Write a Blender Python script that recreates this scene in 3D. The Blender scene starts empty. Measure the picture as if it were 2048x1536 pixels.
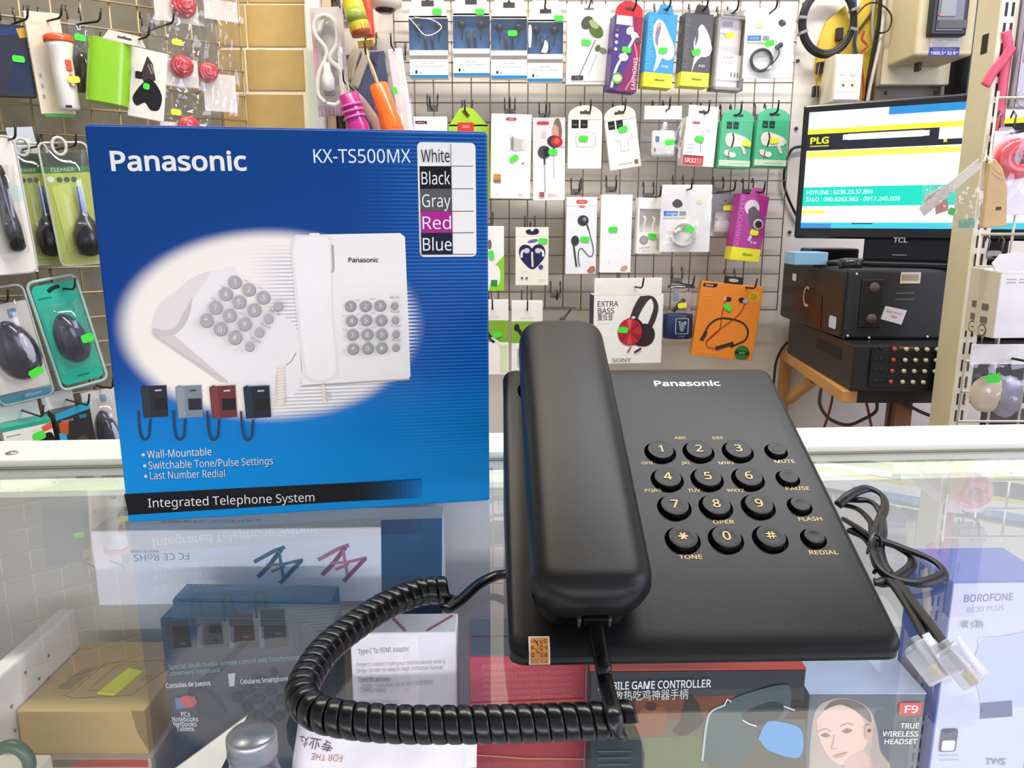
import bpy, bmesh, math, random
from mathutils import Vector, Matrix, Euler, Quaternion
random.seed(7)
sc = bpy.context.scene
COL = sc.collection
PI = math.pi
rad = math.radians

# ------------------------------------------------------------------ camera
F_PX, PITCH, CAM_H = 1540.0, rad(12.1), 0.173
camd = bpy.data.cameras.new('camera'); cam = bpy.data.objects.new('camera', camd); COL.objects.link(cam)
camd.sensor_width = 36.0; camd.lens = 36.0 * F_PX / 2048.0; camd.clip_start = 0.01
cam.location = (0, 0, CAM_H); cam.rotation_euler = (PI / 2 - PITCH, 0, 0)
sc.camera = cam

# ------------------------------------------------------------------ light
world = bpy.data.worlds.new('world'); sc.world = world; world.use_nodes = True
bgn = world.node_tree.nodes['Background']
bgn.inputs['Color'].default_value = (0.92, 0.96, 1.0, 1); bgn.inputs['Strength'].default_value = 0.50

def area(name, loc, target, sx, sy, power, color):
    l = bpy.data.lights.new(name, 'AREA'); l.shape = 'RECTANGLE'; l.size = sx; l.size_y = sy
    l.energy = power; l.color = color
    o = bpy.data.objects.new(name, l); COL.objects.link(o); o.location = loc
    o.rotation_euler = (Vector(target) - Vector(loc)).to_track_quat('-Z', 'Y').to_euler()
    return o
area('ceiling_tube_light', (-0.55, 0.98, 1.75), (-0.55, 1.25, 0), 1.2, 0.10, 24, (1.0, 0.92, 0.78))
area('ceiling_tube_light', (0.75, 0.95, 1.75), (0.75, 1.2, 0), 1.2, 0.10, 27, (0.98, 0.98, 1.0))
area('shop_front_daylight', (1.95, -0.15, 0.70), (0.2, 0.55, 0.05), 1.3, 1.2, 24, (0.74, 0.72, 1.0))
area('doorway_daylight', (0.2, -1.5, -0.05), (0.1, 0.6, 0.0), 2.2, 0.8, 5, (0.74, 0.68, 1.0))
sc.view_settings.view_transform = 'Standard'; sc.view_settings.look = 'None'
sc.view_settings.exposure = 0.28; sc.view_settings.gamma = 1.0; sc.view_settings.use_curve_mapping = False
try:
    sc.cycles.transparent_max_bounces = 24; sc.cycles.max_bounces = 8
except Exception:
    pass

# ------------------------------------------------------------------ back-projection on to real planes
FW = Vector((0, math.cos(PITCH), -math.sin(PITCH))); UP = Vector((0, math.sin(PITCH), math.cos(PITCH))); RI = Vector((1, 0, 0))
EYE = Vector((0, 0, CAM_H))
def ray(px, py): return FW + RI * ((px - 1024) / F_PX) + UP * ((768 - py) / F_PX)
def at_z(px, py, z):
    d = ray(px, py); return EYE + d * ((z - CAM_H) / d.z)
def at_y(px, py, y):
    d = ray(px, py); return EYE + d * (y / d.y)

# ------------------------------------------------------------------ materials
def lin(c):
    if isinstance(c, str):
        c = c.lstrip('#'); c = tuple(int(c[i:i + 2], 16) / 255 for i in (0, 2, 4))
    return tuple((x / 12.92 if x <= 0.04045 else ((x + 0.055) / 1.055) ** 2.4) for x in c)
MATS = {}
def mat(col, rough=0.45, metal=0.0, spec=0.5, var=0.06, scale=60.0, bump=0.0, coat=0.0, sheen=0.0, emit=0.0):
    key = (col if isinstance(col, str) else tuple(col), rough, metal, spec, var, scale, bump, coat, emit)
    if key in MATS: return MATS[key]
    m = bpy.data.materials.new('surface'); m.use_nodes = True
    nt = m.node_tree; b = nt.nodes['Principled BSDF']; c = lin(col)
    tc = nt.nodes.new('ShaderNodeTexCoord'); no = nt.nodes.new('ShaderNodeTexNoise')
    no.inputs['Scale'].default_value = scale; no.inputs['Detail'].default_value = 3
    nt.links.new(tc.outputs['Object'], no.inputs['Vector'])
    mx = nt.nodes.new('ShaderNodeMix'); mx.data_type = 'RGBA'
    mx.inputs[6].default_value = tuple(max(0, x * (1 - var)) for x in c) + (1,)
    mx.inputs[7].default_value = tuple(min(1, x * (1 + var)) for x in c) + (1,)
    nt.links.new(no.outputs['Fac'], mx.inputs[0]); nt.links.new(mx.outputs[2], b.inputs['Base Color'])
    b.inputs['Roughness'].default_value = rough; b.inputs['Metallic'].default_value = metal
    b.inputs['Specular IOR Level'].default_value = spec; b.inputs['Coat Weight'].default_value = coat
    b.inputs['Coat Roughness'].default_value = 0.12
    if emit:
        b.inputs['Base Color'].default_value = (0.01, 0.01, 0.012, 1); nt.links.remove(b.inputs['Base Color'].links[0]); nt.links.new(mx.outputs[2], b.inputs['Emission Color']); b.inputs['Emission Strength'].default_value = emit
    if bump:
        bp = nt.nodes.new('ShaderNodeBump'); bp.inputs['Strength'].default_value = bump; bp.inputs['Distance'].default_value = 0.001
        n2 = nt.nodes.new('ShaderNodeTexNoise'); n2.inputs['Scale'].default_value = scale * 12; n2.inputs['Detail'].default_value = 2
        nt.links.new(tc.outputs['Object'], n2.inputs['Vector']); nt.links.new(n2.outputs['Fac'], bp.inputs['Height'])
        nt.links.new(bp.outputs['Normal'], b.inputs['Normal'])
    MATS[key] = m
    return m

def clear_mat(name, tint, f0, rough, gloss=(1, 1, 1), haze=0.0, hazecol=(0.9, 0.9, 0.9)):
    """thin clear sheet: straight-through transparency plus Schlick reflection"""
    m = bpy.data.materials.new(name); m.use_nodes = True; nt = m.node_tree; nt.nodes.clear()
    N = nt.nodes.new; L = nt.links.new
    out = N('ShaderNodeOutputMaterial'); geo = N('ShaderNodeNewGeometry'); dot = N('ShaderNodeVectorMath'); dot.operation = 'DOT_PRODUCT'
    L(geo.outputs['Incoming'], dot.inputs[0]); L(geo.outputs['Normal'], dot.inputs[1])
    ab = N('ShaderNodeMath'); ab.operation = 'ABSOLUTE'; L(dot.outputs['Value'], ab.inputs[0])
    om = N('ShaderNodeMath'); om.operation = 'SUBTRACT'; om.inputs[0].default_value = 1; L(ab.outputs[0], om.inputs[1])
    pw = N('ShaderNodeMath'); pw.operation = 'POWER'; pw.inputs[1].default_value = 5; L(om.outputs[0], pw.inputs[0])
    ma = N('ShaderNodeMath'); ma.operation = 'MULTIPLY_ADD'; ma.inputs[1].default_value = 1 - f0; ma.inputs[2].default_value = f0
    L(pw.outputs[0], ma.inputs[0])
    tr = N('ShaderNodeBsdfTransparent'); tr.inputs['Color'].default_value = tuple(tint) + (1,)
    gl = N('ShaderNodeBsdfGlossy'); gl.inputs['Color'].default_value = tuple(gloss) + (1,); gl.inputs['Roughness'].default_value = rough
    base = tr.outputs[0]
    if haze:
        df = N('ShaderNodeBsdfDiffuse'); df.inputs['Color'].default_value = tuple(hazecol) + (1,)
        no = N('ShaderNodeTexNoise'); no.inputs['Scale'].default_value = 30; tc = N('ShaderNodeTexCoord'); L(tc.outputs['Object'], no.inputs['Vector'])
        mr = N('ShaderNodeMath'); mr.operation = 'MULTIPLY'; mr.inputs[1].default_value = haze * 2; L(no.outputs['Fac'], mr.inputs[0])
        mh = N('ShaderNodeMixShader'); L(mr.outputs[0], mh.inputs[0]); L(tr.outputs[0], mh.inputs[1]); L(df.outputs[0], mh.inputs[2])
        base = mh.outputs[0]
    mx = N('ShaderNodeMixShader'); L(ma.outputs[0], mx.inputs[0]); L(base, mx.inputs[1]); L(gl.outputs[0], mx.inputs[2])
    L(mx.outputs[0], out.inputs['Surface'])
    return m
GLASS = clear_mat('counter_glass', (0.95, 0.97, 0.96), 0.065, 0.0, haze=0.022, hazecol=(0.85, 0.88, 0.9))
FILM = clear_mat('clear_film', (0.98, 0.98, 0.98), 0.06, 0.07, haze=0.03)
BLISTER = clear_mat('clear_blister', (0.96, 0.97, 0.97), 0.07, 0.05, haze=0.02)
CRYSTAL = clear_mat('clear_plug_plastic', (0.90, 0.91, 0.94), 0.12, 0.06, haze=0.36, hazecol=(0.95, 0.95, 1))

# ------------------------------------------------------------------ objects
def link(o, parent=None):
    COL.objects.link(o)
    if parent is not None: o.parent = parent
    return o
def tag(o, label, cat, group=None):
    o['label'] = label; o['category'] = cat
    if group: o['group'] = group
    return o
def thing(name, label, cat, M=None, group=None):
    o = bpy.data.objects.new(name, None); o.empty_display_size = 0.01; COL.objects.link(o)
    if M is not None: o.matrix_world = M
    return tag(o, label, cat, group)
def mesh_obj(name, verts, faces, m, parent=None, smooth=False, fm=None, mats=None):
    me = bpy.data.meshes.new(name); me.from_pydata([tuple(v) for v in verts], [], faces); me.validate()
    for mm in (mats if mats else [m]): me.materials.append(mm)
    if fm:
        for p, i in zip(me.polygons, fm): p.material_index = i
    if smooth: me.polygons.foreach_set('use_smooth', [True] * len(me.polygons))
    me.update()
    return link(bpy.data.objects.new(name, me), parent)
def bm_obj(name, bm, m, parent=None, smooth=False):
    me = bpy.data.meshes.new(name); bm.normal_update(); bm.to_mesh(me); bm.free(); me.materials.append(m)
    if smooth:
        me.polygons.foreach_set('use_smooth', [True] * len(me.polygons))
    return link(bpy.data.objects.new(name, me), parent)
def add_box(bm, x0, x1, y0, y1, z0, z1, M=None):
    vs = [bm.verts.new((x, y, z)) for x in (x0, x1) for y in (y0, y1) for z in (z0, z1)]
    for f in ((0, 1, 3, 2), (4, 6, 7, 5), (0, 4, 5, 1), (2, 3, 7, 6), (0, 2, 6, 4), (1, 5, 7, 3)):
        bm.faces.new([vs[i] for i in f])
    if M is not None:
        for v in vs: v.co = M @ v.co
    return vs
def box(name, x0, x1, y0, y1, z0, z1, m, parent=None, bevel=0.0, seg=2, smooth=False):
    bm = bmesh.new(); add_box(bm, x0, x1, y0, y1, z0, z1)
    bmesh.ops.recalc_face_normals(bm, faces=bm.faces)
    if bevel: bmesh.ops.bevel(bm, geom=list(bm.edges), offset=bevel, segments=seg, affect='EDGES', profile=0.5, clamp_overlap=True)
    return bm_obj(name, bm, m, parent, smooth)
def prism(name, pts, y0, y1, m, parent=None, bevel=0.0, axis='y'):
    """outline pts in (x,z), extruded between y0 and y1"""
    bm = bmesh.new()
    A = [bm.verts.new((p[0], y0, p[1])) for p in pts]; B = [bm.verts.new((p[0], y1, p[1])) for p in pts]
    n = len(pts); bm.faces.new(A); bm.faces.new(B[::-1])
    for i in range(n): bm.faces.new((A[i], B[i], B[(i + 1) % n], A[(i + 1) % n]))
    bmesh.ops.recalc_face_normals(bm, faces=bm.faces)
    if bevel: bmesh.ops.bevel(bm, geom=list(bm.edges), offset=bevel, segments=2, affect='EDGES', profile=0.5, clamp_overlap=True)
    return bm_obj(name, bm, m, parent)
def catmull(P, n=8, closed=False):
    P = [Vector(p) for p in P]; out = []; N = len(P)
    for i in range(N if closed else N - 1):
        p0 = P[(i - 1) % N] if closed or i > 0 else P[0] * 2 - P[1]
        p1, p2 = P[i], P[(i + 1) % N]
        p3 = P[(i + 2) % N] if closed or i + 2 < N else p2 * 2 - p1
        for k in range(n):
            t = k / n
            out.append(0.5 * ((2 * p1) + (p2 - p0) * t + (2 * p0 - 5 * p1 + 4 * p2 - p3) * t * t + (3 * p1 - p0 - 3 * p2 + p3) * t ** 3))
    if not closed: out.append(P[-1])
    return out
def tube_data(P, r, k=8, flat=1.0, nrm=None, closed=False):
    """sweep a (possibly flattened) circle along P; nrm = preferred thin direction"""
    P = [Vector(p) for p in P]; V = []; Fs = []; n = len(P); prev = None
    for i in range(n):
        a = P[(i - 1) % n] if closed else P[max(0, i - 1)]; b = P[(i + 1) % n] if closed else P[min(n - 1, i + 1)]
        t = (b - a)
        t = t.normalized() if t.length > 1e-9 else Vector((0, 0, 1))
        ref = Vector(nrm) if nrm is not None else (prev if prev is not None else (Vector((0, 0, 1)) if abs(t.z) < 0.9 else Vector((1, 0, 0))))
        u = ref - t * ref.dot(t)
        if u.length < 1e-6: u = t.orthogonal()
        u.normalize(); prev = u; w = t.cross(u)
        rr = r[i] if isinstance(r, (list, tuple)) else r
        for j in range(k):
            an = 2 * PI * j / k
            V.append(P[i] + u * (math.cos(an) * rr * flat) + w * (math.sin(an) * rr))
    for i in range(n if closed else n - 1):
        for j in range(k):
            a, b = i * k + j, i * k + (j + 1) % k; i2 = (i + 1) % n
            Fs.append((a, b, i2 * k + (j + 1) % k, i2 * k + j))
    if not closed: Fs.append(tuple(range(k))[::-1]); Fs.append(tuple(range((n - 1) * k, n * k)))
    return V, Fs
def tube(name, P, r, m, parent=None, k=8, flat=1.0, nrm=None, closed=False, smooth=True):
    V, Fs = tube_data(P, r, k, flat, nrm, closed)
    return mesh_obj(name, V, Fs, m, parent, smooth)
def lathe(name, prof, m, parent=None, k=24, M=None, sx=1.0, smooth=True):
    """prof: (radius, height) pairs about local z"""
    V = []; Fs = []
    for r, z in prof:
        for j in range(k):
            a = 2 * PI * j / k; V.append(Vector((r * math.cos(a) * sx, r * math.sin(a), z)))
    for i in range(len(prof) - 1):
        for j in range(k): Fs.append((i * k + j, i * k + (j + 1) % k, (i + 1) * k + (j + 1) % k, (i + 1) * k + j))
    Fs.append(tuple(range(k))[::-1]); Fs.append(tuple(range((len(prof) - 1) * k, len(prof) * k)))
    if M is not None: V = [M @ v for v in V]
    return mesh_obj(name, V, Fs, m, parent, smooth)
def blob(name, c, r, m, parent=None, seg=16, M=None, shape=None):
    """ellipsoid with optional shaping function"""
    V = []; Fs = []; R_ = seg // 2
    for i in range(R_ + 1):
        th = PI * i / R_
        for j in range(seg):
            ph = 2 * PI * j / seg
            p = Vector((math.sin(th) * math.cos(ph), math.sin(th) * math.sin(ph), math.cos(th)))
            if shape: p = shape(p)
            V.append(Vector((c[0] + p.x * r[0], c[1] + p.y * r[1], c[2] + p.z * r[2])))
    for i in range(R_):
        for j in range(seg): Fs.append((i * seg + j, (i + 1) * seg + j, (i + 1) * seg + (j + 1) % seg, i * seg + (j + 1) % seg))
    if M is not None: V = [M @ v for v in V]
    return mesh_obj(name, V, Fs, m, parent, True)

# ------------------------------------------------------------------ flat print (lettering and pictures)
TXT = {}
try:      # the sans face that ships inside Blender itself; the built-in face otherwise
    import os
    SANS = bpy.data.fonts.load(os.path.join(bpy.utils.system_resource('DATAFILES'), 'fonts', 'NotoSansHebrew-Regular.woff2'))
except Exception:
    SANS = None
CAP = 0.573 if SANS is not None else 0.682
def text_polys(s, bold=0.0, shear=0.0):
    key = (s, bold, shear)
    if key not in TXT:
        cu = bpy.data.curves.new('t', 'FONT'); cu.body = s; cu.size = 1.0; cu.offset = bold * CAP / 0.72; cu.shear = shear
        cu.resolution_u = 3
        if SANS is not None and all(ord(c) < 256 for c in s): cu.font = SANS
        o = bpy.data.objects.new('t', cu); COL.objects.link(o)
        bpy.context.view_layer.update()
        me = bpy.data.meshes.new_from_object(o.evaluated_get(bpy.context.evaluated_depsgraph_get()))
        vs = [(v.co.x, v.co.y) for v in me.vertices]; fs = [tuple(p.vertices) for p in me.polygons]
        bpy.data.objects.remove(o); bpy.data.curves.remove(cu); bpy.data.meshes.remove(me)
        if vs:
            x0 = min(v[0] for v in vs); x1 = max(v[0] for v in vs); y0 = min(v[1] for v in vs); y1 = max(v[1] for v in vs)
        else: x0 = y0 = 0; x1 = y1 = 1
        TXT[key] = (vs, fs, x0, x1, y0, y1)
    return TXT[key]
def strip(P, w):
    n = len(P); L = []; R_ = []
    for i in range(n):
        a = P[max(0, i - 1)]; b = P[min(n - 1, i + 1)]
        dx, dz = b[0] - a[0], b[1] - a[1]; l = math.hypot(dx, dz) or 1
        ww = (w[i] if isinstance(w, (list, tuple)) else w) / 2
        L.append((P[i][0] - dz / l * ww, P[i][1] + dx / l * ww)); R_.append((P[i][0] + dz / l * ww, P[i][1] - dx / l * ww))
    return L + R_, [(i, i + 1, n + i + 1, n + i) for i in range(n - 1)]
def smooth2(P, n=6):
    return [(v.x, v.y) for v in catmull([(p[0], p[1], 0) for p in P], n)]
def art(name, parent, shapes, w, h, y, rough=0.35, eps=0.00012, coat=0.0, xoff=0.0, zoff=0.0, M=None, spec=0.3, emit=0.0):
    """shapes laid on the plane y (facing -y); u right 0..1, v down 0..1 over a face w x h whose bottom centre is the origin"""
    V = []; Fs = []; fm = []; mats = []
    X = lambda u: (u - 0.5) * w + xoff
    Z = lambda v: (1 - v) * h + zoff
    for k, s in enumerate(shapes):
        yy = y - eps * (k + 1); kind = s[0]; col = s[-1] if kind != 't' else s[5]
        m = mat(col, rough, coat=coat, var=0.03, spec=spec, emit=emit) if not isinstance(col, bpy.types.Material) else col
        if m not in mats: mats.append(m)
        mi = mats.index(m)
        if kind == 'r': pts = [(X(s[1]), Z(s[2])), (X(s[3]), Z(s[2])), (X(s[3]), Z(s[4])), (X(s[1]), Z(s[4]))]; fs = [(0, 1, 2, 3)]
        elif kind == 'rr':
            u0, v0, u1, v1, rr = s[1:6]; x0, x1, z0, z1 = X(u0), X(u1), Z(v1), Z(v0); q = rr * w; pts = []
            for cx, cz, a0 in ((x1 - q, z1 - q, 0), (x0 + q, z1 - q, 90), (x0 + q, z0 + q, 180), (x1 - q, z0 + q, 270)):
                pts += [(cx + q * math.cos(rad(a0 + t)), cz + q * math.sin(rad(a0 + t))) for t in (0, 30, 60, 90)]
            fs = [tuple(range(len(pts)))]
        elif kind == 'e':
            u, v, ru, rv = s[1:5]; an = rad(s[5]) if len(s) > 6 else 0; pts = []
            for t in range(32):
                a = 2 * PI * t / 32; ex, ez = ru * w * math.cos(a), rv * w * math.sin(a)
                pts.append((X(u) + ex * math.cos(an) - ez * math.sin(an), Z(v) + ex * math.sin(an) + ez * math.cos(an)))
            fs = [tuple(range(32))]
        elif kind == 'p': pts = [(X(a), Z(b)) for a, b in s[1]]; fs = [tuple(range(len(pts)))]
        elif kind == 's': pts = smooth2([(X(a), Z(b)) for a, b in s[1]] + [(X(s[1][0][0]), Z(s[1][0][1]))])[:-1]; fs = [tuple(range(len(pts)))]
        elif kind == 'l': pts, fs = strip([(X(a), Z(b)) for a, b in s[1]], s[2] * w)
        elif kind == 'c': pts, fs = strip(smooth2([(X(a), Z(b)) for a, b in s[1]]), s[2] * w)
        elif kind == 't':
            # ('t', text, u, v, height (fraction of w), colour, opts): u,v = centre of the word
            o = s[6] if len(s) > 6 else {}
            vs, fs, x0, x1, y0, y1 = text_polys(s[1], o.get('b', 0.0), o.get('sh', 0.0))
            hh = s[4] * w / CAP; ww = hh * o.get('st', 1.0)
            if 'w' in o: ww = o['w'] * w / max(1e-6, x1 - x0)
            an = rad(o.get('rot', 0)); cx, cz = (x0 + x1) / 2, CAP / 2
            if o.get('al') == 'l': cx = x0
            pts = []
            for a, b in vs:
                ex, ez = (a - cx) * ww, (b - cz) * hh
                pts.append((X(s[2]) + ex * math.cos(an) - ez * math.sin(an), Z(s[3]) + ex * math.sin(an) + ez * math.cos(an)))
        base = len(V); V += [Vector((p[0], yy, p[1])) for p in pts]
        for f in fs: Fs.append(tuple(base + i for i in f)); fm.append(mi)
    if M is not None: V = [M @ v for v in V]
    me = bpy.data.meshes.new(name); me.from_pydata([tuple(v) for v in V], [], Fs)
    for mm in mats: me.materials.append(mm)
    me.polygons.foreach_set('material_index', fm[:len(me.polygons)])
    # all faces look along -y (or the rotated equivalent)
    bm = bmesh.new(); bm.from_mesh(me)
    nref = Vector((0, -1, 0)) if M is None else (M.to_3x3() @ Vector((0, -1, 0)))
    bm.normal_update()
    for f in bm.faces:
        if f.normal.dot(nref) < 0: f.normal_flip()
    bm.to_mesh(me); bm.free()
    return link(bpy.data.objects.new(name, me), parent)

# ------------------------------------------------------------------ frames (display walls)
class Frame:
    """vertical display plane: o = a point on it, a = rightward unit vector"""
    def __init__(s, o, ang):
        s.o = Vector(o); s.ang = ang
        s.a = Vector((math.cos(ang), math.sin(ang), 0)); s.n = Vector((math.sin(ang), -math.cos(ang), 0))  # n towards the viewer
    def hit(s, px, py, d=0.0):
        r = ray(px, py); p0 = s.o + s.n * d; t = (p0 - EYE).dot(s.n) / r.dot(s.n); return EYE + r * t
    def mtx(s, loc, yaw=0.0, roll=0.0, lean=0.0):
        return Matrix.Translation(loc) @ Matrix.Rotation(s.ang + rad(yaw), 4, 'Z') @ Matrix.Rotation(rad(lean), 4, 'X') @ Matrix.Rotation(rad(roll), 4, 'Y')
YW = 1.75
WALL = Frame((0, YW, 0), 0.0)
LEFT = Frame((-0.575, 1.75, 0), rad(37))
RIGHT = Frame((0.85, 1.22, 0), 0.0)
GREEN, YELL = '#46e83c', '#f4f43a'
class Pack:
    """a product hung on a display wall; (x0,y0,x1,y1) its outline in the photograph, d = distance of its front from the wall"""
    def __init__(s, fr, name, label, cat, bb, d=0.06, t=0.02, yaw=0, roll=0, group=None, w=None, h=None):
        x0, y0, x1, y1 = bb
        c = fr.hit((x0 + x1) / 2, (y0 + y1) / 2, d)
        L = fr.hit(x0, (y0 + y1) / 2, d); R_ = fr.hit(x1, (y0 + y1) / 2, d); T = fr.hit((x0 + x1) / 2, y0, d); B = fr.hit((x0 + x1) / 2, y1, d)
        s.w = w or (R_ - L).length; s.h = h or (T - B).length; s.t = t; s.fr = fr
        q = fr.mtx(c, yaw, roll)
        M = q @ Matrix.Translation((0, t / 2, -s.h / 2))
        s.o = thing(name, label, cat, M, group); s.y = -t / 2; s.M = M
    def u(s, a): return (a - 0.5) * s.w
    def v(s, b): return (1 - b) * s.h
    def body(s, col, v0=0.0, v1=1.0, name='carton', u0=0.0, u1=1.0, rough=0.4, bevel=0.0006, t=None, m=None, y=None):
        t = t or s.t; y = s.y if y is None else y
        return box(name, s.u(u0), s.u(u1), y, y + t, s.v(v1), s.v(v0), m or mat(col, rough, coat=0.25), s.o, bevel, 1)
    def tab(s, col, v0, v1, style='trap', u0=0.0, u1=1.0, slot=True, y=None, name='hang_tab'):
        x0, x1, z0, z1 = s.u(u0), s.u(u1), s.v(v1), s.v(v0); w = x1 - x0; hh = z1 - z0
        if style == 'arch': pts = [(x0, z0), (x1, z0)] + [(x0 + w / 2 + w / 2 * math.cos(rad(a)), z0 + hh * (0.25 + 0.75 * math.sin(rad(a)))) for a in range(0, 181, 15)]
        elif style == 'trap': pts = [(x0, z0), (x1, z0), (x1 - w * 0.14, z1), (x0 + w * 0.14, z1)]
        else: pts = [(x0, z0), (x1, z0), (x1, z1), (x0, z1)]
        yy = s.y if y is None else y
        o = prism(name, pts, yy, yy + 0.0008, mat(col, 0.45), s.o)
        if slot:
            mid = (x0 + x1) / 2; zc = z0 + hh * 0.5; ww = w * 0.16; hs = hh * 0.10
            prism('hang_slot', [(mid - ww, zc - hs), (mid + ww, zc - hs), (mid + ww, zc + hs), (mid + ww * .3, zc + hs), (mid, zc + hs * 2.2), (mid - ww * .3, zc + hs), (mid - ww, zc + hs)], yy - 0.0002, yy + 0.001, mat('#4a4640', 0.8), s.o)
        return o
    def art(s, shapes, name='printed_picture', y=None, **k): return art(name, s.o, shapes, s.w, s.h, s.y if y is None else y, **k)
    def sticker(s, u, v, col=GREEN, rot=0, w=0.019, h=0.011, y=None):
        yy = (s.y if y is None else y) - 0.0016
        M = Matrix.Translation((s.u(u), yy, s.v(v))) @ Matrix.Rotation(rad(rot), 4, 'Y')
        q = h * 0.28; pts = []
        for cx, cz, a0 in ((w / 2 - q, h / 2 - q, 0), (-w / 2 + q, h / 2 - q, 90), (-w / 2 + q, -h / 2 + q, 180), (w / 2 - q, -h / 2 + q, 270)):
            pts += [(cx + q * math.cos(rad(a0 + t)), cz + q * math.sin(rad(a0 + t))) for t in (0, 45, 90)]
        o = prism('price_sticker', pts, -0.0003, 0.0003, mat(col, 0.5, var=0.02), s.o)
        o.data.transform(M)
        r = random.Random(int(u * 991 + v * 77)); vals = [('l', [(0.2 + 0.0 * i, 0.35 + 0.3 * i), (0.2 + r.uniform(.3, .6), 0.35 + 0.3 * i)], 0.07, mat(tuple(0.72 * x for x in ((0.27, 0.91, 0.24) if col == GREEN else (0.95, 0.95, 0.2))), 0.6)) for i in range(2)]
        return o
def _pack_hook(s, u=0.5, v=0.06, what='', L=None, dx=0.0, up=0.022):
    p = s.M @ Vector((s.u(u), s.y, s.v(v))); d = (p - s.fr.o).dot(s.fr.n)
    base = p - s.fr.n * d
    return hook_at(s.fr, base, (d + 0.03) if L is None else L, 'dark wire hook ' + what, up, dx)
Pack.hook = _pack_hook
def hook_at(fr, p, L, label, up=0.022, dx=0.0):
    """two-loop wire display hook clipped over a grid wire with an upturned tip"""
    o = thing('display_hook', label, 'hook', fr.mtx(p), 'wire hooks on the grids')
    dm = mat('#3b3834', 0.35, 0.8)
    tube('prong', [(0, 0, 0), (dx * .3, -L * .5, -0.001), (dx, -L, 0), (dx * 1.1, -L - 0.006, 0.004), (dx * 1.2, -L - 0.009, up)], 0.0019, dm, o, 6)
    box('clip_plate', -0.012, 0.012, -0.005, -0.003, -0.003, 0.010, mat('#8b8880', 0.35, 0.6), o, 0.0006, 1)
    for sx in (-0.011, 0.011):
        tube('clip_loop', [(sx, -0.005, 0.008), (sx, -0.007, 0.026), (sx, 0.001, 0.033), (sx, 0.006, 0.024)], 0.0016, mat('#716d66', 0.35, 0.7), o, 6)
    return o
def empty_hook(fr, px, py, L, label, up=0.022, dx=0.0): return hook_at(fr, fr.hit(px, py, 0), L, label, up, dx)

# ================================================================== the setting
def struct(o): o['kind'] = 'structure'; return o
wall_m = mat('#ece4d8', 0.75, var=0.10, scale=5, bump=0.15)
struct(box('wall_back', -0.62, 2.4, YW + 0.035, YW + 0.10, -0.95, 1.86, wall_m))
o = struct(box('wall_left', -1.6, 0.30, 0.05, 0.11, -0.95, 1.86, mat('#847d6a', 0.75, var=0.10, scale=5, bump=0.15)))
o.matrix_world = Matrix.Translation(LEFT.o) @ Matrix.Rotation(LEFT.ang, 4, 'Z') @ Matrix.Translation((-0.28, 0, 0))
struct(box('floor', -2.6, 2.6, -1.5, YW + 0.04, -0.98, -0.95, mat('#9a9186', 0.5, var=0.15, scale=6)))

struct(box('ceiling', -2.6, 2.6, -0.9, YW + 0.04, 1.85, 1.90, mat('#7d7a74', 0.8, var=0.1, scale=4)))

# golden tiles and the pale corner strip between the two display walls
wb = bpy.data.objects['wall_back']
tile_me = None
for r in range(5):
    for c in range(2):
        p = at_y(433 + 118 * c, -38 + 89 * r, YW + 0.02)
        wd, hh = 0.124, 0.086
        t = box('tile', -wd / 2, wd / 2, -0.005, 0.005, -hh / 2, hh / 2, mat('#c2a363', 0.3, var=0.16, scale=22, coat=0.3), None, 0.002, 2) if tile_me is None else link(bpy.data.objects.new('tile', tile_me))
        tile_me = t.data; t.parent = wb; t.location = p + Vector((0, 0.006, 0))
p0 = at_y(375, 60, YW + 0.02); p1 = at_y(612, 60, YW + 0.02)
struct(box('trim_1', p0.x, p1.x, YW + 0.0228, YW + 0.036, -0.2, 0.9, mat('#f2ead6', 0.6)))
p0 = at_y(611, 60, YW - 0.02); p1 = at_y(640, 60, YW - 0.02)
struct(box('trim_2', p0.x, p1.x, YW - 0.02, YW + 0.03, -0.9, 1.2, mat('#dde2da', 0.5), None, 0.003))
p0 = at_y(645, 60, YW); p1 = at_y(664, 60, YW)
struct(box('trim_3', p0.x, p1.x, YW + 0.0, YW + 0.036, -0.9, 1.2, mat('#d9b994', 0.6), None, 0.002))
p0 = at_y(668, 60, YW); p1 = at_y(676, 60, YW)
struct(box('trim_4', p0.x, p1.x, YW + 0.0, YW + 0.036, -0.9, 1.2, mat('#3a352f', 0.6), None, 0.001))

# wire grids
def grid(name, label, fr, s0, s1, z0, z1, sp, col, r=0.0021):
    o = thing(name, label, 'wire grid', fr.mtx(fr.o + Vector((0, 0, 0))))
    m = mat(col, 0.4, 0.25)
    def wire(P0, P1, proto):
        if proto is None: return tube('wire', [P0, P1], r, m, o, 6)
        w = link(bpy.data.objects.new('wire', proto.data), o); return w
    pv = tube('wire', [(0, 0, z0), (0, 0, z1)], r, m, o, 6); pv.location = (s0, 0, 0)
    n = int(round((s1 - s0) / sp))
    for i in range(1, n + 1):
        w = link(bpy.data.objects.new('wire', pv.data), o); w.location = (s0 + i * sp, 0, 0)
    ph = tube('wire', [(s0, 0, 0), (s0 + n * sp, 0, 0)], r, m, o, 6); ph.location = (0, -2 * r, z0)
    for i in range(1, int((z1 - z0) / sp) + 1):
        w = link(bpy.data.objects.new('wire', ph.data), o); w.location = (0, -2 * r, z0 + i * sp)
    return o
SP = 0.0406
grid('wire_grid', 'dark wire grid behind the earphone packages on the cream wall', WALL, -0.2093 - SP, 0.585, -0.029, -0.029 + SP * 19, SP, '#8d8074', 0.0013)
grid('wire_grid', 'tan wire grid on the side wall holding mouse packs and flashlight', LEFT, -0.80, 0.02, -0.42, 0.82, 0.050, '#a99672', 0.0021)

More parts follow.
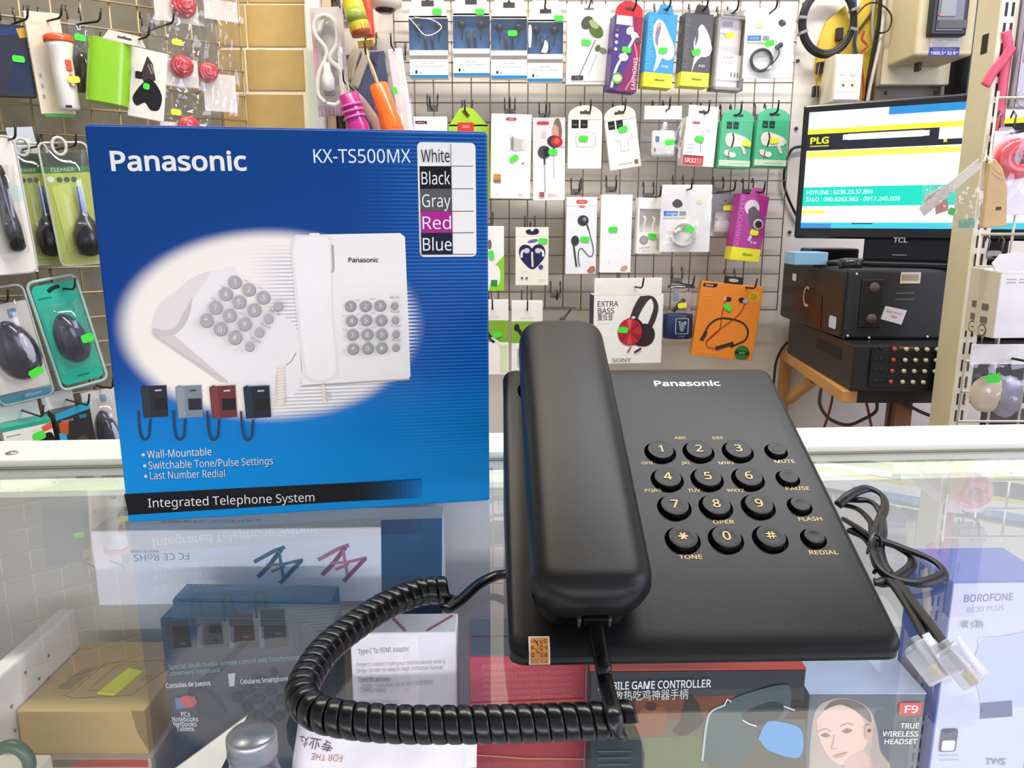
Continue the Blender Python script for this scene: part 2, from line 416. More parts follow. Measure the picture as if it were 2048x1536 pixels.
# ------------------------------------------------------------------ glass counter
CA = rad(3.5)
CM = Matrix.Translation((0, 0.56, 0)) @ Matrix.Rotation(CA, 4, 'Z')
ctr = thing('display_counter', 'glass topped display counter with a white metal frame', 'display counter', CM)
FRM = mat('#eceade', 0.35, var=0.03, coat=0.2)
X0, X1 = -0.415, 0.75
gt = box('glass_top', X0, X1, -0.55, 0.030, -0.006, -0.0005, GLASS, ctr)
gt.data.materials.append(bpy.data.materials.new('clear_underside'))
um = gt.data.materials[1]; um.use_nodes = True; um.node_tree.nodes.clear(); a_ = um.node_tree.nodes.new('ShaderNodeOutputMaterial'); b_ = um.node_tree.nodes.new('ShaderNodeBsdfTransparent')
b_.inputs['Color'].default_value = (0.97, 0.99, 0.98, 1); um.node_tree.links.new(b_.outputs[0], a_.inputs['Surface'])
for pl in gt.data.polygons: pl.material_index = 0 if pl.normal.z > 0.5 else 1
rail = box('top_rail', X0 - 0.03, X1, -0.0165, 0.0345, -0.0005, 0.006, FRM, ctr, 0.0012)
box('rail_groove', X0, X1, -0.0200, -0.0166, -0.0004, 0.0008, mat('#6d6f55', 0.6), ctr)
box('seal_strip', X0, X1, -0.048, -0.0166, -0.0105, -0.0066, mat('#e6ead8', 0.5, var=0.05), ctr)
box('side_rail', X0 - 0.045, X0, -0.55, 0.0345, -0.03, 0.0055, FRM, ctr, 0.001)
box('mitre_joint', -0.0004, 0.0004, -0.030, 0.030, 0.0, 0.0064, mat('#8f8c7c', 0.7), rail).matrix_local = Matrix.Translation((X0 - 0.002, 0.009, 0)) @ Matrix.Rotation(rad(-45), 4, 'Z')
sp_ = CM.inverted() @ at_z(24, 907, 0.006)
lathe('screw', [(0.0042, 0.0), (0.0042, 0.0008), (0.003, 0.0014), (0.0012, 0.0010), (0.0005, 0.0006)], mat('#b9b5a4', 0.3, 0.9), rail, 16).location = (sp_.x, sp_.y, 0.006)
box('back_panel', X0, X1, 0.024, 0.030, -0.30, -0.008, mat('#cbc9c6', 0.5, var=0.08, scale=9), ctr)
box('side_panel', X0 - 0.012, X0, -0.55, 0.03, -0.95, -0.03, mat('#cfcdc0', 0.5, var=0.05), ctr)
box('side_panel', X1, X1 + 0.012, -0.55, 0.03, -0.95, -0.006, mat('#cfcdc0', 0.5, var=0.05), ctr)
SHZ = -0.27
box('shelf', X0, X1, -0.55, 0.024, SHZ - 0.012, SHZ, mat('#b8bcc0', 0.4, var=0.05), ctr)
fill_strip = box('added_fill_strip', X0 + .02, X1 - .02, -0.545, -0.530, -0.016, -0.008, mat('#f4f6ff', .5, emit=2.0), ctr)  # unseen glowing strip, added to brighten the goods under the glass
la = area('added_fill_light', (0, 0, 0), (0, 1, -0.5), 1.1, 0.02, 1.9, (1.0, 0.95, 1.0)); la.parent = ctr  # fill light added with the strip to lift the case interior
la.location = (0.17, -0.52, -0.03); la.rotation_euler = (rad(52), 0, 0)
box('cabinet_base', X0, X1, -0.55, 0.03, -0.95, SHZ - 0.012, mat('#a9a89f', 0.5), ctr)

# ================================================================== blue telephone carton
BXW, BXH, BXD, BYAW = 0.2125, 0.2209, 0.072, rad(9.847)
BM = Matrix.Translation((-0.22317, 0.42059, 0)) @ Matrix.Rotation(BYAW, 4, 'Z') @ Matrix.Translation((BXW / 2, BXD / 2, 0))
BI = BM.inverted()
def on_box(px, py):
    e = BI @ EYE; d = BI.to_3x3() @ ray(px, py); t = (-BXD / 2 - e.y) / d.y; p = e + d * t
    return (p.x / BXW + 0.5, 1 - p.z / BXH)
def gradient_print():
    m = bpy.data.materials.new('blue_carton_print'); m.use_nodes = True; nt = m.node_tree; b = nt.nodes['Principled BSDF']
    N = nt.nodes.new; L = nt.links.new
    tc = N('ShaderNodeTexCoord'); sx = N('ShaderNodeSeparateXYZ'); L(tc.outputs['Object'], sx.inputs[0])
    def val(x):
        n = N('ShaderNodeValue'); n.outputs[0].default_value = x; return n.outputs[0]
    def mt(op, a, bb=None, c=None, clamp=False):
        n = N('ShaderNodeMath'); n.operation = op; n.use_clamp = clamp
        for i, q in enumerate((a, bb, c)):
            if q is None: continue
            if isinstance(q, (int, float)): n.inputs[i].default_value = q
            else: L(q, n.inputs[i])
        return n.outputs[0]
    def step(x, lo, hi):
        n = N('ShaderNodeMapRange'); n.interpolation_type = 'SMOOTHSTEP'
        n.inputs[1].default_value = lo; n.inputs[2].default_value = hi; L(x, n.inputs[0]); return n.outputs[0]
    u = mt('ADD', mt('DIVIDE', sx.outputs[0], BXW), 0.5); v = mt('SUBTRACT', 1.0, mt('DIVIDE', sx.outputs[2], BXH))
    cr = N('ShaderNodeValToRGB'); L(v, cr.inputs[0]); e = cr.color_ramp.elements
    e[0].position = 0.0; e[0].color = lin('#0a4486') + (1,); e[1].position = 0.5; e[1].color = lin('#05408a') + (1,)
    for p, c in ((0.62, '#034f9c'), (0.74, '#0080cc'), (0.86, '#008fdc'), (1.0, '#0494de')):
        q = cr.color_ramp.elements.new(p); q.color = lin(c) + (1,)
    cu, cv = on_box(548, 655); ru = abs(on_box(838, 655)[0] - cu); rv = abs(on_box(548, 462)[1] - cv)
    du = mt('DIVIDE', mt('SUBTRACT', u, cu), ru); dv = mt('DIVIDE', mt('SUBTRACT', v, cv), rv)
    rr = mt('SQRT', mt('ADD', mt('MULTIPLY', du, du), mt('MULTIPLY', dv, dv)))
    inside = step(rr, 1.06, 0.90)
    ln = mt('FRACT', mt('MULTIPLY', v, 104.0))
    line = step(mt('ABSOLUTE', mt('SUBTRACT', ln, 0.5)), 0.30, 0.14)
    fade = step(u, on_box(490, 600)[0], on_box(585, 600)[0])
    mid = step(v, 0.26, 0.34)
    wl = mt('MULTIPLY', mt('MULTIPLY', line, fade), mid)
    c1 = N('ShaderNodeMix'); c1.data_type = 'RGBA'; L(cr.outputs[0], c1.inputs[6]); c1.inputs[7].default_value = lin('#3f8fd6') + (1,)
    right = step(u, 0.62, 0.86); low = step(v, 0.95, 0.80)
    L(mt('MULTIPLY', mt('MULTIPLY', mt('MULTIPLY', line, right), low), 0.42), c1.inputs[0])
    c2 = N('ShaderNodeMix'); c2.data_type = 'RGBA'; c2.inputs[6].default_value = lin('#fcf3e4') + (1,); c2.inputs[7].default_value = lin('#b9bcc9') + (1,)
    L(mt('MULTIPLY', wl, 0.9), c2.inputs[0])
    # the stripes cut the edge of the white field on its right side
    edge = mt('SUBTRACT', inside, mt('MULTIPLY', mt('MULTIPLY', line, step(u, 0.66, 0.80)), 0.75), None, True)
    c3 = N('ShaderNodeMix'); c3.data_type = 'RGBA'; L(edge, c3.inputs[0]); L(c1.outputs[2], c3.inputs[6]); L(c2.outputs[2], c3.inputs[7])
    L(c3.outputs[2], b.inputs['Base Color'])
    b.inputs['Specular IOR Level'].default_value = 0.14; b.inputs['Roughness'].default_value = 0.34; b.inputs['Coat Weight'].default_value = 0.04; b.inputs['Coat Roughness'].default_value = 0.15
    no = N('ShaderNodeTexNoise'); no.inputs['Scale'].default_value = 240; L(tc.outputs['Object'], no.inputs['Vector'])
    wv = N('ShaderNodeBump'); wv.inputs['Strength'].default_value = 0.05; wv.inputs['Distance'].default_value = 0.0006
    L(no.outputs['Fac'], wv.inputs['Height']); L(wv.outputs['Normal'], b.inputs['Normal'])
    return m
pb = thing('telephone_carton', 'blue printed telephone carton standing on the glass counter', 'box', BM)
bm = bmesh.new(); add_box(bm, -BXW / 2, BXW / 2, -BXD / 2, BXD / 2, 0, BXH); bmesh.ops.recalc_face_normals(bm, faces=bm.faces)
bmesh.ops.bevel(bm, geom=list(bm.edges), offset=0.0016, segments=3, affect='EDGES', profile=0.5)
carton = bm_obj('carton', bm, gradient_print(), pb, True); carton.data.set_sharp_from_angle(angle=rad(40))
box('top_flap', -BXW / 2 + 0.001, BXW / 2 - 0.001, -BXD / 2 + 0.001, BXD / 2 - 0.001, BXH - 0.0004, BXH + 0.0006, mat('#1b4c9c', 0.35, coat=0.2), pb, 0.0003, 1)
def B(pts): return [on_box(*p) for p in pts]
def bxt(s, x0, x1, y, hpx, col, b=0.0, y1=None):
    """word spanning x0..x1 with cap height hpx"""
    yb = y if y1 is None else y1
    a = on_box(x0, y); c = on_box(x1, yb); q = on_box((x0 + x1) / 2, (y + yb) / 2 - hpx / 2); r_ = on_box((x0 + x1) / 2, (y + yb) / 2 + hpx / 2)
    rot = math.degrees(math.atan2(-(c[1] - a[1]) * BXH, (c[0] - a[0]) * BXW))
    return ('t', s, (a[0] + c[0]) / 2, (a[1] + c[1]) / 2, abs(r_[1] - q[1]) * BXH / BXW, col, {'b': b, 'rot': rot} if len(s) == 1 else {'b': b, 'w': abs(c[0] - a[0]), 'rot': rot})
def bxe(x, y, r, col):
    c = on_box(x, y); e = on_box(x + r, y); rr = abs(e[0] - c[0]); return ('e', c[0], c[1], rr, rr, col)
def bart(name, shapes, lift=0.0): return art(name, pb, shapes, BXW, BXH, -BXD / 2 - lift, 0.4, 0.00006, 0.0, spec=0.2)
CR = '#f3efe4'
bart('brand_lettering', [bxt('Panasonic', 221, 493, 322, 37, CR, 0.028)])
bart('model_lettering', [bxt('KX-TS500MX', 627, 821, 312, 27, '#eef1f6')])
# colour table
def q4(x0, y0, x1, y1, col): return ('p', B([(x0, y0), (x1, y0 - 0.5), (x1 + (y1 - y0) * 0.008, y1), (x0 + (y1 - y0) * 0.022, y1)]), col)
tbl = [('rr',) + on_box(834, 284) + on_box(953, 513) + (0.012, '#f5f2e8')]
rows = [('White', '#f5f2e8', '#15161a'), ('Black', '#0d0f16', '#f2f0ea'), ('Gray', '#5b5b57', '#f2f0ea'), ('Red', '#b3208a', '#f6e8f2'), ('Blue', '#0b1730', '#f2f0ea')]
ys = [289, 333, 378, 423, 466, 509]
for i, (nm, bgc, fg) in enumerate(rows):
    xl = 838 + i * 1.0; xm = 901 + i * 0.9; xr = 946 + i * 0.7
    tbl.append(('p', B([(xl, ys[i]), (xm, ys[i]), (xm + 0.9, ys[i + 1]), (xl + 1.0, ys[i + 1])]), bgc))
    tbl.append(('p', B([(xl, ys[i + 1] - .6), (xr, ys[i + 1] - 1.2), (xr, ys[i + 1]), (xl, ys[i + 1] + .6)]), '#3b3b3b'))
tbl.append(('l', B([(901, 288), (905, 509)]), 0.0014, '#3b3b3b'))
for i, (nm, bgc, fg) in enumerate(rows):
    tbl.append(bxt(nm, 842 + i * 0.9, 899 + i * 0.9, (ys[i] + ys[i + 1]) / 2 + 1, 25, fg, 0.0))
bart('colour_table', tbl)
# ghosted telephone on the left of the picture
gh = [('s', B([(306, 640), (330, 595), (380, 565), (410, 545), (440, 540), (470, 536), (480, 600), (590, 650), (600, 770), (560, 790), (440, 762), (380, 715), (305, 672)]), '#f1ebe3'),
      ('p', B([(308, 672), (345, 668), (455, 762), (440, 765)]), '#d8cfc6'),
      ('s', B([(306, 640), (318, 610), (345, 590), (380, 560), (418, 545), (400, 580), (375, 615), (362, 645), (340, 668), (308, 668)]), '#e6dfd6'),
      ('s', B([(306, 655), (325, 660), (350, 655), (368, 625), (385, 595), (375, 640), (350, 668), (308, 670)]), '#cfc6bd'),
      ('c', B([(308, 671), (380, 720), (455, 765)]), 0.006, '#d0c8c2')]
bart('picture_of_white_telephone', gh)
keys_g = [('1', 470, 564), ('2', 498, 579), ('3', 527, 595), ('4', 452, 588), ('5', 479, 604), ('6', 509, 620), ('7', 432, 615), ('8', 460, 631), ('9', 490, 648), ('*', 414, 641), ('0', 442, 658), ('#', 471, 675)]
gk = []
for s, x, y in keys_g: gk += [bxe(x + 0.8, y + 1.2, 13.4, '#8f8d88'), bxe(x, y, 12.8, '#b0aeaa'), bxt(s, x - 4, x + 4, y - 1, 10, '#f1efe9', 0.0)]
for x, y in ((557, 612), (538, 637), (520, 664), (501, 692)): gk += [bxe(x + .6, y + 1, 9.6, '#8f8d88'), bxe(x, y, 9, '#b4b2ae')]
gk += [bxt('PAUSE', 541, 562, 618, 6, '#6d6a66', 0, 628), bxt('FLASH', 523, 544, 645, 6, '#6d6a66', 0, 655), bxt('REDIAL', 503, 526, 673, 6, '#6d6a66', 0, 685),
       bxt('ABC', 489, 499, 559, 4, '#8a8782', 0, 563), bxt('DEF', 518, 528, 573, 4, '#8a8782', 0, 577), bxt('GHI', 443, 452, 570, 4, '#8a8782', 0, 574), bxt('PQRS', 424, 435, 594, 4, '#8a8782', 0, 599), bxt('WXYZ', 480, 493, 624, 4, '#8a8782', 0, 629)]
bart('picture_of_keypad', gk, 0.0006)
# white telephone, front view
wt = [('p', B([(584, 478), (592, 470), (618, 470), (620, 466), (638, 466), (640, 469), (800, 466), (810, 474), (821, 752), (818, 757), (604, 770), (596, 640)]), '#f4efe4'),
      ('p', B([(604, 770), (818, 757), (820, 760), (606, 774)]), '#b5ada2'),
      ('s', B([(581, 500), (586, 477), (610, 471), (650, 472), (664, 485), (666, 560), (668, 640), (678, 735), (672, 757), (640, 766), (612, 758), (604, 735), (592, 620)]), '#ece5d9'),
      ('s', B([(586, 500), (592, 480), (612, 474), (648, 475), (659, 488), (661, 560), (664, 640), (672, 730), (664, 752), (640, 760), (618, 752), (610, 730), (598, 620)]), '#f6f1e7'),
      ('l', B([(665, 490), (667, 535), (665, 545)]), 0.006, '#b3aca2'),
      bxt('Panasonic', 697, 757, 520, 9, '#17171a', 0.02)]
bart('picture_of_white_telephone', wt)
fk = []
for s, x, y in [('1', 701, 612), ('2', 731, 612), ('3', 760, 611), ('4', 703, 641), ('5', 732, 640), ('6', 762, 640), ('7', 705, 669), ('8', 734, 668), ('9', 763, 668), ('*', 706, 697), ('0', 735, 696), ('#', 763, 695)]:
    fk += [bxe(x + .6, y + .8, 11.4, '#7d7b77'), bxe(x, y, 10.6, '#a3a19c'), bxt(s, x - 3.4, x + 3.4, y, 9, '#f4f2ec', 0.0)]
for x, y in ((788, 611), (790, 639), (791, 667), (791, 694)): fk += [bxe(x + .5, y + .8, 7.6, '#7d7b77'), bxe(x, y, 7, '#a8a6a1')]
for s, x, y in (('MUTE', 789, 594), ('PAUSE', 790, 622), ('FLASH', 792, 650), ('REDIAL', 793, 678)): fk.append(bxt(s, x - 9, x + 9, y, 5, '#5c5955'))
for s, x, y in (('ABC', 716, 599), ('DEF', 745, 597), ('GHI', 690, 630), ('JKL', 718, 627), ('MNO', 747, 625), ('PQRS', 691, 658), ('TUV', 720, 655), ('WXYZ', 748, 653), ('OPER', 736, 682)): fk.append(bxt(s, x - 5, x + 5, y, 4, '#85817b'))
bart('picture_of_keypad', fk, 0.0006)
cg = [('c', B([(592, 705), (583, 722), (572, 730)]), 0.003, '#cdbfae')]
for i in range(13): cg += [('e',) + on_box(562, 735 + i * 6) + (0.0125, 0.0052, 8, '#d8c9b6'), ('e',) + on_box(562, 734 + i * 6) + (0.0115, 0.0040, 8, '#f0e4d4')]
cg += [('c', B([(646, 768), (648, 785), (650, 800)]), 0.009, '#e6d8c6'), ('c', B([(652, 796), (658, 788), (660, 796), (654, 802)]), 0.004, '#d5c6b2')]
bart('picture_of_cord', cg)
sm = []
for x, cc, hc in ((281, '#1d2126', '#2a2f35'), (351, '#7d868c', '#8f979c'), (419, '#6e2b28', '#7d3a36'), (487, '#141c28', '#202b3a')):
    sm += [('p', B([(x, 774), (x + 4, 772), (x + 8, 770), (x + 11, 772), (x + 52, 770), (x + 56, 833), (x + 6, 836)]), cc),
           ('p', B([(x + 2, 774), (x + 17, 773), (x + 22, 834), (x + 7, 835)]), hc), ('l', B([(x + 29, 781), (x + 42, 780)]), 0.004, '#c9ccd0' if x != 351 else '#2a2d30')]
    for r in range(4): sm.append(('l', B([(x + 26 + r * .4, 800 + r * 5.5), (x + 52 + r * .4, 799 + r * 5.5)]), 0.008, tuple(max(0, c * 0.6) for c in lin(cc)) if x == 351 else '#0c0d10'))
    sm.append(('c', B([(x - 4, 821), (x - 2, 850), (x + 2, 872), (x + 9, 879), (x + 17, 872), (x + 19, 850), (x + 20, 838)]), 0.006, '#27354e'))
bart('pictures_of_colour_telephones', sm)
fe = []
for s, x0, x1, ya, yb in (('Wall-Mountable', 294, 423, 909, 903), ('Switchable Tone/Pulse Settings', 297, 546, 931, 921), ('Last Number Redial', 300, 450, 951, 946)):
    fe += [bxt(s, x0 - 1, x1 + 1, ya + .8, 16, '#1d3c5c', 0.0, yb + .8), bxt(s, x0, x1, ya, 15, '#e9eaea', 0.0, yb)]
for x, y in ((287, 909), (290, 931), (292, 952)): fe.append(bxe(x, y, 3.3, '#e9eaea'))
bart('feature_list', fe)
def _mix(a, b, t): return tuple(x + (y - x) * t for x, y in zip(a, b))
hx = lambda c: tuple(int(c[i:i + 2], 16) / 255 for i in (1, 3, 5))
band = [('p', B([(248, 988), (500, 975), (690, 966), (690, 1003), (500, 1015), (257, 1030)]), '#07080c')]
for k in range(16):
    xa, xb = 690 + k * 9.5, 690 + (k + 1) * 9.5; t = (k + .5) / 16; e = .05 * (xa - 690) ; g = .05 * (xb - 690)
    band.append(('p', B([(xa, 966 - e), (xb, 966 - g), (xb, 1003 - g * 1.1), (xa, 1003 - e * 1.1)]), _mix(hx('#07080c'), hx('#0079c6'), t ** 1.4)))
band.append(bxt('Integrated Telephone System', 297, 629, 1005, 17, '#f1f0ec', 0.0, 993))
bart('title_band', band)

# ================================================================== telephone
PT = 0.4555; PYW = 0.028
pa = Vector((math.cos(PYW), math.sin(PYW), 0)); pbv = Vector((-math.sin(PYW), math.cos(PYW), 0))
pu = pbv * math.cos(PT) + Vector((0, 0, math.sin(PT))); pn = pa.cross(pu)
PO = Vector((-0.0013, 0.2608, 0.0129))
PM = Matrix(((pa.x, pu.x, pn.x, PO.x), (pa.y, pu.y, pn.y, PO.y), (pa.z, pu.z, pn.z, PO.z), (0, 0, 0, 1)))
PI_ = PM.inverted(); DOWN = (PI_.to_3x3() @ Vector((0, 0, -1)))
BLK = mat('#161616', 0.40, spec=0.24, var=0.04, scale=120, bump=0.04)
BLK2 = mat('#060607', 0.38, spec=0.2, var=0.05, scale=40, bump=0.06)
DARK = mat('#09090a', 0.6, var=0.05)
GOLD = mat('#d1ae5a', 0.4, var=0.06)
WHT = mat('#f2f2f0', 0.4, var=0.03)
tel = thing('telephone', 'black desk telephone base with gold numbered keys', 'telephone', PM)
def ring(inset, w, front=0.0, n=5):
    """outline of the shell top: u 0..150, v 0..179 (mm), tapered towards the back"""
    pts = []; L_ = 179.0
    for cu, cv, a0 in ((1, 0, 270), (1, 1, 0), (0, 1, 90), (0, 0, 180)):
        R0 = 7.0; rr = max(0.5, R0 - inset)
        uu = (150.2 if cv else 152.3) - inset - rr if cu else (0.6 if cv else 0.2) + inset + rr
        vv = L_ - inset - rr if cv else inset + front + rr
        for k in range(n + 1):
            a = rad(a0 + 90 * k / n); pts.append(Vector(((uu + rr * math.cos(a)) / 1000, (vv + rr * math.sin(a)) / 1000, w / 1000)))
    return pts
rings = [ring(3.4, 0, 4.0), ring(1.9, -0.35, 2.4), ring(0.9, -1.0, 1.0), ring(0.25, -2.2, 0.2), ring(0, -3.6, 0), ring(0.2, -5.2, 0)]
V = []; Fs = []; nr = len(rings[0])
for R_ in rings: V += R_
low = []
for p in rings[-1]:
    wz = (PM @ p).z; low.append(p + DOWN * max(0.0, wz - 0.0072))
V += low; nn = len(rings) + 1
for i in range(nn - 1):
    for j in range(nr): Fs.append((i * nr + j, (i + 1) * nr + j, (i + 1) * nr + (j + 1) % nr, i * nr + (j + 1) % nr))
Fs.append(tuple(range(nr))); Fs.append(tuple(range((nn - 1) * nr, nn * nr))[::-1])
body = mesh_obj('shell', V, Fs, BLK, tel)
bm = bmesh.new(); bm.from_mesh(body.data); bmesh.ops.recalc_face_normals(bm, faces=bm.faces); bm.to_mesh(body.data); bm.free()
KU = [76.6, 95.5, 114.9]; KV = [109.8, 91.0, 73.5, 54.6]; FU = 133.9
cut = bmesh.new()
def cut_cyl(u, v, r, d):
    q = bmesh.ops.create_cone(cut, cap_ends=True, segments=32, radius1=r, radius2=r, depth=d * 2); bmesh.ops.translate(cut, verts=q['verts'], vec=(u, v, 0))
def cut_pad(pts, d):
    A = [cut.verts.new((p[0], p[1], -d)) for p in pts]; T = [cut.verts.new((p[0], p[1], d)) for p in pts]; n = len(pts)
    cut.faces.new(A[::-1]); cut.faces.new(T)
    for i in range(n): cut.faces.new((A[i], A[(i + 1) % n], T[(i + 1) % n], T[i]))
for v in KV:
    for u in KU: cut_cyl(u / 1000, v / 1000, 0.0078, 0.004)
    cut_cyl(FU / 1000, v / 1000, 0.0057, 0.004)
def oval(u0, u1, v0, v1, e=2.6, n=40):
    cu, cv, a, b = (u0 + u1) / 2000, (v0 + v1) / 2000, (u1 - u0) / 2000, (v1 - v0) / 2000; out = []
    for k in range(n):
        t = 2 * PI * k / n; c, s = math.cos(t), math.sin(t)
        out.append((cu + a * math.copysign(abs(c) ** (2 / e), c), cv + b * math.copysign(abs(s) ** (2 / e), s)))
    return out
cut_pad(oval(10.0, 50.5, 11.5, 52), 0.0055); cut_pad(oval(8.3, 50, 148, 169.5), 0.006)
bmesh.ops.recalc_face_normals(cut, faces=cut.faces)
cutm = bpy.data.meshes.new('cut'); cut.to_mesh(cutm); cut.free(); cutm.materials.append(DARK); cuto = bpy.data.objects.new('cut', cutm); COL.objects.link(cuto); cuto.matrix_world = PM
bpy.context.view_layer.update()
md = body.modifiers.new('wells', 'BOOLEAN'); md.operation = 'DIFFERENCE'; md.object = cuto; md.solver = 'EXACT'
try: md.material_mode = 'TRANSFER'
except Exception: pass
bpy.context.view_layer.update()
nm = bpy.data.meshes.new_from_object(body.evaluated_get(bpy.context.evaluated_depsgraph_get()))
body.modifiers.clear(); body.data = nm; bpy.data.objects.remove(cuto)
nm.polygons.foreach_set('use_smooth', [True] * len(nm.polygons)); nm.set_sharp_from_angle(angle=rad(32))

for fu, fv in ((30, 40), (120, 40), (30, 160), (120, 160)):
    p = PM @ Vector((fu / 1000, fv / 1000, 0)); q = PI_ @ Vector((p.x, p.y, 0.0))
    f_ = lathe('rubber_foot', [(0.006, 0.0), (0.006, 0.006)], mat('#101010', 0.8), tel, 16, PI_.to_3x3().to_4x4()); f_.location = q
FLAT = Matrix.Rotation(rad(-90), 4, 'X')   # art plane (x,z) facing -y  ->  (x,y) facing +z
def ptext(name, s, u, v, cap, col, parent=None, b=0.0, w=None, lift=0.0001, z=0.0, st=1.0):
    o = {'b': b, 'st': st}
    if w: o['w'] = w
    m_ = Matrix.Translation((u / 1000, v / 1000, z)) @ FLAT
    return art(name, parent or tel, [('t', s, 0.5, 1.0, cap, col, o)], 0.001, 0.001, -lift, 0.4, 0.00002, M=m_)
names = [['1', '2', '3'], ['4', '5', '6'], ['7', '8', '9'], ['*', '0', '#']]
def keycap(r, h):
    return [(r * 1.05, -0.0035), (r, h - 0.0003), (r * 0.975, h), (r * 0.93, h + 0.00004), (r * 0.5, h - 0.00015), (r * 0.05, h - 0.0002)]
kp = lathe('key', keycap(0.0063, 0.0022), BLK2, tel, 32); kp.data.set_sharp_from_angle(angle=rad(34))
fp = lathe('function_button', keycap(0.0044, 0.0020), BLK2, tel, 28); fp.data.set_sharp_from_angle(angle=rad(34))
first = True
for r_ in range(4):
    for c_ in range(3):
        k_ = kp if first else link(bpy.data.objects.new('key', kp.data), tel)
        k_.location = (KU[c_] / 1000, KV[r_] / 1000, 0); first = False
        s = names[r_][c_]
        if s == '*':
            sh = [('l', [(0.5 - 2.1 * math.cos(a), 1.0 - 2.1 * math.sin(a)), (0.5 + 2.1 * math.cos(a), 1.0 + 2.1 * math.sin(a))], 0.85, GOLD) for a in (0, rad(60), rad(120))]
        elif s == '#':
            sh = [('l', [(0.5 - 2.1, 1 - .75), (0.5 + 2.1, 1 - .75)], 0.6, GOLD), ('l', [(0.5 - 2.1, 1 + .75), (0.5 + 2.1, 1 + .75)], 0.6, GOLD), ('l', [(0.5 - .9, 1 + 2), (0.5 - .6, 1 - 2)], 0.6, GOLD), ('l', [(0.5 + .6, 1 + 2), (0.5 + .9, 1 - 2)], 0.6, GOLD)]
        else: sh = [('t', s, 0.5, 1.0, 4.6, GOLD, {'b': 0.012, 'st': 1.05})]
        art('key_symbol', k_, sh, 0.001, 0.001, 0, 0.4, 0.00002, M=Matrix.Translation((0, 0.0004, 0.00228)) @ FLAT)
for i, v in enumerate(KV):
    k_ = fp if i == 0 else link(bpy.data.objects.new('function_button', fp.data), tel)
    k_.location = (FU / 1000, v / 1000, 0)
def phone_uv(px, py):
    e = PI_ @ EYE; d = PI_.to_3x3() @ ray(px, py); p = e + d * (-e.z / d.z); return p.x * 1000, p.y * 1000
for s, x, y in (('ABC', 1361, 876), ('DEF', 1436, 876), ('GHI', 1294, 926), ('JKL', 1372, 926), ('MNO', 1452, 926), ('PQRS', 1306, 981), ('TUV', 1388, 981), ('WXYZ', 1471, 981), ('OPER', 1447, 1044), ('TONE', 1381, 1114), ('MUTE', 1569, 923), ('PAUSE', 1595, 977), ('FLASH', 1620, 1038), ('REDIAL', 1647, 1105)):
    uu, vv = phone_uv(x, y); big = s in ('MUTE', 'PAUSE', 'FLASH', 'REDIAL', 'TONE', 'OPER')
    ptext('key_lettering', s, uu, vv, 2.15 if big else 1.8, GOLD, None, 0.012, st=1.25)
uu, vv = phone_uv(1374, 767)
ptext('brand_lettering', 'Panasonic', uu, vv, 4.4, WHT, None, 0.028, 36.0)
# date sticker wrapped over the front edge
su0, sv1 = phone_uv(1057, 1283); su1 = phone_uv(1099, 1283)[0]
sw_ = (su1 - su0) / 1000; cx_ = (su0 + su1) / 2000; SL = 0.0125
sprof = [(0.0, 0.0078, 0.0003), (0.0035, 0.0045, 0.0002), (0.0050, 0.0031, -0.00005), (0.0064, 0.0017, -0.0006), (0.0080, 0.0004, -0.0018), (0.0095, -0.0005, -0.0034), (0.0125, -0.0006, -0.0056)]
def wrap(s_):
    for (a, v0, w0), (b, v1, w1) in zip(sprof, sprof[1:]):
        if s_ <= b: t = (s_ - a) / (b - a); return v0 + (v1 - v0) * t, w0 + (w1 - w0) * t
    return sprof[-1][1:]
sh = [('r', 0.0, i / 12, 1.0, (i + 1) / 12, '#f3eee2') for i in range(12)] + [('r', 0.07, 0.05 + i / 13, 0.92, 0.05 + (i + 1) / 13, '#e2984a') for i in range(12)]
for i, s in enumerate(('0 7 8 9', '2022', '1 2 3', '7 8 9 0')): sh.append(('t', s, 0.80 - i * 0.21, 0.5, 0.13, '#3a2a1a', {'rot': -90, 'w': 1.15}))
sh.append(('l', [(0.25, 0.12), (0.36, 0.22), (0.45, 0.34)], 0.05, '#3a2a66'))
stk = art('date_sticker', tel, sh, sw_, SL, -0.0002, 0.5, 0.000012)
for v_ in stk.data.vertices:
    a_, b_ = wrap(SL - v_.co.z); v_.co = Vector((cx_ + v_.co.x, a_, b_ - v_.co.y))

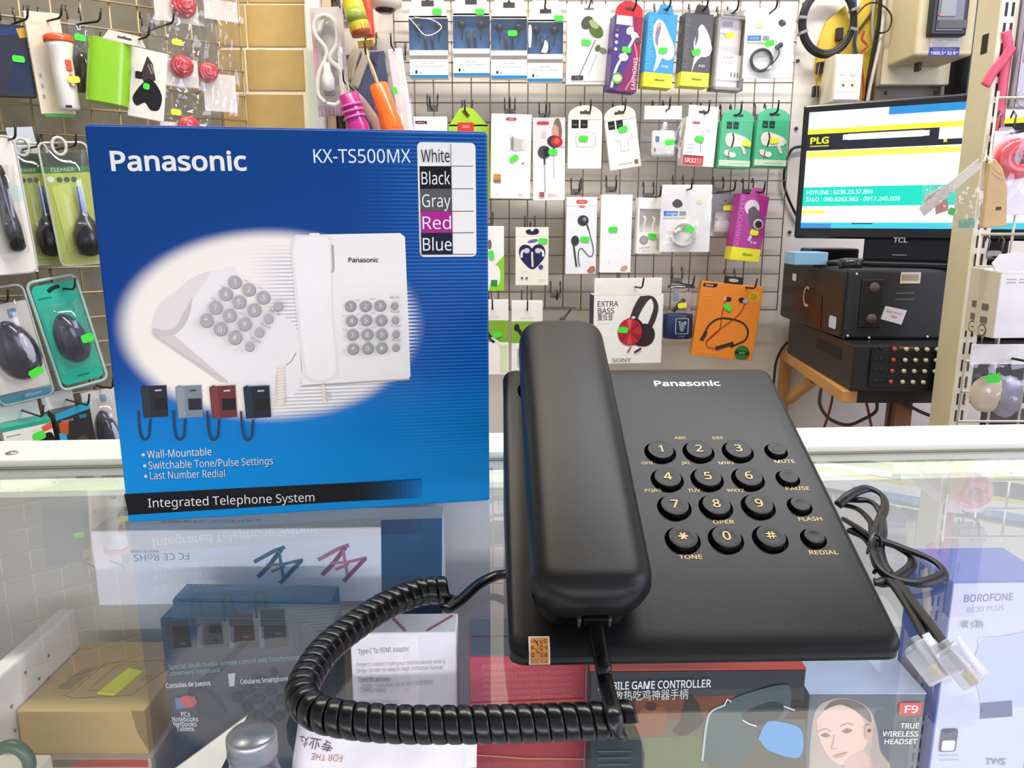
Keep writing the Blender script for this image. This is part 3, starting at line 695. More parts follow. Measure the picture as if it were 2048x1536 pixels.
# ------------------------------------------------------------------ handset
hs = thing('telephone_handset', 'black telephone handset resting on its cradle', 'telephone handset', PM)
V = []; Fs = []; NS, NK = 60, 44
CU, HA = 31.6, 23.6
for i in range(NS + 1):
    s = i / NS; s = (0.5 * (2 * s) ** 2.4 if s < 0.5 else 1 - 0.5 * (2 - 2 * s) ** 2.4); vpos = 8.5 + 174.5 * s
    d0 = min(s, 1 - s); dm = d0 * 174.5
    def inset(R_): return 0.0 if dm >= R_ else R_ * (1 - math.sqrt(max(0.0, 1 - (1 - dm / R_) ** 2)))
    RW = 13.0 if s < 0.5 else 12.0
    wi, hi = inset(RW), inset(8.0)
    taper = 1.0 - 0.015 * s
    kw = (HA - wi) / HA; zc = 17.5 - 0.35 * hi; hb = 15.5 - 0.8 * hi
    top_add = 1.5 * math.sin(PI * s)
    for j in range(NK):
        t = 2 * PI * j / NK; c, sn = math.cos(t), math.sin(t)
        e = 4.2
        x = HA * taper * kw * math.copysign(abs(c) ** (2 / e), c); z = hb * math.copysign(abs(sn) ** (2 / e), sn)
        narrow = 1 - 0.05 * (0.5 + z / (2 * hb)) if z > 0 else 1 - 0.10 * (-z / hb)
        if z > 0: z += top_add * (z / hb) - 0.9 * (x / HA) ** 2
        over = (z / hb) * (4.0 if s < 0.5 else 0) * -1 * (1 if d0 < 0.2 else max(0, 1 - (d0 - 0.2) / 0.1))
        V.append(Vector(((CU + x * narrow) / 1000, (vpos + over) / 1000, (zc + z) / 1000)))
for i in range(NS):
    for j in range(NK): Fs.append((i * NK + j, i * NK + (j + 1) % NK, (i + 1) * NK + (j + 1) % NK, (i + 1) * NK + j))
Fs.append(tuple(range(NK))[::-1]); Fs.append(tuple(range(NS * NK, NS * NK + NK)))
mesh_obj('handset_shell', V, Fs, BLK, hs, True)
box('cord_socket', 0.0285, 0.0385, 0.0095, 0.020, 0.0015, 0.0085, BLK2, hs, 0.0008)
for u in (0.0272, 0.0388): box('socket_lug', u - 0.0007, u + 0.0007, 0.0095, 0.016, 0.003, 0.008, mat('#3a3a3c', 0.4), hs, 0.0004, 1)

# ------------------------------------------------------------------ coiled cord
CZ = 0.0066
CBL = mat('#0b0b0c', 0.28, spec=0.4, var=0.05, scale=40, bump=0.03)
cc = thing('coiled_cord', 'black coiled handset cord lying on the glass', 'cord', Matrix.Translation(at_z(794, 1448, 0)))
CI = cc.matrix_world.inverted()
path = catmull([at_z(x, y, CZ) for x, y in [(1256, 1437), (1150, 1443), (1060, 1446), (930, 1449), (794, 1448), (692, 1439), (630, 1422), (604, 1388), (622, 1340), (657, 1294), (716, 1247), (781, 1206), (845, 1183), (892, 1180)]], 24)
acc = [0.0]
for i in range(1, len(path)): acc.append(acc[-1] + (path[i] - path[i - 1]).length)
def along(s):
    s = min(max(s, 0), acc[-1]); lo = 0
    import bisect
    i = min(max(1, bisect.bisect_left(acc, s)), len(path) - 1); t = (s - acc[i - 1]) / max(1e-9, acc[i] - acc[i - 1])
    return path[i - 1].lerp(path[i], t), (path[i] - path[i - 1]).normalized()
pitch = 0.0050; turns = math.floor(acc[-1] / pitch) + 0.589; seg = 26; n = int(round(turns * seg)); PH = -1.2
prof = [(-1.0, 0.30), (-0.93, 0.72), (-0.72, 0.95), (-0.35, 1.04), (0.0, 1.06), (0.35, 1.04), (0.72, 0.95), (0.93, 0.72), (1.0, 0.30), (0.9, -0.8), (-0.9, -0.8)]
hw, ht, rc = pitch * 0.495, 0.0014, 0.0048
V = []; Fs = []; K = len(prof); lastp = None
for i in range(n + 1):
    s = acc[-1] * i / n; c, T = along(s); up = Vector((0, 0, 1)); side = T.cross(up).normalized(); up2 = side.cross(T)
    an = 2 * PI * i / seg + PH; rd = up2 * math.cos(an) + side * math.sin(an)
    endp = c + rd * rc; endt = (-up2 * math.sin(an) + side * math.cos(an))
    for a, b in prof: V.append(CI @ (c + rd * (rc + b * ht) + T * (a * hw)))
for i in range(n):
    for j in range(K): Fs.append((i * K + j, i * K + (j + 1) % K, (i + 1) * K + (j + 1) % K, (i + 1) * K + j))
Fs.append(tuple(range(K))); Fs.append(tuple(range(n * K, n * K + K))[::-1])
co = mesh_obj('coil', V, Fs, CBL, cc, True)
bm = bmesh.new(); bm.from_mesh(co.data); bmesh.ops.recalc_face_normals(bm, faces=bm.faces); bm.to_mesh(co.data); bm.free()
co.data.set_sharp_from_angle(angle=rad(55))
hp = PM @ Vector((0.0335, 0.013, 0.005))
lead = [hp, PM @ Vector((0.0335, 0.002, 0.0052)), PM @ Vector((0.0345, -0.010, 0.0045)), at_z(1205, 1335, 0.010), at_z(1216, 1385, 0.0125), at_z(1228, 1430, 0.0128), at_z(1236, 1462, 0.0075), at_z(1240, 1470, 0.004)]
tube('straight_lead', [CI @ p for p in catmull(lead, 8)], 0.0030, CBL, cc, 12, 0.55, (0, -0.35, 1))
e0 = at_z(862, 1205, 0.0020)
tail = [endp - endt * .001 + Vector((0, 0, .0012)), endp + Vector((0, 0, .0008)), endp + Vector((.003, -.0015, .0006)), at_z(893, 1217, 0.0032), at_z(921, 1200, 0.0032), at_z(958, 1168, 0.0036), at_z(990, 1152, 0.005), at_z(1016, 1147, 0.007)]
tail.append(tail[-1] + Vector((0.008, 0.001, 0.001)))
tube('straight_lead', [CI @ p for p in catmull(tail, 8)], 0.0029, CBL, cc, 12, 0.6, (0, -0.3, 1))

# ------------------------------------------------------------------ flat line cord with clear plugs
lc = thing('line_cord', 'flat black line cord bundled with a twist tie and two clear plugs', 'cord', Matrix.Translation(at_z(1760, 1110, 0)))
LI = lc.matrix_world.inverted()
LBL = mat('#08080a', 0.42, spec=0.35, var=0.05)
def flatcord(name, pts, r=0.0023, fl=0.5, nrm=(0, -0.7, 1)):
    r *= 1.2
    return tube(name, [LI @ p for p in catmull([at_z(x, y, z) for x, y, z in pts], 8)], r, LBL, lc, 10, fl, nrm)
flatcord('cord_strand', [(1676, 1010, .012), (1700, 990, .016), (1735, 977, .017), (1763, 990, .015), (1770, 1012, .013), (1758, 1045, .011), (1747, 1078, .010), (1752, 1120, .007), (1780, 1152, .004), (1835, 1166, .003), (1880, 1155, .003), (1886, 1140, .004), (1860, 1118, .006), (1800, 1094, .008), (1750, 1076, .010), (1715, 1055, .008), (1690, 1040, .006)], nrm=(0.6, -0.4, 1))
flatcord('cord_strand', [(1672, 1006, .008), (1705, 1000, .012), (1740, 1003, .013), (1760, 1024, .012), (1766, 1060, .010), (1760, 1090, .008), (1768, 1125, .005), (1785, 1150, .003)], nrm=(0.6, -0.4, 1))
flatcord('cord_strand', [(1676, 1008, .006), (1715, 1018, .008), (1742, 1045, .008), (1750, 1075, .008), (1790, 1092, .006), (1820, 1112, .004), (1823, 1132, .003), (1795, 1155, .002), (1765, 1165, .002), (1748, 1164, .002)], nrm=(0.6, -0.4, 1))
flatcord('cord_strand', [(1700, 1060, .004), (1730, 1075, .005), (1748, 1100, .005), (1755, 1130, .004), (1780, 1160, .003), (1803, 1190, .003), (1832, 1238, .003), (1860, 1292, .004)])
flatcord('cord_strand', [(1750, 1090, .003), (1765, 1130, .003), (1795, 1165, .003), (1830, 1210, .004), (1865, 1255, .005), (1897, 1302, .006)])
tube('twist_tie', [LI @ p for p in catmull([at_z(1734, 1108, .006), at_z(1740, 1085, .012), at_z(1748, 1068, .0145), at_z(1762, 1080, .012), at_z(1756, 1098, .006)], 6)], 0.0012, mat('#3a3a3e', 0.3, coat=0.4), lc, 8, 0.5)
tube('twist_tie', [LI @ p for p in (at_z(1742, 1112, .004), at_z(1756, 1132, .005), at_z(1748, 1146, .003))], 0.0010, LBL, lc, 6)
def plug(x, y, z, yaw, roll, pitch_):
    M = LI @ Matrix.Translation(at_z(x, y, z)) @ Matrix.Scale(1.25, 4) @ Matrix.Rotation(rad(yaw), 4, 'Z') @ Matrix.Rotation(rad(pitch_), 4, 'X') @ Matrix.Rotation(rad(roll), 4, 'Y')
    pts = [(-0.0048, -0.0058), (0.0048, -0.0058), (0.0048, 0.0048), (0.0034, 0.0062), (-0.0034, 0.0062), (-0.0048, 0.0048)]
    o = prism('plug', [(a, b) for a, b in pts], -0.0030, 0.0030, CRYSTAL, lc, 0.0005); o.data.transform(Matrix.Rotation(rad(-90), 4, 'X')); o.data.transform(M)
    l = box('latch', -0.0016, 0.0016, -0.005, 0.0075, 0.0032, 0.0042, CRYSTAL, o, 0.0003, 1); l.data.transform(M @ Matrix.Rotation(rad(10), 4, 'X'))
    c = box('cord_end', -0.0020, 0.0020, -0.001, 0.008, -0.0012, 0.0012, mat('#8d8f96', 0.4), o, 0.0003, 1); c.data.transform(M)
    for i in range(4):
        g = box('contact', -0.0024 + i * 0.0014, -0.0017 + i * 0.0014, -0.0056, -0.0015, -0.0012, 0.0024, mat('#d9b765', 0.25, 0.9), o); g.data.transform(M)
    return o
plug(1862, 1322, 0.0075, 30, 0, 34); plug(1924, 1330, 0.0095, 40, 6, 38)

# ================================================================== earphone wall
W8, OFF = '#f6f3ec', '#efe9de'
def bud(u, v, s, ang, body, tip, stem=None, sl=1.6, asp=1.0):
    """printed in-ear earphone: body, silicone tip and cable stem; s in widths"""
    a = rad(ang); dx, dy = math.cos(a), math.sin(a); k = asp
    out = []
    if stem: out.append(('l', [(u + dx * s * .5, v + dy * s * .5 * k), (u + dx * s * .5 - s * .35 * sl, v + (dy * s * .5 + s * 1.5 * sl) * k)], s * 0.22, stem))
    out += [('e', u + dx * s * .45, v + dy * s * .45 * k, s * .62, s * .46, -ang, body), ('e', u - dx * s * .45, v - dy * s * .45 * k, s * .42, s * .52, -ang, tip)]
    return out
def asp(p): return p.w / p.h
def earpiece3d(p, u, v, y, r=0.0078, col='#1c1c1e'):
    c = (p.u(u), y, p.v(v)); m = mat(col, 0.35)
    blob('earbud', c, (r, r * .8, r), m, p.o, 12)
    tube('earbud_stem', [(c[0], y, c[2]), (c[0] + 0.001, y, c[2] - r * 2.2), (c[0] - 0.001, y + .001, c[2] - 0.030)], 0.0012, m, p.o, 6)

# --- four blue window boxes
def blue_box(bb, label, vs, stick, film='plain'):
    p = Pack(WALL, 'earphone_box', label, 'earphone box', bb, 0.075, 0.022, group='blue window earphone boxes in the top row')
    a, b = vs
    p.tab(OFF, 0.0, a + .01, 'trap', 0.0, 1.0, True)
    p.body('#2f6196', a, b, 'blue_tray', t=0.008, y=p.y + 0.012, rough=0.35)
    for u0, u1 in ((0, .015), (.985, 1)): p.body('#27537f', a, b, 'window_side', u0, u1)
    p.body(W8, b, 1.0, 'carton')
    p.body(W8, a - 0.02, a + 0.005, 'window_top')
    for uu in (0.24, 0.76): earpiece3d(p, uu, a + 0.10, p.y + 0.007)
    for uu in (0.40, 0.58): tube('cable', [(p.u(uu), p.y + .008, p.v(a + .17)), (p.u(uu) + .002, p.y + .008, p.v(b) + .002)], 0.0026, mat('#262a2f', 0.4), p.o, 8)
    mesh_obj('window_film', [(p.u(.01), p.y + .0004, p.v(b)), (p.u(.99), p.y + .0004, p.v(b)), (p.u(.99), p.y + .0004, p.v(a)), (p.u(.01), p.y + .0004, p.v(a))], [(0, 1, 2, 3)], FILM, p.o)
    q = (1 - b)
    p.art([('r', 0, b + q * .18, 1, b + q * .32, '#8d8980'), ('t', 'BASS STEREO', .5, b + q * .46, .035, '#6d6a62'), ('t', 'HIGH QUALITY EARPHONE', .5, b + q * .58, .04, '#6f8fae', {'w': .74}),
           ('e', .17, b + q * .78, .03, .045, '#2c2c2c'), ('e', .28, b + q * .80, .016, .03, '#9a938a'), ('r', 0, b + q * .89, 1, 1.0, '#2b84c4')], 'printed_panel')
    p.sticker(*stick)
    if film == 'torn':
        tube('torn_film_edge', catmull([(p.u(.02), p.y - .001, p.v(a + .01)), (p.u(.2), p.y - .004, p.v(a + .1)), (p.u(.4), p.y - .005, p.v(a + .2)), (p.u(.65), p.y - .004, p.v(a + .19)), (p.u(.85), p.y - .003, p.v(a + .11)), (p.u(.6), p.y - .003, p.v(a + .03)), (p.u(.15), p.y - .001, p.v(a))], 5), 0.0011, mat('#f4f6f8', 0.15, coat=0.6), p.o, 6)
    if film == 'glare':
        p.art([('s', [(.38, b - .02), (.45, b - .1), (.5, b - .17), (.58, b - .12), (.55, b - .02)], '#f2f2f6'), ('s', [(.03, b - .08), (.02, a + .1), (.06, a + .04), (.12, a + .1), (.1, b - .1)], '#dfe6f0')], 'reflective_tape', y=p.y - 0.0005)  # window glare painted on as flat pale patches
    p.hook(.48, .07, 'holding the blue window earphone box ' + label.split('box ', 1)[1])
    return p
blue_box((818, -22, 895, 157), 'blue window earphone box with torn curling film', (.318, .685), (.74, .255), 'torn')
blue_box((906, -24, 979, 153), 'blue window earphone box hung next to the torn film one', (.305, .685), (.74, .272))
blue_box((982, -16, 1054, 158), 'blue window earphone box with green price tag on its window', (.298, .672), (.60, .475))
blue_box((1055, 2, 1126, 164), 'blue window earphone box with silvery patch on its window', (.25, .655), (.87, .215), 'glare')

# --- white box with green earphones
p = Pack(WALL, 'earphone_box', 'white earphone box printed with two metallic green earphones', 'earphone box', (1133, 9, 1220, 170), .050, .022)
p.body(W8); a = asp(p)
p.art(bud(.57, .28, .30, 40, '#5e7a3c', '#5c5a4e', None, 1, a) + [('l', [(.66, .44), (.30, .90)], .022, '#7a7770'), ('rr', .12, .885, .40, .945, .02, '#4c4a48'), ('t', 'C  life', .26, .915, .03, '#c8c6c2'), ('r', .10, .955, .90, .96, '#8d857d'), ('e', .62, .25, .13, .07, -40, '#a3b878')], 'printed_picture')
p.art(bud(.78, .56, .15, 25, '#8f9480', '#6b7f4c', None, 1, a) + [('l', [(.70, .62), (.52, .88)], .012, '#a5a29a'), ('rr', .39, .045, .62, .07, .012, '#8e8b86'), ('t', 'P-32', .26, .53, .03, '#e6c4b4')], 'printed_picture')
p.sticker(.45, .47, GREEN, 8); p.hook(.5, .03, 'holding the white box with green earphones', L=.10)

# --- purple earphones box
p = Pack(WALL, 'earphone_box', 'purple and red earphone box with a red arched tab', 'earphone box', (1224, 3, 1282, 184), .085, .035, yaw=10, roll=4)
p.body('#46307c', .16, 1); p.tab('#d3262c', 0, .17, 'arch', 0, .98); a = asp(p)
p.art([('p', [(.55, .16), (1, .16), (1, 1), (.25, 1), (.7, .62)], '#8a2f63'), ('p', [(.78, .16), (1, .16), (1, .75), (.85, .5)], '#a82c44'), ('c', [(.62, .2), (.75, .42), (.9, .6), (.85, .8), (.6, .98)], .05, '#d88090'), ('r', .06, .165, .62, .265, W8), ('t', 'GVRQI', .34, .215, .045, '#e0a040'),
       ('e', .12, .39, .055, .055, W8), ('e', .12, .465, .055, .055, W8), ('e', .12, .54, .055, .055, W8), ('e', .12, .33, .055, .055, '#8a7050'), ('c', [(.08, .97), (.2, .75), (.42, .60), (.62, .48), (.72, .40)], .09, '#e8e2f0')] +
      bud(.66, .35, .28, 40, '#d8d4da', '#f2f0f4', None, 1, a) + [('e', .86, .42, .10, .10, '#5b5560'), ('e', .42, .62, .17, .13, '#f3eff5'), ('e', .26, .86, .19, .19, '#5da63a'), ('e', .26, .86, .15, .12, '#cfe8b8'), ('t', 'EARPHONES', .86, .79, .15, '#f4eef4', {'rot': 90, 'w': 1.05})], 'printed_picture')
p.sticker(.50, .535, GREEN, 2); p.hook(.62, .09, 'holding the purple and red earphone box')

# --- two subwoofer boxes and the magenta one
def sub_box(bb, label, col, dark, tabc, gl, stick, yaw, roll, code, hookw, sc_=GREEN, film='#ffffff'):
    p = Pack(WALL, 'earphone_box', label, 'earphone box', bb, .085, .034, yaw=yaw, roll=roll)
    p.body(col, .10, .82); p.body('#eee62e', .82, 1.0, 'carton_bottom'); p.tab(tabc, 0, .11, 'trap', .30, .85)
    a = asp(p)
    sh = [('t', 'SUBWOOFER', .12, .47, .15, gl, {'rot': 90, 'w': 1.62})]
    return p, sh, a, code, stick, sc_, hookw
def sub_finish(p, sh, a, code, stick, sc_, hookw, pic):
    sh += pic + [('t', code, .70, .74, .08, '#f0f0f0', {'b': .02}), ('t', 'vikusun', .55, .905, .07, '#4a4620', {'b': .02})]
    p.art(sh, 'printed_picture'); p.sticker(*stick, col=sc_) if len(stick) == 2 else p.sticker(stick[0], stick[1], sc_, stick[2])
    p.hook(.6, .06, hookw)
q = sub_box((1291, 10, 1352, 176), 'bright blue earphone box with a yellow foot and white earphone', '#2f9bd8', '#1d6fa3', '#3d95c6', '#74b8dc', (.58, .545, -6), 9, 3, 'P-01', 'holding the bright blue earphone box')
a = q[2]; sub_finish(*q, [('s', [(.20, .26), (.35, .18), (.55, .22), (.80, .38), (.97, .50), (.95, .62), (.75, .66), (.58, .64), (.45, .76), (.32, .80), (.38, .62), (.22, .42)], W8), ('s', [(.28, .33), (.40, .25), (.46, .28), (.40, .40), (.40, .5), (.30, .45)], '#8a8a92'), ('c', [(.30, .30), (.38, .23), (.46, .24)], .03, '#d05a4a')])
q = sub_box((1365, 11, 1425, 174), 'charcoal earphone box with a yellow foot and white earphone', '#4a4846', '#222', '#3c3a38', '#7b7976', (.46, .575, -22), 9, 2, 'P-01', 'holding the charcoal earphone box')
a = q[2]; sub_finish(*q, [('s', [(.42, .34), (.55, .24), (.70, .26), (.92, .40), (.97, .52), (.85, .62), (.65, .63), (.45, .72), (.36, .82), (.42, .60), (.36, .48)], W8), ('c', [(.92, .44), (1.0, .52), (.92, .6), (.84, .60)], .03, '#e9e6e2'), ('s', [(.40, .36), (.48, .30), (.50, .40), (.42, .5)], '#6a6866')])
q = sub_box((1470, 376, 1532, 523), 'magenta earphone box with a yellow foot and metallic earphone', '#b33392', '#7c1f66', '#c14da0', '#d27fbd', (.66, .60, 3), 9, 6, 'P-01', 'holding the magenta earphone box', YELL)
a = q[2]; sub_finish(*q, [('e', .46, .27, .26, .24, -30, '#ead8e4'), ('s', [(.34, .30), (.52, .25), (.74, .33), (.92, .46), (.84, .58), (.58, .56), (.40, .42)], '#6a5f68'), ('e', .76, .48, .17, .16, -35, '#ead9e2'), ('e', .77, .485, .13, .12, -35, '#4d2d45'), ('l', [(.62, .56), (.52, .72)], .10, '#e4cfe0')])

# --- grey clear box
p = Pack(WALL, 'earphone_box', 'grey clear plastic earphone box with a yellow price tag', 'earphone box', (1431, 22, 1494, 181), .085, .034, yaw=8, roll=2)
p.body('#8b8a84', .05, 1, 'frame_back', t=.006, y=p.y + .028)
for u0, u1 in ((0, .07), (.93, 1)): p.body('#9a9993', .05, 1, 'side_frame', u0, u1)
p.body('#9a9993', .05, .10, 'top_frame'); p.body('#9a9993', .96, 1, 'bottom_frame'); p.tab('#a9a8a2', 0, .07, 'rect', .15, .8)
p.body('#dcd6c4', .10, .96, 'inner_tray', .14, .86, t=.012, y=p.y + .012)
p.art([('r', .20, .12, .55, .19, '#5b5048'), ('r', .14, .22, .45, .27, '#e9e4d8'), ('r', .12, .54, .92, .86, W8), ('t', 'ELAGO', .48, .57, .08, '#3a3a38', {'b': .02}), ('r', .25, .61, .72, .62, '#b5b0a8'), ('r', .28, .635, .68, .645, '#b5b0a8'), ('r', .25, .70, .45, .80, '#d2cec6'), ('r', .60, .76, .65, .82, '#5a5854'), ('r', .72, .76, .77, .82, '#5a5854'), ('r', .82, .76, .87, .82, '#8a8884'), ('c', [(.2, .93), (.3, .89), (.4, .93), (.55, .90), (.7, .91)], .02, '#f3efe8')], 'printed_insert', y=p.y + .0105)
mesh_obj('window_film', [(p.u(.07), p.y + .0004, p.v(.96)), (p.u(.93), p.y + .0004, p.v(.96)), (p.u(.93), p.y + .0004, p.v(.1)), (p.u(.07), p.y + .0004, p.v(.1))], [(0, 1, 2, 3)], FILM, p.o)
p.sticker(.40, .31, YELL, -12); p.hook(.45, .03, 'holding the grey clear plastic earphone box')

def film_sheet(name, p, u0, v0, u1, v1, y, amp=0.004, seed=1, m=None, nx=14, nz=16, puff=0.006):
    r = random.Random(seed); V = []; Fs = []
    ph = [r.uniform(0, 6.28) for _ in range(8)]
    for j in range(nz + 1):
        for i in range(nx + 1):
            a, b = i / nx, j / nz; e = math.sin(PI * a) * math.sin(PI * b)
            n_ = math.sin(a * 17 + b * 9 + ph[0]) * .5 + math.sin(a * 7 - b * 21 + ph[1]) * .35 + math.sin(a * 31 + b * 27 + ph[2]) * .25 + r.uniform(-.3, .3)
            V.append(Vector((p.u(u0 + (u1 - u0) * a), y - puff * e ** .6 - amp * n_ * (0.25 + e), p.v(v0 + (v1 - v0) * b))))
    for j in range(nz):
        for i in range(nx): k = j * (nx + 1) + i; Fs.append((k, k + nx + 1, k + nx + 2, k + 1))
    return mesh_obj(name, V, Fs, m or FILM, p.o, True)

# --- bagged black earphone and bagged clear earphone
def bagged(bb, label, cord, stick, seed, L):
    p = Pack(WALL, 'earphone_bag', label, 'earphone bag', bb, .102, .010)
    p.body('#f4f2ee', name='backing_card', t=.0015, y=p.y + .006); a = asp(p)
    p.art([('s', [(.66, .20), (.72, .16), (.80, .18), (.82, .23), (.75, .26), (.70, .25)] if cord == 'k' else [(.22, .26), (.30, .21), (.40, .24), (.42, .31), (.32, .34), (.24, .31)], '#2b2b2d'), ('r', .06, .385, .34, .46, '#2f86c8'), ('r', .37, .39, .5, .455, '#9b9a94'), ('r', .05, .475, .5, .50, '#c9c6be'), ('t', 'AUDIO', .20, .425, .04, '#dfeefa'), ('e', .28, .24, .08, .06, '#f3dcae') if cord == 'k' else ('e', .76, .25, .05, .05, '#eee7b0')], 'printed_card', y=p.y + .006)
    cm = mat('#1d1d1f', 0.35) if cord == 'k' else mat('#d9d5cc', 0.3, coat=.3)
    cx, cz, R0 = (p.u(.36), p.v(.74), .021) if cord == 'k' else (p.u(.46), p.v(.74), .024)
    P = []
    for i in range(64): t = i / 63 * 2 * PI * 3.1; rr = R0 * (1 + .07 * math.sin(t * 1.3)); P.append((cx + rr * math.cos(t), p.y + .002 - .0015 * math.sin(t * .5), cz + rr * .95 * math.sin(t)))
    tube('cable_coil', P, .0019, cm, p.o, 6)
    for du, dv in ((.66, .56), (.72, .53)) if cord == 'k' else ((.30, .70), (.36, .67)): blob('earbud', (p.u(du), p.y, p.v(dv)), (.0055, .004, .0055), cm, p.o, 12)
    tube('cable', catmull([(p.u(.68), p.y, p.v(.56)), (p.u(.70), p.y, p.v(.66)), (p.u(.62), p.y, p.v(.76)), (p.u(.52), p.y, p.v(.84))], 5), .0013, cm, p.o, 6)
    if cord == 'k': tube('wire_tie', [(cx + .012, p.y - .003, cz - .020), (cx + .02, p.y - .003, cz - .012)], .003, mat('#e9e9ee', .15, .5), p.o, 8)
    film_sheet('clear_bag', p, 0, .02, 1, 1, p.y - .001, .0018, seed)
    p.sticker(*stick, y=p.y - .007); p.hook(.5 if cord != 'k' else .48, .07, L)
bagged((1490, 15, 1589, 157), 'white card bag holding a coiled black earphone', 'k', (.47, .52, GREEN, -8), 3, 'holding the coiled black earphone bag')
bagged((1322, 370, 1423, 505), 'white card bag holding a coiled clear earphone', 'c', (.56, .65, GREEN, 8), 4, 'holding the coiled clear earphone bag')

# --- second row
p = Pack(WALL, 'accessory_box', 'white box with a red logo beneath an empty hook beside the lime tab', 'accessory box', (829, 234, 895, 400), .06, .022)
p.body(W8); p.art([('rr', .05, .05, .40, .09, .09, '#d9705c'), ('t', 'celebrat', .22, .07, .05, '#f3d8cc')], 'logo'); p.hook(.5, -.12, 'above the white box with a red logo', L=.05)
p = Pack(WALL, 'accessory_pack', 'lime green accessory pack with a sloping hang tab', 'accessory pack', (898, 216, 979, 400), .055, .012)
p.body('#a4cf2e', .18, 1); prism('hang_tab', [(p.u(.0), p.v(.20)), (p.u(.98), p.v(.20)), (p.u(.62), p.v(.02)), (p.u(.52), p.v(0)), (p.u(.36), p.v(0)), (p.u(.26), p.v(.02))], p.y, p.y + .001, mat('#a9d62e', .4), p.o)
p.art([('l', [(.36, .03), (.50, .10)], .10, '#5a5a30'), ('r', .22, .16, .62, .30, '#d8402f'), ('t', 'ace', .42, .2, .08, '#f4d9c8')], 'printed_panel'); p.hook(.43, .06, 'holding the lime green accessory pack')
p = Pack(WALL, 'earphone_box', 'tall white earphone box printed with one silver earphone', 'earphone box', (982, 229, 1062, 398), .08, .024, yaw=5, roll=1)
p.body(W8); a = asp(p)
p.art([('e', .44, .34, .17, .20, '#d6d3cb'), ('e', .40, .34, .13, .18, '#e9e6df'), ('p', [(.45, .27), (.60, .28), (.86, .30), (.84, .42), (.60, .44), (.48, .42)], '#c4c1b8'), ('e', .84, .36, .08, .12, '#dcd9d2'), ('e', .53, .345, .035, .17, '#8b8880'), ('l', [(.72, .46), (.60, .66)], .02, '#e2ded6'), ('e', .80, .575, .04, .02, 30, '#8d8a84'), ('rr', .36, .04, .62, .075, .05, '#d9544c'), ('t', 'sedol', .49, .057, .035, '#fbe9e4'), ('p', [(.07, .71), (.25, .71), (.25, .775), (.07, .775)], '#d98a2c'), ('r', .07, .775, .25, .81, '#7a7070'), ('t', 'HI-FI', .16, .955, .03, '#6f6c68'), ('t', 'D21', .75, .955, .05, '#54524e', {'rot': -15})], 'printed_picture')
p.sticker(.57, .52, GREEN, -35); p.hook(.45, -.06, 'above the tall white silver earphone box', L=.085)
p = Pack(WALL, 'earphone_box', 'tall white earphone box with a portrait and a red earphone', 'earphone box', (1066, 236, 1130, 402), .08, .022, roll=-.5)
p.body(W8); a = asp(p)
p.art([('r', 0, .0, 1, .36, '#e6dcdc'), ('s', [(.62, .10), (.70, .02), (.82, .02), (.90, .15), (.86, .28), (.75, .34), (.64, .28)], '#7d6a5c'), ('s', [(.58, .14), (.66, .08), (.78, .12), (.80, .22), (.74, .30), (.66, .28), (.60, .22)], '#cf9f84'), ('p', [(.60, .32), (.85, .28), (1, .36), (1, .36), (.55, .36)], '#cbb9bf'), ('rr', .12, .045, .5, .085, .05, '#c9474a'), ('e', .34, .20, .07, .11, '#cfc3c9'),
       ('e', .68, .285, .24, .18, -8, '#3b3a3e'), ('e', .74, .285, .18, .16, -8, '#b8322c'), ('e', .74, .28, .09, .09, '#e05a4c'), ('l', [(.66, .34), (.64, .42)], .06, '#3b3a3e'), ('e', .35, .41, .20, .19, '#4b4a4e'), ('e', .42, .41, .10, .14, '#2b2a2e'), ('l', [(.36, .46), (.36, .56)], .05, '#3b3a3e'), ('l', [(.36, .56), (.38, .90)], .018, '#86848a'), ('l', [(.65, .42), (.66, .72)], .016, '#9a989c'), ('r', .20, .895, .35, .955, '#b0555a'), ('t', 'D97s', .62, .935, .09, '#d2746c')], 'printed_picture')
p.sticker(.62, .41, GREEN, 2); p.hook(.4, -.05, 'above the portrait earphone box', L=.085)
def hoco(bb, label, roll, shapes, stick, L):
    p = Pack(WALL, 'cable_box', label, 'accessory box', bb, .08, .018, roll=roll)
    p.body(W8, .22, 1); p.tab('#f4ecd6', 0, .23, 'arch'); p.art([('r', .10, .225, .31, .36, '#26241f'), ('t', 'hoco', .205, .30, .04, '#bdb9ae')], 'logo_square'); p.art([('r', .36, .225, .57, .36, '#2b2924'), ('t', 'care', .465, .30, .035, '#bdb9ae')], 'logo_square')
    p.art(shapes, 'printed_panel'); p.sticker(*stick); p.hook(.6, .115, L)
hoco((1136, 211, 1204, 338), 'upright cream accessory box with an arched tab and rounded device print', 0, [('rr', .22, .42, .82, .66, .09, '#cfc8ba'), ('rr', .25, .43, .79, .65, .08, '#f2eee4'), ('t', 'TYPE-C', .5, .87, .04, '#d8cfb8')], (.45, .52, GREEN, 0), 'holding the upright arched cream box')
hoco((1213, 211, 1276, 338), 'tilted cream accessory box with an arched tab and wire earphone print', -8.5, [('c', [(.28, .50), (.32, .56), (.40, .55), (.42, .70), (.44, .72), (.62, .72), (.66, .70), (.68, .55), (.80, .52), (.80, .46)], .015, '#a7a398'), ('l', [(.54, .56), (.55, .68)], .012, '#c3bfb4'), ('r', .80, .88, .92, .95, '#8a6f34'), ('r', .28, .915, .72, .925, '#c9bfa6')], (.55, .375, GREEN, -8), 'holding the tilted arched cream box')
p = Pack(WALL, 'charger_bag', 'clear bag with a white header and a white plug adapter', 'accessory bag', (1279, 212, 1362, 325), .098, .012)
p.body('#f3f0ea', 0, .24, 'header_card', .1, 1, t=.0016)
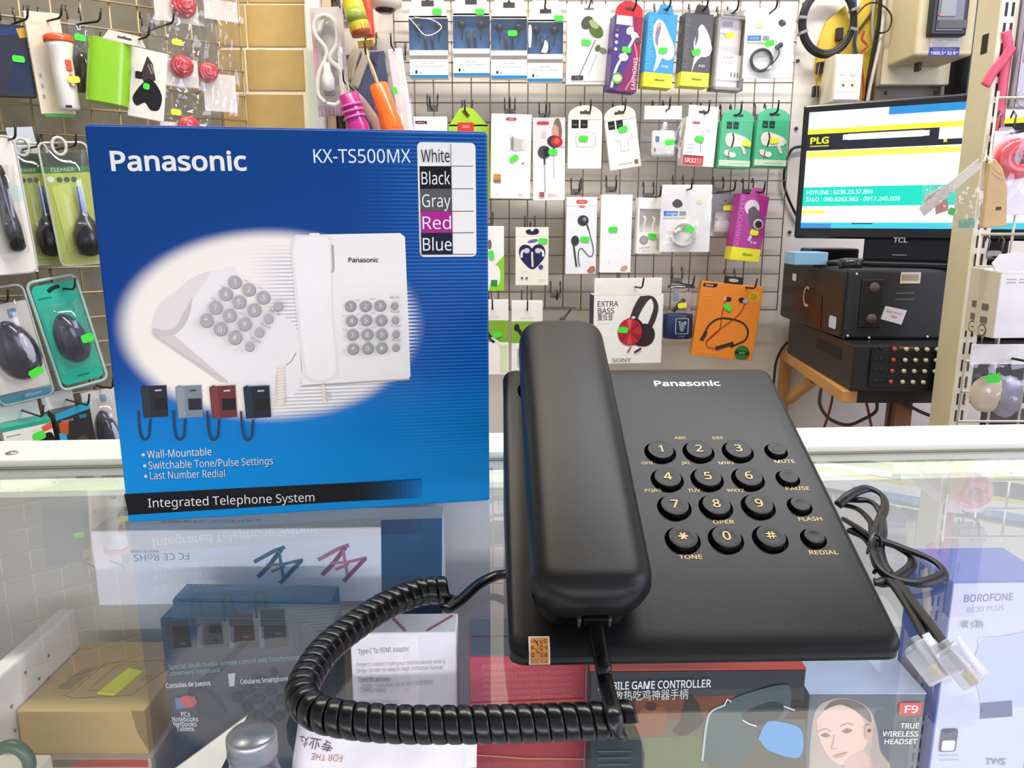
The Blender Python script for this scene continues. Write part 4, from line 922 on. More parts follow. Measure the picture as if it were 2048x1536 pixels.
rr = box('adapter', p.u(.30), p.u(.86), p.y - .004, p.y + .010, p.v(.90), p.v(.43), mat('#efeee9', .3, coat=.3), p.o, .006, 3, True)
p.art([('rr', .38, .54, .47, .64, .01, '#3f7fc4'), ('r', .36, .75, .39, .81, '#6a6a68')], 'adapter_port', y=p.y - .0045)
tube('cable', catmull([(p.u(.58), p.y + .003, p.v(.45)), (p.u(.60), p.y, p.v(.36)), (p.u(.62), p.y + .002, p.v(.30))], 5), .0045, mat('#efeee9', .3), p.o, 8)
film_sheet('clear_bag', p, 0, .24, 1, 1, p.y - .004, .0028, 9); p.sticker(.70, .66, GREEN, -6, y=p.y - .015); p.hook(.62, .08, 'holding the white plug adapter bag')
p = Pack(WALL, 'earphone_box', 'white earphone box with a red band along its foot', 'earphone box', (1368, 212, 1435, 333), .085, .03, yaw=9, roll=3)
p.body(W8, .20, 1); p.tab(W8, 0, .21, 'rect', .05, .98)
p.art([('rr', .20, .265, .44, .305, .035, '#d84c44'), ('e', .72, .40, .09, .06, '#d9d3ca'), ('e', .40, .55, .11, .08, '#cfc9c0'), ('l', [(.82, .36), (.84, .62)], .012, '#ddd7cf'), ('l', [(.52, .46), (.52, .76)], .018, '#8d8982'), ('r', .10, .64, .32, .65, '#bcb6ae'), ('r', .10, .70, .32, .71, '#bcb6ae'), ('r', .10, .765, .30, .775, '#bcb6ae'), ('r', .0, .825, .64, .84, '#3a2c2a'), ('r', .0, .84, .64, .985, '#cf3430'), ('t', 'SR32', .24, .91, .12, '#f6e6e2', {'b': .025}), ('r', .44, .86, .60, .97, '#e06a62')], 'printed_panel')
p.sticker(.46, .55, GREEN, 6); p.hook(.55, .13, 'holding the white box with a red band')
def green_box(bb, label, stick, L, roll):
    p = Pack(WALL, 'earphone_box', label, 'earphone box', bb, .085, .028, yaw=6, roll=roll)
    p.body('#4fbd8a', .20, 1); p.tab('#56c791', 0, .21, 'arch')
    p.art([('r', .16, .215, .33, .335, '#20463a'), ('r', .37, .215, .54, .335, '#20463a'), ('t', 'hoco', .245, .28, .035, '#9fd9be'), ('t', 'care', .455, .28, .03, '#9fd9be'),
           ('s', [(.14, .50), (.20, .42), (.36, .40), (.60, .43), (.86, .49), (.92, .56), (.84, .62), (.60, .63), (.36, .64), (.20, .60)], '#efe7dc'), ('s', [(.40, .41), (.44, .50), (.40, .63), (.35, .63), (.39, .50), (.35, .41)], '#3a3a36'), ('e', .90, .555, .05, .07, '#d7cdbf'), ('p', [(.64, .62), (.76, .62), (.86, .74), (.78, .76)], '#dcd2c4'),
           ('e', .26, .745, .13, .09, -20, '#e9e0d4'), ('e', .42, .775, .10, .08, '#f3ece2'), ('l', [(.28, .80), (.42, .97)], .025, '#8d8a7e'), ('l', [(.31, .70), (.28, .80)], .025, '#3a3a36'), ('r', 0, .865, 1, .965, '#d7e6c9'), ('t', '1', .12, .91, .06, '#4a6a58'), ('r', .3, .91, .9, .93, '#bcd2b2')], 'printed_panel')
    p.sticker(*stick); p.hook(.42, .10, L)
green_box((1440, 219, 1505, 337), 'mint green earphone box beside the red banded white box', (.84, .57, YELL, 10), 'holding the mint box beside the red banded box', 2)
green_box((1511, 217, 1578, 336), 'mint green earphone box hung beside the monitor', (.56, .54, YELL, -8), 'holding the mint box beside the monitor', 1.5)

# --- third row
p = Pack(WALL, 'earphone_box', 'white and lime box half hidden behind the blue carton', 'earphone box', (940, 453, 1008, 582), .07, .02)
p.body(W8); p.art([('p', [(1, .45), (1, 1), (.55, 1), (.70, .62)], '#8fd02c'), ('s', [(.60, .72), (.75, .60), (.88, .68), (.86, .88), (.66, .90)], '#f2f4ea'), ('r', .62, .83, .80, .93, '#2e8a4e'), ('e', .58, .28, .06, .14, '#7a6a5e')], 'printed_panel'); p.sticker(.63, .44, GREEN, 80); p.hook(.5, .03, 'holding the half hidden white and lime box')
p = Pack(WALL, 'earphone_box', 'cream box with white earphones on a navy heart', 'earphone box', (1031, 455, 1097, 571), .07, .022)
p.body('#f3ecdc', .0, 1); p.art([('s', [(.30, .06), (.42, .03), (.5, .07), (.60, .02), (.70, .05), (.68, .11), (.5, .13), (.34, .11)], '#26264a'), ('l', [(0, .155), (1, .15)], .008, '#d9d1bf'), ('e', .52, .235, .16, .05, 12, '#6d6c98'),
       ('s', [(.50, .36), (.58, .31), (.72, .29), (.86, .34), (.90, .46), (.80, .58), (.52, .72), (.24, .60), (.12, .48), (.12, .36), (.24, .30), (.40, .31)], '#23264f'), ('c', [(.18, .52), (.20, .42), (.32, .39), (.42, .40)], .07, '#e6e2e4'), ('c', [(.84, .50), (.82, .41), (.70, .38), (.60, .40)], .07, '#e6e2e4'), ('e', .34, .40, .09, .08, '#cfcad0'), ('e', .68, .40, .09, .08, '#cfcad0'), ('l', [(.50, .42), (.52, .68)], .06, '#d8d4d8'), ('e', .77, .68, .07, .07, '#4a4a8c'), ('t', 'Premium', .27, .76, .03, '#8a86a0'), ('e', .20, .875, .035, .035, '#55527a'), ('e', .34, .875, .035, .035, '#55527a'), ('r', .68, .90, .90, .91, '#b9b2a6')], 'printed_panel')
p.sticker(.83, .23, GREEN, 0); p.hook(.45, .08, 'holding the navy heart earphone box', L=.05)
p = Pack(WALL, 'earphone_box', 'white earphone box with one big black earphone and curling cable', 'earphone box', (1132, 395, 1193, 549), .08, .022)
p.body('#eef0f2'); a = asp(p)
p.art([('l', [(0, .115), (1, .105)], .008, '#e6a49a'), ('rr', .32, .035, .68, .085, .05, '#dc5a50'), ('r', .42, .105, .60, .135, '#dc7a70'), ('t', 'REMAX', .5, .06, .04, '#fbe4de'), ('e', .55, .30, .18, .17, '#3c3b40'), ('e', .60, .285, .06, .07, '#8a8890'), ('l', [(.68, .35), (.74, .42)], .05, '#47464a'),
       ('c', [(.70, .36), (.80, .50), (.90, .66), (.88, .75), (.76, .76), (.62, .70), (.50, .66), (.42, .70), (.42, .80), (.46, .90)], .03, '#55545a'), ('e', .30, .56, .13, .16, '#3c3b40'), ('l', [(.24, .58), (.30, .74), (.36, .90)], .055, '#3c3b40'), ('t', 'i   .', .18, .965, .04, '#a05a5a'), ('s', [(.70, .96), (.82, .90), (.95, .90), (.97, .96), (.85, .985)], '#b5705a')], 'printed_picture')
p.sticker(.62, .54, GREEN, 3); p.hook(.4, -.06, 'above the big black earphone box', L=.08)
p = Pack(WALL, 'earphone_box', 'plain white box with a small green price tag', 'earphone box', (1201, 390, 1263, 546), .08, .022)
p.body('#faf9f6'); p.art([('l', [(.52, .68), (.75, .79)], .006, '#e4e0da'), ('l', [(.28, .84), (.30, .89)], .012, '#d9d4ce'), ('s', [(.66, .97), (.74, .92), (.88, .91), (.90, .95), (.80, .985)], '#d49a88')], 'printed_picture')
p.sticker(.40, .44, GREEN, 0); p.hook(.45, -.06, 'above the plain white box', L=.08)
p = Pack(WALL, 'earphone_box', 'small white window box holding white earphones', 'earphone box', (1274, 396, 1326, 508), .075, .022, yaw=8, roll=1)
p.body('#f1ece6', .20, .64, 'tray', t=.004, y=p.y + .017); p.body(W8, 0, .20, 'carton_top'); p.body(W8, .62, 1, 'carton_foot')
for u0, u1 in ((0, .07), (.93, 1)): p.body(W8, .2, .63, 'window_side', u0, u1)
for uu in (.30, .66): tube('white_earphone', catmull([(p.u(uu - .06), p.y + .010, p.v(.32)), (p.u(uu + .04), p.y + .006, p.v(.38)), (p.u(uu), p.y + .008, p.v(.50)), (p.u(uu + .02), p.y + .009, p.v(.61))], 5), .0022, mat('#faf8f4', .3), p.o, 8)
p.art([('t', 'L·A', .5, .09, .06, '#e09a8c'), ('e', .28, .755, .17, .17, '#8d8688'), ('e', .28, .755, .14, .14, '#aaa2a6'), ('t', 'LaAnse', .32, .885, .09, '#e08a5c', {'rot': 6}), ('r', .22, .94, .55, .95, '#c2bab4'), ('t', 'SPORTS', .84, .82, .09, '#9a9490', {'rot': 90})], 'printed_panel')
p.sticker(.60, .68, GREEN, 10); p.hook(.6, -.02, 'holding the small white window box', dx=.006)
p = Pack(WALL, 'earbud_pouch', 'pale lilac pouch with white earbud case and yellow price tag', 'earbud pouch', (1424, 386, 1478, 473), .034, .012)
p.body('#d9d2dc', .03, 1, 'pouch', t=.002, y=p.y + .010)
box('earbud_case', p.u(.10), p.u(.72), p.y - .003, p.y + .010, p.v(.93), p.v(.42), mat('#efe6e8', .3, coat=.3), p.o, .006, 3, True)
p.art([('e', .45, .18, .035, .035, '#3a3438'), ('r', .14, .58, .17, .62, '#5a5058')], 'pouch_print', y=p.y - .004)
film_sheet('clear_pouch', p, 0, .03, 1, 1, p.y - .003, .001, 5); p.sticker(.50, .34, YELL, -6, y=p.y - .012); p.hook(.3, -.02, 'holding the pale lilac earbud pouch', L=.13)

# --- bottom row
def bt_box(bb, label, L, n):
    p = Pack(WALL, 'headset_box', label, 'headset box', bb, .075, .022)
    p.body('#f4f0e6', 0, .27, 'carton_top'); p.body('#7fae2e', .27, .56, 'carton_band', rough=.35); p.body('#f4f0e6', .56, 1, 'carton_foot')
    p.art([('t', 'Bluetooth', .5, .22, .07, '#c9d6a0'), ('c', [(.16, .36), (.26, .40), (.42, .50), (.55, .56)], .12, '#2c2e2a'), ('e', .17, .35, .09, .12, '#26282a'), ('p', [(.42, .50), (.50, .49), (.85, .60), (.80, .62)], '#f2f4e8'), ('r', .74, .60, .95, .96, '#d9e6b0'), ('t', 'Bluetooth', .24, .76, .11, '#8d8a82', {'rot': -90, 'w': .62})], 'printed_panel')
    p.sticker(.64, .46, GREEN, -18); p.hook(.5, .10, L)
bt_box((955, 601, 1017, 750), 'green and white headset box partly behind the blue carton', 'holding the green headset box behind the carton', 1)
bt_box((1023, 603, 1085, 752), 'green and white headset box with its black headset print in view', 'holding the green headset box in view', 2)
p = Pack(WALL, 'headset_case', 'small clear case with a black headset and yellow price tag', 'headset case', (1086, 616, 1152, 690), .05, .020)
p.body('', .02, .98, 'clear_case', m=BLISTER, bevel=.001); p.body('#4a4742', 0, .03, 'case_lip')
tube('headset', catmull([(p.u(.85), p.y + .008, p.v(.05)), (p.u(.62), p.y + .006, p.v(.30)), (p.u(.45), p.y + .006, p.v(.48)), (p.u(.40), p.y + .008, p.v(.62))], 5), [.0025] * 5 + [.0055] * 8 + [.004] * 3, mat('#1f2022', .3), p.o, 10)
p.sticker(.55, .62, YELL, -5); p.hook(.4, -.25, 'holding the small clear headset case', L=.07)
p = Pack(WALL, 'headphone_box', 'large white headphone box printed with black and red headphones', 'headphone box', (1186, 557, 1327, 728), .09, .045, yaw=6)
p.body(W8, .19, 1); p.body('#f5f1e6', 0, .20, 'header', .0, .97, t=.002)
box('printed_side', p.u(0) - .0004, p.u(0) + .0006, p.y + .001, p.y + p.t - .001, p.v(.995), p.v(.20), mat('#4a2450', .4), p.o)
p.art([('t', 'EXTRA', .20, .295, .075, '#55534e', {'w': .30, 'b': .015}), ('t', 'BASS', .175, .375, .075, '#55534e', {'w': .235, 'b': .015}), ('t', '重低音', .165, .455, .06, '#4a4844', {'w': .22}), ('r', .06, .52, .22, .525, '#e3ddd2'),
       ('s', [(.66, .21), (.80, .205), (.88, .24), (.93, .34), (.90, .48), (.84, .58), (.76, .60), (.82, .46), (.86, .34), (.82, .24), (.74, .30), (.66, .42), (.62, .50), (.52, .50), (.56, .36), (.62, .26)], '#3d3a38'),
       ('e', .74, .665, .155, .165, '#2f2b2c'), ('e', .70, .70, .14, .12, '#3a2526'), ('e', .555, .62, .185, .20, '#27252a'), ('e', .525, .625, .175, .195, '#c22a34')] + [('p', [(.525, .625), (.525 + .165 * math.cos(rad(t0)), .625 - .185 * math.sin(rad(t0)) * .82), (.525 + .165 * math.cos(rad(t0 + 28)), .625 - .185 * math.sin(rad(t0 + 28)) * .82)], c_) for t0, c_ in ((80, '#e85a62'), (30, '#8d2a38'), (150, '#8a2c3c'), (255, '#e0444e'), (200, '#a02a38'), (320, '#95202c'))] +
      [('l', [(.55, .80), (.50, .87)], .02, '#a5343a'), ('l', [(.70, .82), (.60, .87)], .03, '#4a2a2c'), ('e', .57, .455, .03, .02, '#d8d4d0'), ('t', 'SONY', .42, .955, .052, '#8b8882', {'w': .28, 'b': .02})], 'printed_picture')
p.sticker(.425, .60, GREEN, 4, .022, .013); p.hook(.5, .10, 'holding the large headphone box', dx=.02)
p = Pack(WALL, 'cable_bottle', 'navy cup shaped package with a cable under a clear top', 'cable package', (1330, 570, 1390, 679), .08, .034)
R0 = p.w / 2
lathe('navy_cup', [(R0 * .90, 0), (R0 * .98, .003), (R0, p.h * .25), (R0, p.h * .44), (R0 * .94, p.h * .45), (R0 * .94, p.h * .43)], mat('#1c2f5c', .3, coat=.3), p.o, 28, Matrix.Diagonal((1, .55, 1, 1)))
lathe('clear_top', [(R0 * .97, p.h * .44), (R0 * .94, p.h * .9), (R0 * .80, p.h)], BLISTER, p.o, 28, Matrix.Diagonal((1, .55, 1, 1)))
box('cap_bar', -R0 * .75, R0 * .98, -.008, .008, p.h * .93, p.h * .98, mat('#34373c', .4), p.o, .001)
tube('cable_plug', [(R0 * .35, -.004, p.h * .72), (0, -.005, p.h * .62), (-R0 * .4, -.004, p.h * .50)], [.005, .0055, .004], mat('#26262a', .35), p.o, 10)
box('metal_plug', -R0 * .45, -R0 * .1, -.008, -.003, p.h * .70, p.h * .90, mat('#9fb2cc', .2, .7), p.o, .001)
box('side_print', R0 * .40, R0 * .72, -.010, -.008, p.h * .48, p.h * .86, mat('#cdb6c2', .4), p.o)
art('logo', p.o, [('rr', .36, .61, .80, .90, .03, '#c9c4ae'), ('rr', .385, .62, .775, .89, .02, '#1c2f5c'), ('t', 'T  9', .58, .70, .12, '#d9d4c4', {'b': .02}), ('s', [(.48, .74), (.58, .68), (.68, .74), (.62, .84), (.54, .84)], '#8d8a80'), ('t', 'CABLE', .58, .94, .05, '#7c86a4')], p.w, p.h, -R0 * .55 - .001)
p.sticker(.55, .37, YELL, -10, y=-R0 * .55 - .002); p.hook(.6, .0, 'holding the navy cup package', L=.10, dx=.012)
p = Pack(WALL, 'neckband_box', 'orange neckband earphone box with a black hang tab', 'earphone box', (1393, 569, 1515, 717), .085, .024, roll=5.5, yaw=-3)
p.body('#f08a24', 0, 1); box('hang_tab', p.u(.36), p.u(.66), p.y + .004, p.y + .007, p.v(0), p.v(-.10), mat('#1b1b1c', .4), p.o, .002, 2); p.art([('e', .51, -.05, .08, .03, '#b9b2a8')], 'hang_slot', y=p.y + .0038)
p.art([('p', [(.03, .02), (.26, .01), (.25, .055), (.20, .07), (.03, .065)], '#2c1d12'), ('t', 'EKADI', .13, .042, .03, '#f4e0c4', {'b': .02}), ('e', .87, .14, .085, .085, '#e2b822'), ('e', .87, .14, .06, .06, '#c9941c'),
       ('c', [(.18, .74), (.20, .60), (.34, .48), (.55, .46), (.76, .50), (.86, .60), (.84, .72), (.70, .80), (.62, .84)], .028, '#3a2a22'), ('l', [(.13, .79), (.19, .66)], .06, '#3b3532'), ('l', [(.38, .88), (.66, .78)], .06, '#3b3532'),
       ('c', [(.42, .22), (.40, .40), (.40, .60), (.30, .72), (.22, .78), (.24, .86), (.38, .885)], .013, '#9c3a1c'), ('c', [(.74, .24), (.68, .38), (.48, .55), (.30, .70), (.22, .80)], .013, '#9c3a1c'), ('e', .46, .20, .055, .035, '#2a2224'), ('e', .41, .20, .025, .035, '#c9bcc4'), ('e', .68, .195, .05, .04, '#221d22'), ('e', .74, .205, .045, .035, '#b4aab0'), ('e', .82, .90, .12, .12, '#2c7a38'), ('rr', .70, .875, .94, .925, .02, '#1e3a24'), ('t', 'BASS', .82, .90, .03, '#bcd8b8'), ('r', .06, .17, .20, .175, '#f6b06a'), ('r', .06, .21, .18, .215, '#f6b06a'), ('r', .10, .93, .4, .935, '#f6b06a')], 'printed_picture')
p.sticker(.47, .31, GREEN, 28); p.hook(.62, .03, 'holding the orange neckband box', dx=.02)

# ================================================================== electrics on the wall
def wy(px, py, y=YW + 0.034): return at_y(px, py, y)
# yellow painted patch board
P = [wy(x, y) for x, y in [(1688, 12), (1700, 58), (1730, -20), (1760, -20), (1748, 110), (1738, 205), (1655, 205), (1634, 192), (1628, 135), (1636, 82), (1650, 45)]]
o = prism('backing_board', [(p.x, p.z) for p in P], YW + 0.026, YW + 0.035, mat('#e0bd3e', 0.55, var=.12, scale=14), None, .001)
tag(o, 'yellow plastic backing board behind the socket and cables', 'board')
for x, y, w_, h_ in ((1637, 137, 9, 17), (1629, 184, 9, 17), (1676, 70, 10, 19)):
    c = wy(x, y, YW + .026); s_ = .0011
    box('mounting_clip', c.x - w_ * s_ * .6, c.x + w_ * s_ * .6, YW + .014, YW + .027, c.z - h_ * s_ * .6, c.z + h_ * s_ * .6, mat('#1d1c1b', .5), o, .001)
# black cable coil
c = at_y(1656, 43, YW + .005); r_ = .062
co = thing('cable_coil', 'round coil of black cable hung on the wall', 'cable coil', Matrix.Translation(c))
for k in range(4):
    tube('cable_loop', [((r_ - k * .0022) * math.cos(t) * .92, -.006 * (k % 2) + .004, (r_ - k * .0022) * math.sin(t) * 1.10) for t in [2 * PI * i / 48 for i in range(48)]], .0048, mat('#141415', .35), co, 8, closed=True)
for an in (175, 200, 20, 345):
    a = rad(an); box('cable_tie', -.0085, .0085, -.012, .010, -.003, .003, mat('#8d8b85', .4), co, .001).matrix_local = Matrix.Translation((r_ * .9 * math.cos(a), 0, r_ * 1.07 * math.sin(a))) @ Matrix.Rotation(-a, 4, 'Y')
# surface socket
p0 = at_y(1671, 108, YW - .045); p1 = at_y(1719, 204, YW - .045)
so = thing('wall_socket', 'cream surface mounted socket box with switch and outlet', 'socket', Matrix.Translation(((p0.x + p1.x) / 2, YW - .01, p1.z)))
w_, h_ = p1.x - p0.x, p0.z - p1.z
box('socket_box', -w_ / 2, w_ / 2, -.035, .0365, 0, h_, mat('#e6ddc4', .45), so, .002)
box('face_plate', -w_ / 2 + .002, w_ / 2 - .002, -.039, -.034, .003, h_ - .003, mat('#efe8d6', .4), so, .002)
art('outlet_face', so, [('rr', .16, .54, .86, .80, .02, '#e4dcc8'), ('p', [(.27, .655), (.37, .62), (.37, .69)], '#1a1816'), ('p', [(.62, .62), (.72, .655), (.62, .69)], '#1a1816'), ('e', .30, .36, .12, .15, '#d8cfb8'), ('e', .31, .36, .10, .13, '#efe8d6'), ('e', .66, .36, .13, .16, '#cfc6ae'), ('e', .66, .36, .11, .14, '#f1ead9')], w_, h_, -.0392)
# loose cables down the wall
def cable(name, label, pts, r, col, ys, parent=None):
    o = tube(name, catmull([at_y(x, y, ys[i] if isinstance(ys, (list, tuple)) else ys) for i, (x, y) in enumerate(pts)], 8), r, mat(col, .45), None, 8)
    tag(o, label, 'cable'); return o
cable('wall_cable', 'thick black cable running down the wall beside the meter', [(1762, -20), (1758, 40), (1748, 95), (1738, 150), (1730, 215)], .0042, '#1c1b1a', YW + .004)
cable('wall_cable', 'white cable running down the wall beside the meter', [(1770, -20), (1764, 60), (1755, 110), (1742, 165), (1732, 215)], .0036, '#cfcabc', YW - .020)
cable('wall_cable', 'grey cable bunched with the wall cables', [(1752, -20), (1745, 45), (1748, 110), (1736, 170), (1726, 215)], .0034, '#a9a498', YW + .014)
cable('wall_cable', 'red wire looping beside the socket', [(1728, 62), (1724, 78), (1734, 92), (1722, 106), (1724, 140), (1728, 178), (1726, 200)], .0026, '#b5452c', YW + .002)
cable('wall_cable', 'blue wire from the cable coil to the socket', [(1710, -15), (1712, 60), (1709, 85), (1712, 108)], .0032, '#2b5a8f', YW + .021)
cable('wall_cable', 'thin black wire looping over the yellow board', [(1712, 30), (1735, 8), (1760, 8), (1782, 30), (1778, 58), (1762, 66), (1752, 60)], .0018, '#201f1e', YW - .030)
cable('wall_cable', 'brown wire crossing behind the black cables', [(1718, 60), (1732, 40), (1745, 20), (1756, -10)], .0024, '#4c3a2a', YW + .0215)
cable('wall_cable', 'thin grey wire hanging left of the socket', [(1640, 125), (1634, 160), (1633, 190), (1627, 206)], .0012, '#7c766b', YW + .011)
# electricity meter
b0 = at_y(1829, 112, 1.62); b1 = at_y(1944, 112, 1.62)
me_ = thing('electricity_meter', 'cream metal electricity meter box with dark window', 'electricity meter', Matrix.Translation((b0.x, 0, b0.z)))
mw = b1.x - b0.x; bk = at_y(1767, 148, YW - .012)
MC = mat('#cdbf98', .5, var=.10, scale=12)
box('meter_box', 0, mw, 1.62, YW - .012, 0, .26, MC, me_, .006, 3)
gp = at_y(1755, 172, YW); gq = at_y(1893, 148, YW)
box('back_plate', gp.x - b0.x, gq.x - b0.x, YW - .014, YW + .012, gp.z - b0.z, .30, mat('#d5caa8', .5, var=.08), me_, .002)
box('bottom_screw', mw * .35, mw * .42, 1.68, 1.70, -.016, .001, mat('#4c463a', .5, .5), me_, .002)
fw_ = lambda x, y: at_y(x, y, 1.62)
a0, a1 = fw_(1851, 75), fw_(1936, -30)
box('window_frame', a0.x - b0.x, a1.x - b0.x, 1.605, 1.625, a0.z - b0.z, a1.z - b0.z, mat('#1e1f20', .4), me_, .004)
a0, a1 = fw_(1862, 66), fw_(1926, -30)
wn = box('window_glass', a0.x - b0.x, a1.x - b0.x, 1.603, 1.606, a0.z - b0.z, a1.z - b0.z, mat('#3c3f40', .15, coat=.5), me_, .001)
a2, a3 = fw_(1870, 38), fw_(1905, 0)
box('meter_dial', a2.x - b0.x, a3.x - b0.x, 1.601, 1.604, a2.z - b0.z, a3.z - b0.z, mat('#8f9394', .4), me_, .001)
a2, a3 = fw_(1865, 62), fw_(1925, 44)
box('meter_panel', a2.x - b0.x, a3.x - b0.x, 1.601, 1.604, a2.z - b0.z, a3.z - b0.z, mat('#4c4a3e', .4), me_, .001)
a2 = fw_(1869, 35); lathe('indicator_lamp', [(.0016, -.001), (.0016, .001)], mat('#ff4a3a', .3, emit=2.0), me_, 10, Matrix.Rotation(rad(90), 4, 'X')).location = (a2.x - b0.x, 1.600, a2.z - b0.z)
a0, a1 = fw_(1857, 112), fw_(1921, 77)
sw, sh_ = a1.x - a0.x, a1.z - a0.z
art('info_sticker', me_, [('r', 0, 0, 1, .5, '#d8d6cc'), ('r', 0, .5, 1, 1, '#27308c'), ('t', 'CONG TY DIEN LUC', .55, .10, .06, '#6b6a66'), ('r', .05, .2, .7, .22, '#a3a29c'), ('r', .05, .32, .6, .34, '#a3a29c'), ('r', .05, .43, .5, .45, '#a3a29c'), ('t', 'TRUNG TAM CHAM SOC', .5, .62, .05, '#c9cce8'), ('t', '1900.54 52 84', .5, .84, .10, '#e0e2f6', {'b': .02})], sw, sh_, 1.6195, xoff=(a0.x + a1.x) / 2 - b0.x, zoff=a0.z - b0.z)
g0, g1 = at_y(1752, 212, YW), at_y(1890, 168, YW)
o = box('junction_plate', g0.x, g1.x, YW + .0125, YW + .036, g0.z - .03, g1.z + .006, mat('#76705f', .6, var=.12, scale=16), None, .002); tag(o, 'grey metal plate below the meter box', 'plate')
for x in (1772, 1870):
    c = at_y(x, 186, YW + .0120); lathe('screw', [(.004, 0), (.003, .002)], mat('#5b564a', .5, .5), o, 10, Matrix.Rotation(rad(90), 4, 'X')).location = c
for x, y in ((1595, 122), (1592, 257), (1579, 464), (1595, 445), (1608, 8), (1633, 140)):
    c = at_y(x, y, YW + .035); s_ = lathe('wall_screw', [(.004, -.002), (.004, .003), (.002, .005)], mat('#5c5348', .5, .5), bpy.data.objects['wall_back'], 10, Matrix.Rotation(rad(90), 4, 'X')); s_.location = c

# ================================================================== monitor, computer and amplifier
Z = lambda px, py, y: at_y(px, py, y).z
# computer lying on its side
cz1, cz0 = Z(1695, 538, 1.38), Z(1695, 680, 1.38)
cx = at_y(1695, 600, 1.38).x
pc = thing('computer_case', 'black desktop computer case lying on its side under the monitor', 'computer', Matrix.Translation((cx, 1.38, cz0)))
H = cz1 - cz0; KB = mat('#232323', .4, var=.08)
box('case_body', 0, .36, 0, .335, 0, H, KB, pc, .006, 2)
box('front_bezel', -.004, .004, .01, .330, .004, H - .004, mat('#1f1d1c', .35), pc, .003)
box('handle_recess', .022, .062, -.003, .001, .022, H - .018, mat('#0f0f10', .35), pc, .010, 3)
for z_ in (H * .30, H * .74): lathe('handle_bolt', [(.010, 0), (.008, .003)], mat('#5a4a46', .4), pc, 14, Matrix.Rotation(rad(90), 4, 'X')).location = (.045, -.003, z_)
for x_, z_ in ((.012, H * .93), (.006, H * .06), (.045, .004), (.15, .006)): lathe('case_screw', [(.0026, 0), (.002, .002)], mat('#d8d4c8', .3, .5), pc, 10, Matrix.Rotation(rad(90), 4, 'X')).location = (x_, -.0005, z_)
for k in range(3): box('vent_slot', .085, .118, -.0006, .001, H * (.74 - .085 * k), H * (.75 - .085 * k) + .0012, mat('#5b564e' if k else '#2c2a28', .5), pc)
art('white_label', pc, [('r', 0, 0, 1, 1, '#cfc8b8'), ('r', .05, .2, .9, .75, '#a58f74')], .036, .020, -.001, xoff=.108, zoff=H * .80)
art('warranty_label', pc, [('p', [(.14, 0), (1, .24), (.84, 1), (0, .70)], '#dcd6d6'), ('t', 'BAO HANH', .52, .36, .09, '#c05a52', {'rot': -13}), ('t', 'TEM', .5, .58, .09, '#c05a52', {'rot': -13})], .046, .034, -.001, xoff=.085, zoff=H * .22)
LFT = Matrix.Rotation(rad(-90), 4, 'Z')
art('bezel_badge', pc, [('rr', .20, .20, .27, .32, .01, '#d8d8d4'), ('rr', .83, .70, .93, .88, .015, '#b9d0e2'), ('p', [(.20, .40), (.70, .46), (.72, .95), (.25, .80)], '#3c1d12'), ('t', 'C', .46, .52, .12, '#e0b47c', {'b': .01})], .33, H, 0, M=Matrix.Translation((-.0045, .17, 0)) @ LFT)
# amplifier underneath
az1, az0 = cz0, Z(1705, 783, 1.32)
ax = at_y(1706, 720, 1.32).x
am = thing('amplifier', 'black mixing amplifier with rows of white and red knobs', 'amplifier', Matrix.Translation((ax, 1.32, az0)) @ Matrix.Rotation(rad(-4), 4, 'Z'))
AH = az1 - az0
box('amplifier_case', 0, .34, 0, .40, 0, AH, mat('#1b1b1c', .4, var=.06), am, .004, 2)
box('front_panel', .028, .325, -.004, .001, .008, AH - .006, mat('#0d0d0e', .35), am, .003)
box('side_grille', -.0008, .001, .06, .20, AH * .55, AH * .80, mat('#0c0c0d', .7), am)
box('brand_strip', .075, .100, -.0005, .001, AH - .005, AH - .002, mat('#c0642c', .5), am)
kn = None
for r in range(4):
    for k in range(5):
        if r == 3 and k == 4: continue
        c = at_y(1792 - r * 2.6 + k * 20 - (3 if k == 0 else 0), 698 + r * 21.8, 1.31) ; l = am.matrix_world.inverted() @ c
        ko = lathe('knob', [(.0036, 0), (.0036, .005), (.0030, .0062)], mat('#c8c6b0' if k else '#b34a48', .35), am, 12, Matrix.Rotation(rad(90), 4, 'X'))
        ko.location = (l.x, -.003, l.z)
    for k in range(2):
        c = at_y(1752 + k * 12, 698 + r * 21.8, 1.31); l = am.matrix_world.inverted() @ c
        lathe('input_jack', [(.0032, 0), (.0032, .002), (.0015, .002)], mat('#26262a', .3, .5), am, 12, Matrix.Rotation(rad(90), 4, 'X')).location = (l.x, -.003, l.z)
# wooden bracket shelf
wd = mat('#c48f4e', .55, var=.18, scale=18)
sh0 = thing('bracket_shelf', 'light wooden bracket shelf under the amplifier', 'shelf', Matrix.Translation((ax, 1.34, az0)))
SI = sh0.matrix_world.inverted()
def beam(name, A, Bp, w, h, m, parent):
    A, Bp = SI @ Vector(A), SI @ Vector(Bp); d = Bp - A; L_ = d.length
    o = box(name, -w / 2, w / 2, 0, L_, -h / 2, h / 2, m, parent, .0015)
    y = d.normalized(); x = Vector((1, 0, 0)); x = (x - y * x.dot(y)).normalized(); z = x.cross(y)
    o.matrix_local = Matrix(((x.x, y.x, z.x, A.x), (x.y, y.y, z.y, A.y), (x.z, y.z, z.z, A.z), (0, 0, 0, 1)))
    return o
box('front_rail', 0, .34, .0, .03, -.026, -.0005, mat('#2a2118', .6), sh0, .002)
pA = at_y(1700, 787, 1.325); pB = at_y(1573, 709, YW + .02); pA.z = pB.z = az0 - .0112
beam('side_rail', pA, pB, .026, .022, wd, sh0)
beam('wall_post', pB + Vector((0, 0, .010)), pB + Vector((0, .001, -.40)), .022, .022, wd, sh0)
